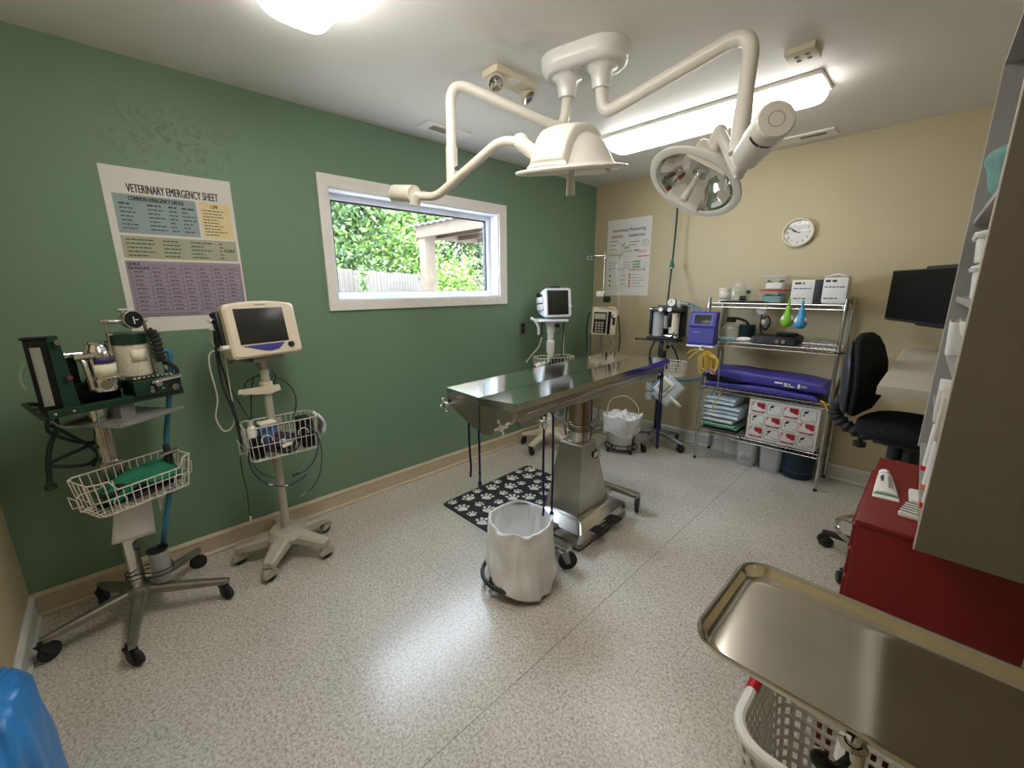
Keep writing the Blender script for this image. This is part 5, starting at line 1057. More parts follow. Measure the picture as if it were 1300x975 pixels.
b = B(); b.box((-.075, -.086, 1.257), (.07, .006, .014), .002); b.obj('name_strip', 'chrome', t)
gm = axis_m((.055, -.03, 1.315), (0, -1, .08)); b = B(); b.lathe([(.001, -.02), (.034, -.02), (.038, -.014), (.038, .012), (.034, .013)], gm, 28); b.tube([(.055, -.01, 1.275), (.055, -.01, 1.30)], .008); gg = b.obj('pressure_gauge', 'black_plastic', t); b = B(); b.lathe([(.001, .0125), (.034, .0125)], gm, 28); b.obj('gauge_dial', 'paper', gg); b = B(); rect(b, gm, -.0015, .0015, -.004, .026, .0135); rect(b, gm, -.012, .0, -.0015, .0015, .0135); b.obj('needle', 'ink', gg)
b = B(); b.box((.12, -.02, 1.30), (.03, .03, .06), .006); b.tube([(.12, -.02, 1.31), (.19, -.03, 1.30)], [.016, .012], 12); b.obj('outlet_block', 'grey_metal', t)
b = B(); b.tube([(-.23, -.05, .985), (.13, -.08, .99), (.17, -.03, .99)], .007, 8); b.box((.0, -.0, .985), (.28, .19, .012), .004); b.sphere((-.232, -.05, .985), .012, seg=10); b.obj('shelf_tray', 'black_plastic', t)
b = B(); b.lathe([(.012, 0), (.026, 0), (.028, .01), (.018, .016), (.012, .012)], axis_m((.13, -.11, 1.045), (0, -1, 0)), 20); b.tube([(.13, -.08, 1.045), (.08, -.08, 1.03), (.02, -.06, 1.03)], .012, 10); b.tube([(.045, -.1, .99), (.045, -.1, .90)], [.010, .012], 10); b.obj('valve_fitting', 'chrome', t)
b = B(); b.box((0, 0, .56), (.055, .045, .86), .006); b.box((.0, -.02, .90), (.06, .06, .12), .008); b.cyl((.03, -.03, .93), (.06, -.045, .93), .016, seg=14); b.obj('pole', 'black_plastic', t)
for k in ('a2_black_l', 'a2_black_r'): b = B(); b.tube(smooth(RUN[k], 6), .007, 8); b.obj('hose', 'black_rubber', t, world=True)
for k, r_ in (('a2_blue_low', .013), ('a2_blue_up', .010), ('a2_blue_up2', .010)): b = B(); b.tube(smooth(RUN[k], 8), r_, 10); b.obj('breathing_hose', 'light_blue_hose', t, world=True)
BM = Matrix.Translation((.115, -.125, .705)); b = wire_basket(t, BM, .24, .14, .115, .08, .0028, nx=9, ny=4); b.obj('wire_basket', 'white_enamel', t)
b = B(); b.box((.04, -.045, .75), (.06, .05, .04), .004); b.obj('basket_clamp', 'black_plastic', t)
b = B(); b.lathe([(.001, .44), (.038, .44), (.042, .45), (.042, .60), (.001, .601)], Matrix.Translation((-.075, -.045, 0)), 24); cn = b.obj('charcoal_canister', 'frosted', t); b = B(); b.lathe([(.001, .602), (.045, .602), (.045, .612), (.03, .614), (.001, .614)], Matrix.Translation((-.075, -.045, 0)), 24); b.obj('lid', 'grey_metal', cn)
b = B(); b.tube([Vector((-.075+.046*math.cos(2*math.pi*k/18), -.045+.046*math.sin(2*math.pi*k/18), .52)) for k in range(18)], .003, 6, closed=True); b.box((-.035, -.03, .52), (.04, .015, .012)); b.obj('strap', 'black_rubber', cn)
angs = [R_(a) for a in (-86, -12, 58, 130, 204)]; cs = [(X4+q*math.cos(a), Y4+q*math.sin(a)) for a, q in zip(angs, (.275, .265, .215, .215, .27))]
legs = star(t, (X4, Y4), cs, .13, .05, .032, .085, 'grey_metal')
for lg, (x, y), a in zip(legs, cs, angs): caster(lg, x, y, a+1., .036, .024, .085, world=True)
MW = RM[t.name]
def slate(u, v, rot, x, z, w_, h_, y): 
    c_, s_ = math.cos(rot), math.sin(rot); a, q = (u-.5)*w_, (v-.5)*h_
    return MW @ Vector((x+a*c_-q*s_, y-.006*math.sin(u*2.2), z+a*s_+q*c_))
o = thing('document_sleeve', 'clear plastic sleeve of papers hanging askew below the basket of the black anaesthesia machine', 'document sleeve', MW @ Vector((.13, -.15, .42)), 8)
b = B(); b.surf(lambda u, v: slate(u, v, R_(-38), .135, .575, .17, .24, -.205), 6, 6); b.obj('sleeve', 'frosted', o, world=True, thick=.002)
b = B(); b.surf(lambda u, v: slate(u, v, R_(-38), .10, .61, .12, .16, -.209), 6, 6); b.obj('printed_sheet', 'paper', o, world=True, thick=.001)
b = B(); b.surf(lambda u, v: slate(u, v, R_(-38), .098, .615, .085, .09, -.2115), 4, 4); b.obj('picture', 'poster_green', o, world=True, thick=.0006)
b = B(); b.surf(lambda u, v: slate(u, v, R_(-38), .185, .505, .17, .03, -.208), 4, 2); b.obj('sleeve_edge', 'paper', o, world=True, thick=.001)
P_ = [Vector((.853, YB-.03, H-.001)), Vector((.858, YB-.035, 2.3))]+[Vector(q) for q in RUN['drop_hose']]
t = thing('oxygen_hose', 'dark green oxygen hose hanging from the ceiling down to the black anaesthesia machine', 'hose', (.853, YB-.03, H))
b = B(); b.tube(smooth(P_, 6), .0075, 10); b.obj('hose', 'green_hose', t, world=True)
q = Vector(RUN['drop_hose'][3]); b = B(); b.tube([q+Vector((0, 0, .05)), q+Vector((0, 0, .01)), q+Vector((0, 0, -.02))], [.01, .02, .024], 14); b.obj('coupling', mat('coupling_green', s(52,98,62), .4), t, world=True); b = B(); b.tube([q+Vector((0, 0, -.02)), q+Vector((0, -.004, -.05))], [.016, .011], 12); b.obj('ferrule', 'chrome', t, world=True)
b = B(); b.lathe([(.001, H-.02), (.018, H-.02), (.022, H-.0005), (.001, H-.0004)], Matrix.Translation((.853, YB-.03, 0)), 16); b.obj('ceiling_flange', 'chrome', t, world=True)
# ------------------------------------------------------------------ wire shelving
SX0, SX1, SY0, SY1 = 1.352, 2.215, 3.475, 3.785
LV = (.272, .642, 1.02, 1.318)
t = thing('wire_shelving', 'four-shelf chrome wire shelving unit against the beige wall below the clock', 'shelving', ((SX0+SX1)/2, (SY0+SY1)/2, 0))
for x in (SX0, SX1):
    for y in (SY0, SY1):
        b = B(); b.cyl((x, y, .022), (x, y, 1.36), .0125, seg=14)
        for k in range(52): 
            if k % 2 == 0: b.tube([(x, y, .05+k*.0248), (x, y, .054+k*.0248)], .0133, 14)
        ps = b.obj('post', 'wire_chrome', t, world=True); b = B(); b.cyl((x, y, .0), (x, y, .024), .013, .011, seg=12); b.obj('foot', 'black_plastic', ps, world=True)
def shelf(z, nm):
    b = B(); m_ = .0
    for zz in (z, z-.03):
        r = .0026
        b.tube([(SX0, SY0, zz), (SX1, SY0, zz)], r, 6); b.tube([(SX0, SY1, zz), (SX1, SY1, zz)], r, 6); b.tube([(SX0, SY0, zz), (SX0, SY1, zz)], r, 6); b.tube([(SX1, SY0, zz), (SX1, SY1, zz)], r, 6)
    n = 15
    for y in (SY0, SY1):
        b.tube([(SX0+(SX1-SX0)*k/(2*n), y, z if k % 2 else z-.03) for k in range(2*n+1)], .0024, 5)
    for x in (SX0, SX1): b.tube([(x, SY0+(SY1-SY0)*k/8, z if k % 2 else z-.03) for k in range(9)], .0028, 5)
    for k in range(1, 34): x = SX0+(SX1-SX0)*k/34; b.tube([(x, SY0, z), (x, SY1, z)], .0022, 5)
    for f in (.33, .67): b.tube([(SX0, SY0+(SY1-SY0)*f, z-.006), (SX1, SY0+(SY1-SY0)*f, z-.006)], .0035, 5)
    for x in (SX0, SX1):
        for y in (SY0, SY1): b.cyl((x, y, z-.034), (x, y, z+.006), .0175, .015, seg=12)
    b.obj('shelf', 'wire_chrome', t, world=True)
for z in LV: shelf(z, '')
b = B(); b.tube(smooth([(SX1-.05, SY0-.012, .665), (SX1-.03, SY0-.02, .66), (SX1-.005, SY0-.02, .62), (SX1+.01, SY0-.015, .59)], 5), .006, 8); b.tube([Vector((SX1+.016*math.cos(a), SY0+.016*math.sin(a), .648)) for a in [2*math.pi*k/14 for k in range(14)]], .005, 6, closed=True); b.obj('cord_tie', 'yellow_cord', t, world=True)
b = B(); b.tube([Vector((SX1+.017*math.cos(a), SY0+.017*math.sin(a), 1.005)) for a in [2*math.pi*k/14 for k in range(14)]], .006, 6, closed=True); b.tube(smooth([(SX1+.015, SY0, 1.005), (SX1+.05, SY0+.0, 1.015), (SX1+.055, SY0+.03, .99)], 4), .005); b.obj('strap', 'black_rubber', t, world=True)
b = B(); b.tube(smooth([(1.515, SY0-.018, .61), (1.50, SY0-.03, .57), (1.475, SY0-.03, .51), (1.468, SY0-.028, .46)], 6), .006, 8); b.obj('hanging_cord', 'yellow_cord', t, world=True)
Tz = LV[3]+.0026
# --- top shelf
o = thing('jar', 'white screw-top jar at the left end of the top wire shelf', 'jar', (1.395, 3.66, Tz)); b = B(); b.lathe([(.001, 0), (.040, 0), (.042, .006), (.042, .085), (.001, .086)], None, 24); b.obj('body', 'white_plastic', o); b = B(); b.lathe([(.001, .085), (.044, .085), (.044, .108), (.04, .112), (.001, .112)], None, 24); b.obj('lid', 'cream_plastic', o); b = B(); b.lathe([(.0426, .02), (.0426, .07)], None, 12, R_(-140), R_(-40)); b.obj('label', 'rubber_tan', o, thick=.0006)
o = tag(rebase(B().lathe([(.063, 0), (.062, .06), (.056, .12), (.042, .155), (.022, .172), (.012, .175), (.010, .185), (.001, .187)], Matrix.Translation((1.492, 3.66, Tz)), 30).obj('bell_jar', 'clear_plastic', thick=.002), (1.492, 3.66, Tz)), 'clear plastic dome standing upside down beside the white jar on the top shelf', 'dome')
b = B(); b.loft([[Vector((1.56+x, 3.62+y, z)) for x, y in rrect(w_, d_, .02, 4)] for z, w_, d_ in ((Tz, .29, .20), (Tz+.004, .30, .21), (Tz+.012, .305, .215))]); tag(b.obj('tray', 'black_plastic'), 'shallow black tray under the clear dome on the top shelf', 'tray')
o = thing('mask_connector', 'small clear connector with a black and green cap on the black tray', 'connector', (1.62, 3.60, Tz+.0125)); b = B(); b.lathe([(.001, 0), (.028, 0), (.028, .035), (.018, .055), (.010, .06), (.010, .085), (.001, .086)], None, 20); b.obj('body', 'clear_plastic', o); b = B(); b.tube([(-.045, -.01, .022), (-.085, -.015, .022)], .018, 12); b.obj('black_cap', 'black_rubber', o); b = B(); b.sphere((-.035, .0, .07), .018, (1, .7, .9), 10); b.obj('green_cap', 'dark_green_metal', o)
for z, lid_m, fill_m, lb in ((Tz+.001, 'orange_print', 'teal_cloth', 'clear container with teal contents and a red lid, under the one with white contents'), (Tz+.100, 'clear_plastic', 'paper', 'square clear food container with white contents stacked on the teal one')):
    o = thing('storage_container', lb, 'container', (1.752, 3.66, z), 0, 'stacked food containers')
    b = B(); b.loft([[Vector((x, y, zz)) for x, y in rrect(w_, w_, .02, 4)] for zz, w_ in ((0, .125), (.01, .13), (.085, .145))]); b.obj('tub', 'clear_plastic', o)
    b = B(); b.box((0, 0, .093), (.17, .17, .01), .004); b.obj('lid', 'red_print' if lid_m == 'orange_print' else 'frosted', o)
    b = B(); b.surf(lambda u, v: Vector(((u-.5)*.12, (v-.5)*.12, .05+.02*mnoise.noise(Vector((u*4, v*4, z)))+.012*math.sin(u*9))), 12, 12); 
    b.loft([[Vector((x, y, zz)) for x, y in rrect(.118, .118, .02, 4)] for zz in (.006, .05)]); b.obj('contents', fill_m, o)
def printbox(name, label, cat, x, y, z, w_, d_, h_, rz, top, m='paper', bulge=0., lines=(('ink_blue', .62, .66, .1, .9), ('ink', .82, .9, .12, .55), ('ink', .2, .24, .12, .7))):
    o = thing(name, label, cat, (x, y, z), rz); b = B(); b.box((0, 0, h_/2), (w_, d_, h_), .003+bulge); b.obj('carton', m, o)
    b = B(); rn = random.Random(int(x*1000)); mx = basis(Vector((-w_/2, -d_/2-.0006, 0)), Vector((1, 0, 0)), Vector((0, 0, 1)), Vector((0, -1, 0)))
    names = []
    for (mm_, v0, v1, u0, u1) in lines:
        if mm_ not in names: names.append(mm_)
        b.mi = names.index(mm_); dashes(b, mx, u0*w_, u1*w_, v0*h_, (v1-v0)*h_, rn, .95, 1, .0004)
    b.obj('printing', names, o, flat=True); return o
o = printbox('supply_box', 'white printed supply box behind the green bulb syringe on the top shelf', 'box', 1.938, 3.63, Tz, .135, .10, .165, 3, '')
b = B(); b.bx(2.012, 2.055, 3.58, 3.69, Tz, Tz+.165, .003); tag(b.obj('supply_box', 'chair_shell'), 'narrow dark grey box between two white packs on the top shelf', 'box')
o = printbox('paper_pack', 'bulging white paper pack at the right end of the top shelf', 'paper pack', 2.128, 3.62, Tz, .145, .11, .18, -3, '', bulge=.02); b = B(); b.surf(lambda u, v: Vector(((u-.5)*.13, (v-.5)*.09, .178+.025*math.sin(u*3.1)*(.6+.4*math.sin(v*3))+.006*mnoise.noise(Vector((u*6, v*6, 0))))), 14, 10); b.obj('open_flap', 'paper', o, thick=.004)
def bulb(x, z, m, lb):
    o = thing('bulb_syringe', lb, 'bulb syringe', (x, SY0-.047, z), 0, 'bulb syringes hung on the wire shelving')
    b = B(); b.lathe([(.001, 0), (.018, .001), (.032, .012), (.040, .034), (.038, .058), (.026, .09), (.018, .105), (.017, .13), (.010, .145), (.007, .185), (.004, .195), (.001, .196)], None, 26); b.obj('bulb', m, o)
    b = B(); 
    for a in (-150, -35): b.lathe([(.0402, .045), (.0395, .055), (.031, .079)], None, 5, R_(a), R_(a+38))
    b.obj('label', 'cream_label', o, thick=.0008)
    b = B(); b.tube([(0, .02, .14), (0, .04, .148)], .004, 6); b.tube([Vector((.013*math.cos(a)*1.1, .013*math.sin(a), .135)) for a in [2*math.pi*k/14 for k in range(14)]], .003, 6, closed=True); b.obj('hanger', 'white_cable', o)
bulb(1.905, 1.165, 'green_rubber', 'lime green bulb syringe hanging from the front of the top shelf')
bulb(1.985, 1.155, 'sky_rubber', 'sky blue bulb syringe hanging from the top shelf beside the green one')
bpy.data.objects['bulb_syringe.001']
# --- second shelf
Tz = LV[2]+.0026
o = thing('glass_jar', 'clear glass jar with a bent black tube at the left of the second shelf', 'jar', (1.485, 3.60, Tz)); b = B(); b.lathe([(.001, .0), (.052, .002), (.066, .02), (.068, .08), (.055, .11), (.032, .125), (.030, .145), (.034, .15)], None, 28); b.obj('jar', 'clear_glass', o, thick=.002); b = B(); b.lathe([(.001, .145), (.036, .145), (.036, .165), (.001, .167)], None, 22); b.tube(smooth([(-.03, 0, .172), (-.01, 0, .176), (.06, .01, .17), (.115, .02, .14), (.13, .02, .06), (.125, .03, .01)], 6), .010, 10); b.obj('stopper_tube', 'black_rubber', o)
tag(rebase(B().lathe([(.001, 0), (.058, .001), (.060, .01), (.060, .12), (.057, .124), (.001, .123)], Matrix.Translation((1.585, 3.68, Tz)), 26).obj('canister', 'dark_teal'), (1.585, 3.68, Tz)), 'dark teal canister behind the glass jar on the second shelf', 'canister')
o = thing('pressure_gauge', 'small white dial gauge with looped black tube standing behind the glass jar', 'gauge', (1.69, 3.70, Tz)); b = B(); b.lathe([(.001, -.012), (.033, -.012), (.035, .008), (.001, .012)], axis_m((-.02, -.01, .24), (0, -1, .1)), 24); b.obj('dial', 'white_plastic', o); b = B(); b.tube(smooth([(-.02, .005, .205), (-.015, .01, .12), (.02, 0, .09), (.045, 0, .14), (.03, 0, .19), (.0, 0, .18), (-.02, 0, .12), (.0, .0, .05), (.01, -.01, .007)], 7), .006, 8); b.obj('tube', 'black_rubber', o); b = B(); b.box((.0, 0, .15), (.03, .02, .04), .008); b.obj('valve', 'white_plastic', o)
b = B(); b.tube(smooth([(1.385, 3.52, Tz+.012), (1.45, 3.505, Tz+.011), (1.55, 3.51, Tz+.011), (1.59, 3.52, Tz+.011)], 6), .011, 10); tag(b.obj('tubing', 'light_blue_hose'), 'light blue tube lying along the front of the second shelf', 'tube')
def mouse(u, v):
    a = 2*math.pi*u; r = math.sin(math.pi*v)**.7; return Vector((1.62+.055*-math.cos(math.pi*v), 3.515+.03*r*math.cos(a), Tz+.019+.019*r*math.sin(a)+.008*v))
b = B(); b.surf(mouse, 18, 12, True); tag(b.obj('handset', 'white_plastic', ang=80), 'small white rounded handset at the front of the second shelf', 'handset')
o = thing('control_box', 'black electronic control box with a power brick on top, middle of the second shelf', 'device', (1.815, 3.60, Tz)); b = B(); b.loft([[Vector((x, y, z)) for x, y in rrect(w_, d_, .012, 4)] for z, w_, d_ in ((0, .29, .19), (.006, .30, .20), (.05, .295, .19), (.058, .28, .175))]); b.obj('case', 'black_plastic', o)
b = B()
for x, r in ((-.12, .008), (-.07, .006), (.03, .014), (.07, .014)): b.cyl((x, -.098, .028), (x, -.108, .028), r, seg=14)
b.obj('knobs', 'chrome', o); b = B(); b.box((.065, .01, .073), (.13, .07, .028), .008); b.obj('power_brick', 'black_gloss', o); b = B(); b.tube(smooth([(.13, .01, .073), (.165, .0, .065), (.17, -.03, .04), (.15, -.04, .02)], 5), .005); b.obj('lead', 'black_rubber', o)
def plas(u, v): return Vector((1.985+.20*u+.01*math.sin(v*8), 3.50+.19*v, Tz+.012+.035*abs(mnoise.noise(Vector((u*7, v*6, 5))))+.02*math.sin(math.pi*u)*math.sin(math.pi*v)))
b = B(); b.surf(plas, 26, 20); tag(b.obj('plastic_bag', 'clear_plastic', ang=15, thick=.001), 'crumpled clear plastic packaging at the right of the second shelf', 'plastic bag')
# --- third shelf: folded blue warming covers
Tz = LV[1]+.0026
def slab(name, label, x0, x1, y0, y1, z0, hh, seed, droop=0., nose=0.):
    def f(u, v):
        a = 2*math.pi*u; sx = x0+(x1-x0)*v
        hloc = hh*(.75+.25*math.sin(math.pi*(.15+.8*v)))*(1 if .02 < v < .98 else .6)
        ca, sa = math.cos(a), math.sin(a); ex = .32
        cy = math.copysign(abs(ca)**ex, ca); cz = math.copysign(abs(sa)**.6, sa)
        y = (y0+y1)/2+(y1-y0)/2*cy; z = z0+hloc/2+hloc/2*cz+.004*mnoise.noise(Vector((sx*9, a*2, seed)))
        if cz > 0: z += .004*math.sin(sx*14+seed)*cz
        return Vector((sx+nose*cz*(1 if v < .5 else 0), y, z+droop*(v-.5)))
    b = B(); b.surf(f, 40, 40, True)
    for v in (0., 1.): b.raw([f(k/40, v) for k in range(40)], [tuple(range(40))])
    return tag(b.obj(name, 'blue_vinyl', ang=40), label, 'stretcher', group='folded blue stretchers')
slab('folded_stretcher', 'folded blue vinyl stretcher lying flat on the third wire shelf, lower of two', 1.375, 2.145, 3.475, 3.76, Tz+.0, .062, 1)
st_ = slab('folded_stretcher', 'folded blue vinyl stretcher with white printing and black lining on top of the other', 1.365, 2.19, 3.465, 3.75, Tz+.064, .10, 5, droop=-.012)
st_['group'] = 'folded blue stretchers'
def lin(u, v):
    a = -1.3+2.6*u; 
    return Vector((1.385+.26*v, 3.462-.002+.004*(1-v), Tz+.085+.030*math.sin(a)*(1-v*.85)-.01*v))
b = B(); b.surf(lin, 8, 14); b.obj('lining', 'black_fabric', st_, thick=.006)
b = B(); mx = basis(Vector((1.875, 3.4605, Tz+.092)), Vector((1, 0, -.03)), Vector((0, .06, 1)), Vector((0, -1, .06))); rn = random.Random(2)
dashes(b, mx, .0, .10, .012, .012, rn, 1, 1, .003); dashes(b, mx, .06, .13, .0, .008, rn, 1, 1, .003); rect(b, mx, .145, .16, .0, .03, .003); rect(b, mx, .165, .2, .01, .014, .003); rect(b, mx, .165, .2, .02, .023, .003); b.obj('printing', 'paper', st_, flat=True)
# --- fourth shelf: towels and carton
Tz = LV[0]+.0026
def towel(label, m, x0, x1, y0, y1, z0, hh, folds, seed):
    t_ = []; b = B(); rn = random.Random(seed)
    for k in range(folds):
        za = z0+hh*k/folds; zb = za+hh/folds*.93; r = (zb-za)/2
        def f(u, v, za=za, zb=zb, r=r, k=k):
            # rounded fold at the front (-y) edge, square elsewhere
            a = 2*math.pi*u; ca, sa = math.cos(a), math.sin(a)
            y = (y0+y1)/2+((y1-y0)/2-.012*((k*7+seed) % 3)*.5)*math.copysign(abs(ca)**.35, ca); z = (za+zb)/2+r*math.copysign(abs(sa)**.7, sa)
            w = math.sin(math.pi*min(1, max(0, v)))
            return Vector((x0+(x1-x0)*v+.006*math.sin(k*2.1+seed), y+.004*math.sin(v*11+k), z+.005*math.sin(v*5+seed)*(k/folds)-.01*(1-w)*.5*(k/max(1, folds))))
        b.surf(f, 24, 10, True)
        for v in (0., 1.): b.raw([f(j/24, v) for j in range(24)], [tuple(range(24))])
    return tag(b.obj('folded_towel', m, ang=50), label, 'towel', group='folded towels on the bottom wire shelf')
z = Tz
for lb, m, hh, fo, x1, sd in (('folded dark grey-green towel at the very bottom of the towel pile', 'chair_shell', .022, 1, 1.64, 1), ('folded green towel near the bottom of the towel pile', 'towel_green', .036, 2, 1.635, 2), ('flat folded white towel in the middle of the towel pile', 'towel_white', .030, 1, 1.61, 3), ('bulky folded pale blue towel with a rolled front, upper part of the pile', 'towel_blue', .105, 3, 1.65, 4), ('folded pale blue-grey towel on top of the pile under the blue stretcher', 'towel_blue', .065, 2, 1.61, 6)):
    towel(lb, m, 1.372+.006*(sd % 2), x1, 3.49, 3.76, z, hh, fo, sd); z += hh+.008
t = thing('carton', 'white carton printed with a grid of red and white panels on the bottom shelf', 'carton', (1.945, 3.625, Tz)); cw_, ch_, cd_ = .455, .318, .25
b = B(); b.box((0, 0, ch_/2), (cw_, cd_, ch_), .003); b.obj('box', 'paper', t)
mx = basis(Vector((-cw_/2, -cd_/2-.0005, 0)), Vector((1, 0, 0)), Vector((0, 0, 1)), Vector((0, -1, 0)))
b = B()
for j in range(3):
    for i in range(4):
        red = (i+j) % 2 == 0; cx_, cz_ = .012+.1075*(i+.5), .012+.099*(j+.5); w_, h_ = .098, .087
        ring = [(cx_+x, cz_+y) for x, y in rrect(w_, h_, .014, 4)]; ring2 = [(cx_+x, cz_+y) for x, y in rrect(w_-.005, h_-.005, .012, 4)]; n_ = len(ring)
        b.mi = 0 if red else 1; b.raw([mx @ Vector((x, y, .0003)) for x, y in ring+ring2], [(k, (k+1) % n_, n_+(k+1) % n_, n_+k) for k in range(n_)])
        def fan(pts, mi, z_): b.mi = mi; n2 = len(pts); cc = (sum(p[0] for p in pts)/n2, sum(p[1] for p in pts)/n2); b.raw([mx @ Vector((cc[0], cc[1], z_))]+[mx @ Vector((x, y, z_)) for x, y in pts], [(0, k, k % n2+1) for k in range(1, n2+1)])
        P2 = lambda l: [(cx_+x*w_, cz_+y*h_) for x, y in l]
        if red:
            fan(P2([(-.06, .44), (.40, .44), (.44, .38), (.45, .0), (.36, -.10), (.22, -.04), (.10, .06), (-.02, .04), (-.10, .18), (-.14, .36)]), 0, .0005)
            fan(P2([(-.44, .32), (-.36, .42), (-.28, .44), (-.36, .30), (-.42, .1)]), 0, .0005); fan(P2([(-.40, -.30), (.40, -.36), (.44, -.28), (.42, -.42), (-.38, -.42), (-.45, -.30)]), 0, .0006)
        else:
            fan(P2([(-.30, .30), (-.14, .40), (.02, .38), (-.08, .24), (-.18, .12), (-.30, .14)]), 1, .0005); fan(P2([(-.36, .06), (-.22, .02), (-.26, -.10), (-.34, -.06)]), 1, .0005)
            rect(b, mx, cx_+.1*w_, cx_+.14*w_, cz_-.2*h_, cz_-.17*h_, .0005); rect(b, mx, cx_+.2*w_, cx_+.4*w_, cz_-.32*h_, cz_-.28*h_, .0005)
b.obj('printed_panel', ['red_print', 'ink'], t, flat=True)
b = B(); rn = random.Random(8); mx = basis(Vector((cw_/2+.0005, -cd_/2, 0)), Vector((0, 1, 0)), Vector((0, 0, 1)), Vector((1, 0, 0)))
for k in range(6): dashes(b, mx, .04, .2, .05+.04*k, .006, rn, .5, 1, .0003)
b.obj('side_printing', 'ink', t, flat=True)
# --- under the shelving
for lb, x, y, w_, d_, h_, m in (('cloudy plastic tub with a small label on the floor under the wire shelving', 1.705, 3.67, .15, .16, .20, 'frosted'), ('plain cloudy plastic tub in the middle under the wire shelving', 1.88, 3.68, .16, .16, .20, 'frosted')):
    o = thing('storage_tub', lb, 'tub', (x, y, 0), 0); b = B(); b.loft([[Vector((a, c_, z)) for a, c_ in rrect(w_*k, d_*k, .03, 5)] for z, k in ((.001, .84), (.008, .88), (h_, 1), (h_+.004, 1.04), (h_+.004, .98), (.02, .85))]); b.obj('tub', m, o)
    if 'label' in lb:
        b = B(); mx = basis(Vector((-.035, -d_/2*.94-.002, .055)), Vector((1, 0, 0)), Vector((0, 0, 1)), Vector((0, -1, 0))); rect(b, mx, 0, .07, 0, .06, .0008); lbm = b.obj('label', 'paper', o, thick=.001); b = B(); rn = random.Random(4)
        for k in range(4): dashes(b, mx, .008, .062, .008+.013*k, .006, rn, .8, 1, .0022)
        b.obj('label_printing', 'dark_teal', lbm, flat=True)
o = thing('bucket', 'dark blue translucent tub under the right side of the wire shelving', 'tub', (2.055, 3.68, 0)); b = B(); b.lathe([(.001, .002), (.098, .002), (.102, .01), (.112, .19), (.116, .20), (.112, .20), (.100, .015), (.001, .012)], None, 36); b.obj('tub', 'frost_blue', o); b = B(); b.lathe([(.1035, .05), (.1055, .05), (.1065, .066), (.1045, .066)], None, 36); b.obj('band', 'dark_teal', o)
b = B(); b.bx(1.49, 1.635, 3.770, 3.782, .002, .245, .002); tag(b.obj('white_board', 'paper'), 'plain white board leaning behind the tubs under the wire shelving', 'board')
# ------------------------------------------------------------------ capnograph
t = thing('desktop_monitor', 'purple-blue wedge-shaped monitor with a small screen clamped to the left front shelving post', 'monitor', (1.352, 3.405, .99), 6)
b = B()
def csec(y0, z): return None
prof = [(-.065, .0), (-.072, .02), (-.058, .135), (-.066, .15), (-.032, .25), (-.02, .258), (.05, .25), (.06, .0)]
b.loft([[Vector((x, y*k+.0, z*(.985 if abs(x) > .1 else 1)+.004)) for y, z in prof] for x, k in ((-.098, .93), (-.092, 1), (.092, 1), (.098, .93))]); hs = b.obj('housing', 'purple_plastic', t, ang=25)
n_ = Vector((0, -.10, .034)).normalized(); mx = basis(Vector((0, -.0505, .205)), Vector((1, 0, 0)), Vector((0, .034, .10)).normalized(), Vector((0, -.947, .322)))
b = B(mx); b.box((0, 0, 0), (.125, .075, .004), .003); b.obj('screen', 'screen_dark', hs); b = B(mx); 
mitre_r = [rrect(.15, .092, .01, 4), rrect(.126, .076, .004, 4)]; n2 = len(mitre_r[0]); b.raw([Vector((x, y, .0018)) for x, y in mitre_r[0]+mitre_r[1]], [(k, (k+1) % n2, n2+(k+1) % n2, n2+k) for k in range(n2)]); b.obj('bezel', mat('bezel_violet', s(98,94,170), .4), hs)
b = B(); rn = random.Random(1); mx = basis(Vector((-.06, -.064, .10)), Vector((1, 0, 0)), Vector((0, .1, 1)).normalized(), Vector((0, -1, .1))); dashes(b, mx, 0, .05, 0, .006, rn, 1, 1, .002); b.obj('name_print', 'grey_cable', hs, flat=True)
b = B(); b.box((0, -.004, -.004), (.205, .14, .014), .005); b.obj('base', 'vinyl_white', t)
b = B(); b.box((.02, .075, .10), (.04, .04, .05), .006); b.obj('post_clamp', 'black_plastic', t)
t = thing('coiled_cord', 'yellow cord bundle hanging under the purple-blue monitor', 'cord', (1.40, 3.36, .80))
b = B()
for k in range(9):
    x = 1.375+.012*k; d = -.02*math.cos(k*.7); zt = .97-.008*abs(k-3); zb = .775+.006*((k*5) % 7)
    b.tube(smooth([(1.385, 3.36, zt-.005), (x+.025, 3.35+d, zt-.03), (x+.045, 3.345+d, .87), (x+.03, 3.35+d, zb+.01), (x-.005, 3.355+d, zb+.015), (x-.015, 3.36+d, .87), (x-.02, 3.36, zt-.04)], 7, True), .0042, 7, closed=True)
b.tube(smooth(RUN['cap_b'], 6), .0042, 7); b.tube(smooth([(1.40, 3.35, .965), (1.33, 3.34, .93), (1.28, 3.33, .87)], 6), .0042, 7); b.tube(smooth([(1.40, 3.352, .96), (1.31, 3.34, .95), (1.27, 3.335, .92)], 6), .0042, 7)
b.obj('bundle', 'yellow_cord', t, world=True); b = B(); b.tube(smooth(RUN['cap_loop'], 8), .0032, 8); b.obj('sample_line', 'grey_cable', t, world=True)
b = B(); b.tube(smooth([(1.385, 3.33, .995), (1.37, 3.318, .985), (1.375, 3.315, .965), (1.395, 3.32, .96)], 6), .006, 8); b.obj('connector', 'white_plastic', t, world=True)
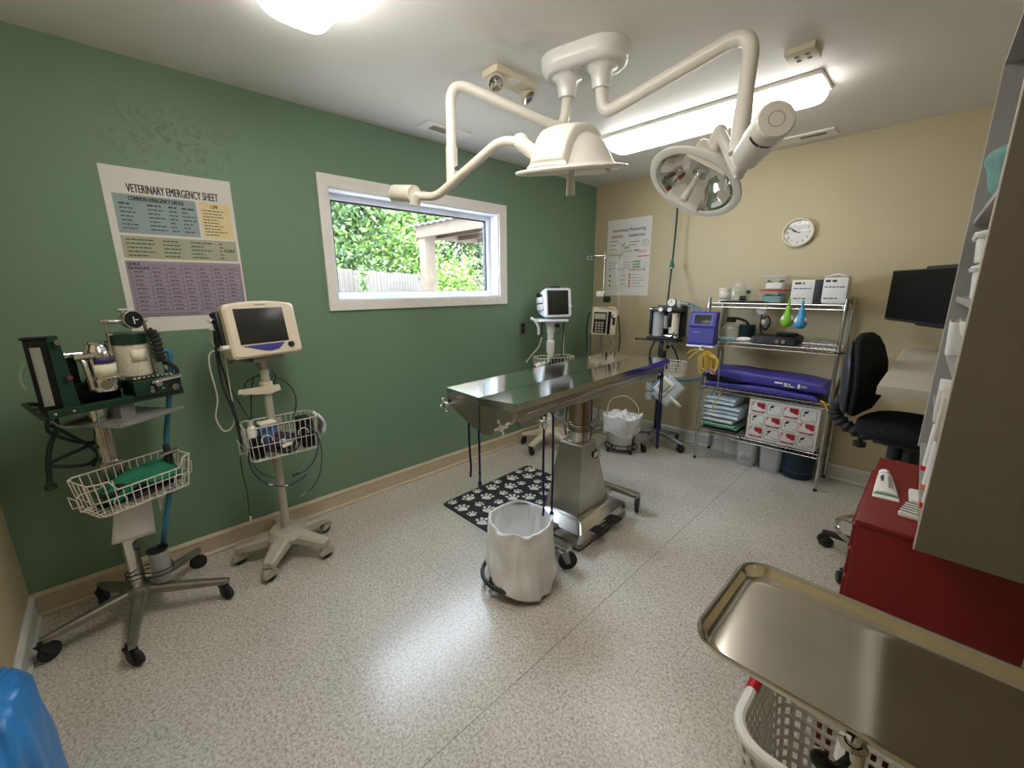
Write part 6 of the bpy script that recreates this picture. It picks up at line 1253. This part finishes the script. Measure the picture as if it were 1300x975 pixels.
# ------------------------------------------------------------------ drafting chair
CX, CY = 2.68, 2.67
t = thing('office_chair', 'black high office chair with a chrome foot ring, tucked under the wall desk', 'chair', (CX-.02, CY, 0), -100)
b = B()
def seatf(u, v):
    a = 2*math.pi*u; ca, sa = math.cos(a), math.sin(a); prof_ = ((0.001, .81), (.6, .812), (.88, .807), (.98, .793), (1., .770), (.96, .745), (.80, .733), (.001, .73))
    i = min(int(v*7+1e-6), 6); f = v*7-i; r = prof_[i][0]*(1-f)+prof_[i+1][0]*f; z = prof_[i][1]*(1-f)+prof_[i+1][1]*f
    q = 1/((abs(ca)**2.8+abs(sa)**2.8)**(1/2.8)); return Vector((.235*r*q*ca, .01+.225*r*q*sa, z-.012*(1 if sa > .5 else 0)*r))
b.surf(seatf, 40, 14, True); b.obj('seat', 'black_fabric', t, ang=60)
def backsec(z, w_, y0, th, cv):
    out = []
    for k in range(24):
        a = 2*math.pi*k/24; x = w_*math.copysign(abs(math.cos(a))**.75, math.cos(a)); out.append(Vector((x, y0+th*math.sin(a)+cv*(x/.2)**2, z)))
    return out
tilt = lambda z: -.255-.10*max(0, z-1.0)
b = B(); b.loft([backsec(z, w_, tilt(z)+.02, th, .035) for z, w_, th in ((.80, .09, .012), (.815, .14, .028), (.87, .19, .036), (.96, .212, .038), (1.06, .205, .036), (1.14, .175, .032), (1.19, .13, .026), (1.212, .08, .012))]); bk = b.obj('backrest', 'black_fabric', t, ang=60)
b = B(); b.loft([backsec(z, w_, tilt(z)-.012, th, .035) for z, w_, th in ((.81, .10, .012), (.83, .15, .026), (.88, .19, .032), (.96, .207, .034), (1.06, .20, .032), (1.13, .17, .026), (1.175, .12, .012))]); b.obj('back_shell', 'chair_shell', bk, ang=60)
P_ = smooth([(0, -.285, .88), (0, -.325, .82), (0, -.315, .765), (0, -.25, .715), (0, -.14, .70), (0, -.05, .70)], 10); b = B(); b.tube(P_, [.034 if k % 4 < 2 else .026 for k in range(len(P_))], 16); b.obj('back_support', 'black_rubber', t, ang=20)
b = B(); b.cyl((0, -.20, .70), (0, -.20, .64), .012, seg=10); b.cyl((0, -.20, .655), (0, -.20, .63), .028, seg=14); b.obj('adjust_knob', 'black_plastic', t)
b = B(); b.box((0, 0, .71), (.17, .24, .045), .01); b.cyl((0, 0, .45), (0, 0, .70), .032, .036, seg=20); b.cyl((0, -.06, .61), (0, -.06, .69), .03, seg=14); b.obj('mechanism', 'black_plastic', t)
b = B(); b.cyl((0, 0, .10), (0, 0, .56), .021, seg=18); b.obj('gas_lift', 'chrome', t)
b = B(); zr = .19; b.tube([Vector((.225*math.cos(a), .225*math.sin(a), zr)) for a in [2*math.pi*k/56 for k in range(56)]], .011, 10, closed=True); b.cyl((0, 0, zr-.02), (0, 0, zr+.05), .032, seg=18)
for k in range(3): a = k*2.094+.4; b.tube([(0, 0, zr), (.225*math.cos(a), .225*math.sin(a), zr)], .009, 8)
b.obj('foot_ring', 'chrome', t)
angs = [R_(166+72*k) for k in range(5)]; cs = [(CX+.295*math.cos(a), CY+.295*math.sin(a)) for a in angs]
legs = star(t, (CX, CY), cs, .115, .05, .032, .078, 'black_plastic')
for lg, (x, y), a in zip(legs, cs, angs): caster(lg, x, y, a+.9, .03, .03, .07, 'black_plastic', 'black_plastic', twin=True, world=True)
# ------------------------------------------------------------------ desk + wall monitor
t = thing('wall_desk', 'grey laminate high desk fixed to the right wall behind the office chair', 'desk', (2.79, 2.95, 1.06))
b = B(); b.bx(2.525, RX-.002, 2.12, 3.56, 1.026, 1.062, .003); b.obj('desktop', 'desk_laminate', t, world=True)
b = B(); 
for y in (2.3, 2.9, 3.5): b.loft([[Vector((x, y+o, z)) for x, z in ((RX-.003, 1.024), (2.72, 1.024), (2.72, .99), (RX-.04, .76), (RX-.003, .76))] for o in (0, .018)])
b.obj('bracket', 'desk_laminate', t, world=True)
p0, p1 = Vector((2.405, 3.55, 0)), Vector((2.69, 3.04, 0)); d = (p1-p0).normalized(); n_ = Vector((d.y, -d.x, 0))
if n_.y > 0: n_ = -n_
mw = (p1-p0).length; MMx = basis(p0.lerp(p1, .5)+Vector((0, 0, 1.382)), d, Vector((0, 0, 1)), n_)
t = thing('computer_monitor', 'black flat computer screen on a wall arm above the desk', 'computer monitor', p0.lerp(p1, .5)+Vector((0, 0, 1.23)))
b = B(MMx); b.box((0, 0, -.012), (mw, .30, .024), .004); b.box((0, 0, -.03), (mw*.7, .2, .02), .006); hs = b.obj('housing', 'black_plastic', t, world=True)
b = B(MMx); b.box((0, .004, .0005), (mw-.02, .278, .002)); b.obj('screen', 'black_screen', hs, world=True)
b = B(MMx); b.box((-mw/2+.025, -.143, .0008), (.02, .006, .002)); b.obj('badge', 'grey_metal', hs, world=True)
b = B(MMx); b.box((mw*.2, 0, -.055), (.34, .33, .03), .004); b.box((mw*.2, 0, -.075), (.1, .1, .03), .004); b.obj('rear_bracket', 'black_plastic', t, world=True)
q = MMx @ Vector((mw*.2, 0, -.09)); b = B(); b.tube(fillet([q, (q.x+.12, q.y+.16, q.z), (RX-.03, q.y+.10, q.z)], .04), .018, 12); b.box((RX-.0105, q.y+.10, q.z), (.021, .1, .2), .003); b.obj('wall_arm', 'black_plastic', t, world=True)
# ------------------------------------------------------------------ red cart
RX0, RX1, RY0, RY1, RZ = 2.583, 2.905, 1.318, 1.885, .850
t = thing('tool_cart', 'dark red metal drawer cart under the open wall cabinet', 'cart', ((RX0+RX1)/2, (RY0+RY1)/2, 0))
b = B(); b.bx(RX0+.006, RX1-.004, RY0, RY1, .10, RZ-.012, .004); b.bx(RX0, RX1, RY0-.004, RY1+.004, RZ-.014, RZ, .005); b.obj('body', 'red_cart', t, world=True)
zs = [.12, .30, .46, .58, .67, .755, .83]
for a, c in zip(zs[:-1], zs[1:]):
    b = B(); b.bx(RX0-.004, RX0+.012, RY0+.02, RY1-.02, a+.006, c-.004, .003); dw = b.obj('drawer', 'red_cart', t, world=True)
    b = B(); b.bx(RX0-.009, RX0-.003, RY0+.06, RY1-.06, c-.020, c-.010, .002); b.obj('handle', 'red_cart', dw, world=True)
b = B(); b.bx(RX1, RX1+.03, RY0+.05, RY1-.05, .62, .80, .01); b.obj('side_handle', 'black_plastic', t, world=True)
for x in (RX0+.05, RX1-.05):
    for y in (RY0+.06, RY1-.06): caster(t, x, y, 1.2, .038, .024, .10, world=True)
t = thing('ointment_tube', 'white and green squeeze tube lying on the red cart', 'tube', (2.618, 1.60, RZ), 96)
b = B(); rings = []
for x, hw, hh in ((-.125, .040, .0016), (-.10, .038, .006), (-.04, .033, .014), (.02, .027, .019), (.055, .024, .0215), (.068, .018, .018)):
    rings.append([Vector((x, hw*math.cos(a), .0226*min(1, (x+.14)/.1)*.0+hh+.0006+hh*math.sin(a))) for a in [2*math.pi*k/28 for k in range(28)]])
b.loft(rings); b.obj('tube_body', 'paper', t)
b = B(); b.tube([(.066, 0, .0205), (.07, 0, .0205), (.105, 0, .0205), (.108, 0, .0205)], [.018, .02, .019, .016], 22); b.obj('cap', 'white_plastic', t)
b = B()
def tb(x0, x1, hw0, hw1, z0, z1, w0=1., w1=1.): b.raw([(x0, -hw0*w0, z0), (x1, -hw1*w0, z1), (x1, hw1*w1, z1), (x0, hw0*w1, z0)], [(0, 1, 2, 3)])
def top(x):
    pts = ((-.125, .0032, .040), (-.10, .0126, .038), (-.04, .0286, .033), (.02, .0386, .027), (.055, .0436, .024), (.068, .0366, .018))
    for (xa, za, wa), (xb, zb, wb) in zip(pts[:-1], pts[1:]):
        if x <= xb: f = (x-xa)/(xb-xa); return za+(zb-za)*f+.0012, wa+(wb-wa)*f
    return pts[-1][1]+.001, pts[-1][2]
def band(x0, x1, y0, y1):
    n = 6; 
    for i in range(n):
        for (xa, xb) in ((x0, x1),):
            ya, yb = y0+(y1-y0)*i/n, y0+(y1-y0)*(i+1)/n
            P4 = []
            for x, y in ((xa, ya), (xb, ya), (xb, yb), (xa, yb)):
                z, w_ = top(x); zc = (z-.0012)/2+.0006; P4.append(Vector((x, y*w_, zc+(zc)*math.sqrt(max(0, 1-y*y))+.0012)))
            b.raw(P4, [(0, 1, 2, 3)])
band(.054, .064, -.9, .9); band(-.108, -.102, -.95, .95); band(-.098, -.094, -.95, .95)
b.obj('green_bands', mat('tube_green', s(52,120,66), .5), t, ang=60)
b = B()
for k in range(5): band(-.06+.0, .03, -.25-.09*k+.0, -.22-.09*k)
band(-.02, .03, .25, .5); band(.0, .02, .5, .62)
b.obj('printing', 'ink', t)
for ch_ in t.children: ch_.data.transform(Matrix.Diagonal((.78, .74, .74, 1)))
def stripes(name, lb, x, y, w_, l_, rz, striped):
    o = thing(name, lb, 'packet', (x, y, RZ), rz); b = B(); b.loft([[Vector((a, c_, z)) for a, c_ in rrect(w_*k, l_*k, .006, 3)] for z, k in ((.0008, .96), (.005, 1), (.012, 1), (.016, .94))]); b.obj('wrapper', 'paper', o)
    if striped:
        b = B()
        for k in range(5): b.box((0, -l_/2+l_*(k+.5)/5, .0088), (w_*1.01, l_*.09, .0152), .001)
        b.obj('black_stripes', 'ink', o); b = B(); b.box((w_*.28, 0, .0088), (w_*.45, l_*.5, .0158), .001); b.obj('green_patch', 'lime', o)
    return o
stripes('packet', 'black and white striped packet with a lime patch on the red cart', 2.688, 1.452, .05, .085, -8, True)
stripes('packet', 'plain white packet on the red cart right behind the striped one', 2.695, 1.56, .045, .09, 4, False)
# ------------------------------------------------------------------ open wall cabinet
UX, UY0, UY1, UZ0, UZ1 = 2.694, 1.20, 2.065, .872, 2.10
def U_(x, y, z): return (x-(y-UY0)*.027, y, z)       # front edge leans slightly with depth
t = thing('wall_cabinet', 'tall grey-brown open-front wall cabinet with a pale front edge on the right', 'cabinet', (2.87, 1.63, UZ0))
def slabxy(y0, y1, z0, z1, xin=0., xb=RX-.002):
    b = B(); b.loft([[Vector(U_(UX+xin, y0, z)) if k < 2 else None for k, z in ()] or [Vector(U_(UX+xin, y0, z0)), Vector(U_(UX+xin, y1, z0)), Vector((xb, y1, z0)), Vector((xb, y0, z0))], [Vector(U_(UX+xin, y0, z1)), Vector(U_(UX+xin, y1, z1)), Vector((xb, y1, z1)), Vector((xb, y0, z1))]]); return b
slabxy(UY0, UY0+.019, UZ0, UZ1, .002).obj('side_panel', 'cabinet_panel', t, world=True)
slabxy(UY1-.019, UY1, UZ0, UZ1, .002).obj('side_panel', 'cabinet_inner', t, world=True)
slabxy(UY0+.019, UY1-.019, UZ1-.019, UZ1, .002).obj('top_panel', 'cabinet_inner', t, world=True)
b = B(); b.bx(RX-.012, RX-.002, UY0+.019, UY1-.019, UZ0, UZ1-.019); b.obj('back_panel', 'cabinet_inner', t, world=True)
SH_ = (UZ0+.016, 1.065, 1.235, 1.405, 1.645)
slabxy(UY0+.019, UY1-.019, UZ0, UZ0+.016, .006, RX-.012).obj('bottom_panel', 'cabinet_inner', t, world=True)
for z in SH_[1:]: slabxy(UY0+.019, UY1-.019, z-.016, z, .012, RX-.012).obj('shelf', 'cabinet_inner', t, world=True)
for y0, y1 in ((UY0, UY0+.019), (UY1-.019, UY1)):
    b = B(); b.loft([[Vector(U_(UX, y0, z)), Vector(U_(UX, y1, z)), Vector(U_(UX+.0021, y1, z)), Vector(U_(UX+.0021, y0, z))] for z in (UZ0, UZ1)]); b.obj('edge_band', 'edge_band', t, world=True)
fx = lambda y: U_(UX, y, 0)[0]
# contents at the front of the shelves
def cloth(u, v):
    a = 2*math.pi*u; r = math.sin(math.pi*min(max(v, .01), .99))**.6
    n_ = 1+.22*mnoise.noise(Vector((math.cos(a)*1.6, math.sin(a)*1.6, v*4)))
    return Vector((fx(1.78)+.088+.085*r*n_*math.cos(a), 1.78+.13*r*n_*math.sin(a), SH_[4]+.001+max(0, .0+.20*v+.02*mnoise.noise(Vector((a, v*5, 2))))))
b = B(); b.surf(cloth, 36, 22, True); tag(b.obj('surgical_cloth', 'teal_cloth', ang=60), 'crumpled teal surgical cloth bundle on the upper shelf of the wall cabinet', 'cloth')
def binbox(lb, y, z, w_, l_, h_, m, lid=True, x_in=.0, cat='bin', name='storage_bin'):
    o = thing(name, lb, cat, (fx(y)+x_in+w_/2, y, z)); b = B(); b.loft([[Vector((a, c_, zz)) for a, c_ in rrect(w_*k, l_*k, .012, 4)] for zz, k in ((.0005, .9), (.004, .93), (h_, 1)) ]+[[Vector((a, c_, zz)) for a, c_ in rrect(w_*k, l_*k, .012, 4)] for zz, k in ((h_, .95), (.01, .88))]); b.obj('tub', m, o)
    if lid: b = B(); b.loft([[Vector((a, c_, zz)) for a, c_ in rrect(w_+e_, l_+e_, .014, 4)] for zz, e_ in ((h_-.004, .010), (h_+.004, .018), (h_+.008, .014), (h_+.013, -.01))]); b.obj('lid', 'frosted' if m == 'frosted' else 'white_plastic', o)
    return o
binbox('white lidded tub just below the teal cloth, upper of two stacked tubs', 1.62, SH_[3]+.092, .13, .16, .060, 'white_plastic', x_in=.008)
binbox('white lidded tub on the middle shelf of the wall cabinet, lower of the stacked two', 1.60, SH_[3], .13, .17, .072, 'white_plastic', x_in=.014)
binbox('open white tray standing on the shelf below the stacked white tubs', 1.56, SH_[2]+.085, .14, .15, .035, 'white_plastic', False, x_in=.008)
binbox('small white carton under the open white tray in the wall cabinet', 1.56, SH_[2], .14, .17, .082, 'paper', False, x_in=.03, cat='carton', name='carton')
o = binbox('white open box with orange lining on the lower middle shelf', 1.86, SH_[2], .13, .14, .10, 'paper', False, x_in=.002, cat='box', name='open_box'); b = B(); b.box((0, 0, .06), (.105, .115, .07), .004); b.obj('lining', 'orange_print', o)
rn = random.Random(31)
rows = [('white printed supply box at the front of the cabinet shelf above the syringes', 1.72, SH_[1], .05, .20, .095, 'paper', True), ('cream supply box beside the printed one in the wall cabinet', 1.50, SH_[1], .045, .16, .11, 'rubber_tan', False)]
for lb, y, z, w_, l_, h_, m, pr in rows:
    o = thing('supply_box', lb, 'box', (fx(y)+w_/2+.006, y, z)); b = B(); b.box((0, 0, h_/2+.0005), (w_, l_, h_), .002); b.obj('carton', m, o)
    if pr:
        b = B(); mx = basis(Vector((-w_/2, -l_/2-.0006, 0)), Vector((1, 0, 0)), Vector((0, 0, 1)), Vector((0, -1, 0))); rect(b, mx, .006, w_-.006, .03, .065, .0003); b.obj('dark_panel', 'ink_blue', o, flat=True)
        b = B(); mx = basis(Vector((-w_/2-.0006, l_/2, 0)), Vector((0, -1, 0)), Vector((0, 0, 1)), Vector((-1, 0, 0)))
        for k in range(4): dashes(b, mx, .01, l_*.9, .015+.02*k, .007, rn, .6, 1, .0003)
        b.obj('printing', 'ink_red', o, flat=True)
for k, (lb, y, col) in enumerate((('wrapped syringe with a red end, nearest of three in the bottom of the wall cabinet', 1.42, 'red_plastic'), ('wrapped syringe with a pink flag, middle of three in the bottom of the wall cabinet', 1.56, 'orange_plastic'), ('wrapped syringe with a red end, farthest of three in the bottom of the wall cabinet', 1.73, 'red_plastic'))):
    o = thing('syringe', lb, 'syringe', (fx(y)+.017, y, UZ0+.0165), 0, 'wrapped syringes in the wall cabinet'); l_ = .145
    b = B(); b.tube([(0, .0, .012), (.004, .012, l_)], .0095, 12); b.obj('barrel', 'paper', o); b = B(); b.tube([(0, 0, .0005), (0, 0, .014)], .012, 12); b.obj('end_cap', col, o); b = B(); b.tube([(.004, .012, l_), (.0045, .0135, l_+.02)], .006, 10); b.box((.0045, .0135, l_+.022), (.02, .02, .004), .001); b.obj('plunger', 'white_plastic', o)
# ------------------------------------------------------------------ mayo stand
t = thing('mayo_stand', 'stainless instrument tray stand in the lower right foreground', 'instrument stand', (2.665, .70, 0))
TX0, TX1, TY0, TY1, TZt = 2.448, 2.935, .600, .892, .885
cx_, cy_ = (TX0+TX1)/2, (TY0+TY1)/2; w_, d_ = TX1-TX0, TY1-TY0
b = B(); ring = lambda e, z, r: [Vector((cx_+x, cy_+y, z)) for x, y in rrect(w_+2*e, d_+2*e, r, 8)]
b.loft([ring(-.002, TZt-.004, .05), ring(.001, TZt-.001, .053), ring(.0, TZt+.0015, .052), ring(-.005, TZt, .047), ring(-.008, TZt-.003, .044), ring(-.014, TZt-.016, .038), ring(-.019, TZt-.0205, .034), ring(-.028, TZt-.022, .03)], cap0=False)
b.loft([ring(-.002, TZt-.004, .05), ring(-.006, TZt-.006, .046), ring(-.016, TZt-.022, .036), ring(-.03, TZt-.0235, .03)], cap0=False)
tr = b.obj('tray', 'tray_steel', t, world=True, ang=60)
b = B(); b.tube([Vector((cx_+x, cy_+y, TZt-.033)) for x, y in rrect(w_-.10, d_-.08, .04, 6)], .006, 8, closed=True); b.tube([(2.665, cy_-d_/2+.04, TZt-.033), (2.665, cy_+d_/2-.04, TZt-.033)], .007, 8); b.obj('tray_frame', 'chrome', t, world=True)
b = B(); b.cyl((2.665, .70, .40), (2.665, .70, TZt-.035), .0095, seg=16); b.obj('inner_post', 'chrome', t, world=True)
b = B(); b.cyl((2.665, .70, .05), (2.665, .70, .765), .0135, seg=18); b.lathe([(.0136, .735), (.019, .738), (.019, .772), (.011, .775)], Matrix.Translation((2.665, .70, 0)), 20); b.obj('outer_post', 'chrome', t, world=True)
b = B(); b.tube([(2.665, .69, .755), (2.652, .655, .755)], .006, 10)
for k in range(3): a = k*2.094+.5; c0 = Vector((2.648, .648, .755)); b.sphere(c0+Vector((math.cos(a)*.016, 0, math.sin(a)*.016)), .013, seg=10)
b.sphere((2.648, .648, .755), .014, seg=10); b.obj('clamp_knob', 'black_plastic', t, world=True)
b = B(); b.tube(fillet([(2.50, .50, .045), (2.50, .79, .045), (2.83, .79, .045), (2.83, .50, .045)], .06), .013, 10); b.tube([(2.665, .79, .045), (2.665, .70, .05)], .013, 10); b.obj('base_frame', 'chrome', t, world=True)
for x, y in ((2.50, .50), (2.83, .50), (2.50, .76), (2.83, .76)): caster(t, x, y, .7, .018, .014, .04, world=True)
# ------------------------------------------------------------------ laundry basket
LX0, LX1, LY0, LY1, LZ = 2.470, 2.97, .862, 1.285, .452
t = thing('laundry_basket', 'white perforated plastic laundry basket with a red grip, on the floor under the instrument tray', 'laundry basket', ((LX0+LX1)/2, (LY0+LY1)/2, 0))
lw, ld = LX1-LX0, LY1-LY0; lcx, lcy = (LX0+LX1)/2, (LY0+LY1)/2
b = B(); per = rrect(1, 1, .16, 8); base_ = []
for i in range(len(per)):
    a, c_ = Vector(per[i]), Vector(per[(i+1) % len(per)]); n_ = 26 if (c_-a).length > .3 else 1
    for j in range(n_): base_.append(a.lerp(c_, j/n_))
nb = len(base_); zr = [0.002, .05]; z = .05
while z < LZ-.05: zr += [z+.022, z+.034]; z += .034
zr += [LZ]; vs = []
for z in zr:
    k = .80+.18*(z/LZ); vs.append([Vector((lcx+p.x*lw*k, lcy+p.y*ld*k, z)) for p in base_])
fs = []; flat_ = [p for r in vs for p in r]
for j in range(len(zr)-1):
    hole = 1 <= j < len(zr)-2 and j % 2 == 1
    for i in range(nb):
        if hole and (i % 2 == 1): continue
        fs.append((j*nb+i, j*nb+(i+1) % nb, (j+1)*nb+(i+1) % nb, (j+1)*nb+i))
fs.append(tuple(range(nb))[::-1]); b.raw(flat_, fs); b.obj('basket', 'basket_plastic', t, world=True, thick=.004)
b = B(); b.tube([Vector((lcx+x, lcy+y, LZ)) for x, y in rrect(lw*.995, ld*.995, .075, 8)], .013, 10, closed=True); b.obj('rim', 'white_plastic', t, world=True)
b = B(); b.tube([(LX0+.001, LY0+.15, LZ+.001), (LX0+.001, LY1-.12, LZ+.001)], .0145, 12); b.obj('grip', 'red_plastic', t, world=True)
# ------------------------------------------------------------------ blue sheet bag in the near left corner
def sack(u, v):
    a = 2*math.pi*u; r = [(.001, .002), (.8, .004), (.98, .03), (1, .14), (.97, .27), (.90, .38), (.62, .46), (.001, .485)]
    i = min(int(v*7), 6); f = v*7-i; rr = r[i][0]*(1-f)+r[i+1][0]*f; z = r[i][1]*(1-f)+r[i+1][1]*f
    n_ = 1+.05*math.sin(9*a+z*12)+.05*math.sin(15*a-z*9)
    return Vector((1.19+.22*rr*n_*math.cos(a), -.352+.072*rr*n_*math.sin(a), z+.02*mnoise.noise(Vector((a, z*4, 1)))*(1 if z > .05 else 0)))
b = B(); b.surf(sack, 72, 28, True); o = b.obj('plastic_bag', 'blue_sheet', ang=70); tag(rebase(o, (1.19, -.352, 0)), 'blue plastic bag at the lower left corner of the photo, beside the white baseboard', 'bag')
# ------------------------------------------------------------------ outside the window
struct(B().bx(-22, -T-.01, -6, 26, -.35, -.25).obj('ground', 'gravel'))
F0, FD = Vector((-4.31, 2.78, 0)), Vector((-.54, .842, 0)).normalized()
t = thing('wooden_fence', 'pale vertical board fence outside the window', 'fence', (F0.x, F0.y, -.25))
b = B(); rn = random.Random(6); FN = Vector((FD.y, -FD.x, 0))
for k in range(-22, 90):
    q = F0+FD*(k*.128+.06); h_ = 1.775+rn.uniform(-.012, .012); b.box((q.x, q.y, (h_-.25)/2), (.122, .018, h_+.25), .003, rot=math.atan2(FD.y, FD.x)+rn.uniform(-.02, .02), seg=1)
b.obj('board_panel', 'wood_fence', t, world=True)
b = B()
for z in (.2, 1.5): q0, q1 = F0-FD*2.9-FN*.03, F0+FD*11.6-FN*.03; b.loft([[q+Vector((0, 0, z+h_))+FN*o_ for h_, o_ in ((0, -.02), (.09, -.02), (.09, .015), (0, .015))] for q in (q0, q1)])
b.obj('rail', 'wood_dark', t, world=True)
t = thing('patio_cover', 'weathered timber patio cover with one post and a corrugated roof outside the window', 'pergola', (-3.4, 3.98, -.25))
b = B(); b.box((-3.42, 3.99, 1.04), (.19, .19, 2.58), .008); b.obj('post', 'wood_beam', t, world=True)
b = B(); b.bx(-3.55, -.25, 3.87, 3.915, 2.25, 2.43, .004); b.bx(-3.55, -3.50, 3.9, 8.0, 2.25, 2.43, .004); b.obj('fascia_beam', 'wood_beam', t, world=True)
b = B()
for k in range(9): b.bx(-3.5, -.25, 4.25+.45*k, 4.29+.45*k, 2.27, 2.41)
b.obj('joists', 'wood_dark', t, world=True)
b = B(); n_ = 80
b.loft([[Vector((-3.62+3.4*k/n_, y, 2.44+.012*math.sin(k*1.6))) for k in range(n_+1)]+[Vector((-3.62+3.4*k/n_, y, 2.425+.012*math.sin(k*1.6))) for k in range(n_, -1, -1)] for y in (3.80, 8.1)]); b.obj('roof_sheet', 'roof_metal', t, world=True)
def leaves(name, c, rad, n, size, mats, seed, trunk, label, cat, grp=None):
    rn = random.Random(seed); t = thing(name, label, cat, (c[0], c[1], -.25), group=grp); vs = []; fs = []; mi = []
    b = B(); bm = b.bm
    cl = [Vector((c[0]+rad[0]*rn.gauss(0, .42), c[1]+rad[1]*rn.gauss(0, .42), c[2]+rad[2]*rn.uniform(-.85, .85))) for _ in range(34)]
    for k in range(n):
        q = rn.choice(cl); p = q+Vector((rn.gauss(0, 1), rn.gauss(0, 1), rn.gauss(0, .8)))*min(rad)*.22
        if p.z < -.2: continue
        d = Vector((rn.gauss(0, 1), rn.gauss(0, 1), rn.gauss(-.3, .6))).normalized(); e = d.orthogonal().normalized(); e.rotate(Matrix.Rotation(rn.uniform(0, 6.28), 3, d)); sz = size*rn.uniform(.6, 1.3)
        b.mi = rn.randrange(len(mats)); b.raw([p-d*sz*.5, p+e*sz*.24-d*sz*.1, p+d*sz*.55, p-e*sz*.24-d*sz*.1], [(0, 1, 2, 3)])
    b.obj('foliage', mats, t, world=True, flat=True)
    b = B(); z0 = -.25
    b.tube(smooth([(c[0], c[1], z0), (c[0]+.1, c[1]+.05, c[2]*.5), (c[0]-.05, c[1], c[2]), (c[0]+.1, c[1]+.1, c[2]+rad[2]*.6)], 5), [trunk*(1-.04*k) for k in range(16)], 8); b.obj('trunk', 'bark', t, world=True)
G = 'trees beyond the board fence'
for k, (c, rad, n, m_, lb) in enumerate((
    ((-6.6, 2.9, 2.6), (1.3, 1.5, 1.9), 5200, ['leaf_dark', 'leaf_mid'], 'dark leafy shrub behind the left end of the board fence'),
    ((-7.2, 4.6, 2.9), (1.5, 1.5, 2.1), 5600, ['leaf_bright', 'leaf_mid'], 'bright yellow-green tree behind the middle of the board fence'),
    ((-9.2, 3.4, 3.9), (1.8, 2.0, 2.6), 5200, ['leaf_mid', 'leaf_bright'], 'tall green tree far behind the left of the board fence'),
    ((-8.6, 7.2, 3.4), (1.8, 1.8, 2.5), 5600, ['leaf_bright', 'leaf_mid'], 'tall bright tree behind the fence at the patio post'),
    ((-11.0, 6.0, 4.6), (2.2, 2.4, 2.8), 5200, ['leaf_mid', 'leaf_dark'], 'far green tree rising above the others left of the patio post'),
    ((-8.6, 10.2, 3.0), (1.9, 2.0, 2.6), 5000, ['leaf_mid', 'leaf_dark'], 'mid-green tree seen under the patio roof'),
    ((-13.5, 4.2, 5.2), (2.6, 3.4, 3.6), 6500, ['leaf_mid', 'leaf_bright'], 'farthest tall tree filling the upper left of the window view'),
    ((-13.0, 10.0, 5.2), (2.6, 3.2, 3.6), 6500, ['leaf_dark', 'leaf_mid'], 'farthest dark tree behind the patio post'),
    ((-10.5, 13.0, 3.2), (2.2, 2.2, 2.8), 4600, ['leaf_dark', 'leaf_mid'], 'far dark tree seen under the patio roof at its right'))):
    leaves('tree', c, rad, int(n*2.1), .13 if c[0] > -8 else (.17 if c[0] > -12 else .24), m_, 40+k, .09, lb, 'tree', G)
leaves('bush', (-4.75, 5.55, 1.15), (.55, .6, .75), 2600, .12, ['leaf_bright'], 61, .03, 'bright yellow-green bush in front of the fence right of the patio post', 'bush')
leaves('bush', (-4.35, 3.25, 1.2), (.12, .16, .75), 260, .10, ['leaf_mid'], 62, .012, 'thin climbing plant on the board fence near the left of the window', 'bush')
# ------------------------------------------------------------------ light, sky, camera
w = bpy.data.worlds.new('sky'); bpy.context.scene.world = w; w.use_nodes = True
nt = w.node_tree; bg = nt.nodes['Background']; sk = nt.nodes.new('ShaderNodeTexSky'); sk.sky_type = 'HOSEK_WILKIE'; sk.turbidity = 6; sk.sun_direction = Vector((.5, .3, .8)).normalized()
mx_ = nt.nodes.new('ShaderNodeMixRGB'); mx_.inputs[0].default_value = .72; mx_.inputs[2].default_value = (.74, .86, 1, 1)
nt.links.new(sk.outputs[0], mx_.inputs[1]); nt.links.new(mx_.outputs[0], bg.inputs['Color']); bg.inputs['Strength'].default_value = 18.
po = bpy.data.lights.new('window_portal', 'AREA'); po.shape = 'RECTANGLE'; po.size = WY1-WY0; po.size_y = WZ1-WZ0; po.cycles.is_portal = True
o = bpy.data.objects.new('window_portal', po); COL.objects.link(o); o.location = (-T-.02, (WY0+WY1)/2, (WZ0+WZ1)/2); o.rotation_euler = (R_(90), 0, R_(-90))
su = bpy.data.lights.new('sun', 'SUN'); su.energy = 2.0; su.angle = R_(12); su.color = (1, .96, .88)
o = bpy.data.objects.new('sun', su); COL.objects.link(o); o.rotation_euler = Vector((-.45, .25, -.85)).to_track_quat('-Z', 'Y').to_euler()
yaw, pit, rol = -0.798998576, .226575018, .00705032684
F_ = Vector((math.sin(yaw)*math.cos(pit), math.cos(yaw)*math.cos(pit), -math.sin(pit))); r_ = Vector((math.cos(yaw), -math.sin(yaw), 0)); d_ = F_.cross(r_)
r2 = r_*math.cos(rol)+d_*math.sin(rol); d2 = d_*math.cos(rol)-r_*math.sin(rol)
cam = bpy.data.cameras.new('camera'); cam.sensor_fit = 'HORIZONTAL'; cam.sensor_width = 36; cam.lens = 526.099577/1300*36; cam.clip_start = .02; cam.clip_end = 200
co = bpy.data.objects.new('camera', cam); COL.objects.link(co); co.matrix_world = basis((2.65773791, 0, 1.44078131), r2, -d2, -F_)
S_ = bpy.context.scene; S_.camera = co
vs_ = S_.view_settings; vs_.view_transform = 'Standard'; vs_.look = 'None'; vs_.gamma = 1; vs_.use_curve_mapping = False; vs_.exposure = 0.85
S_.cycles.max_bounces = 8; S_.cycles.transparent_max_bounces = 16
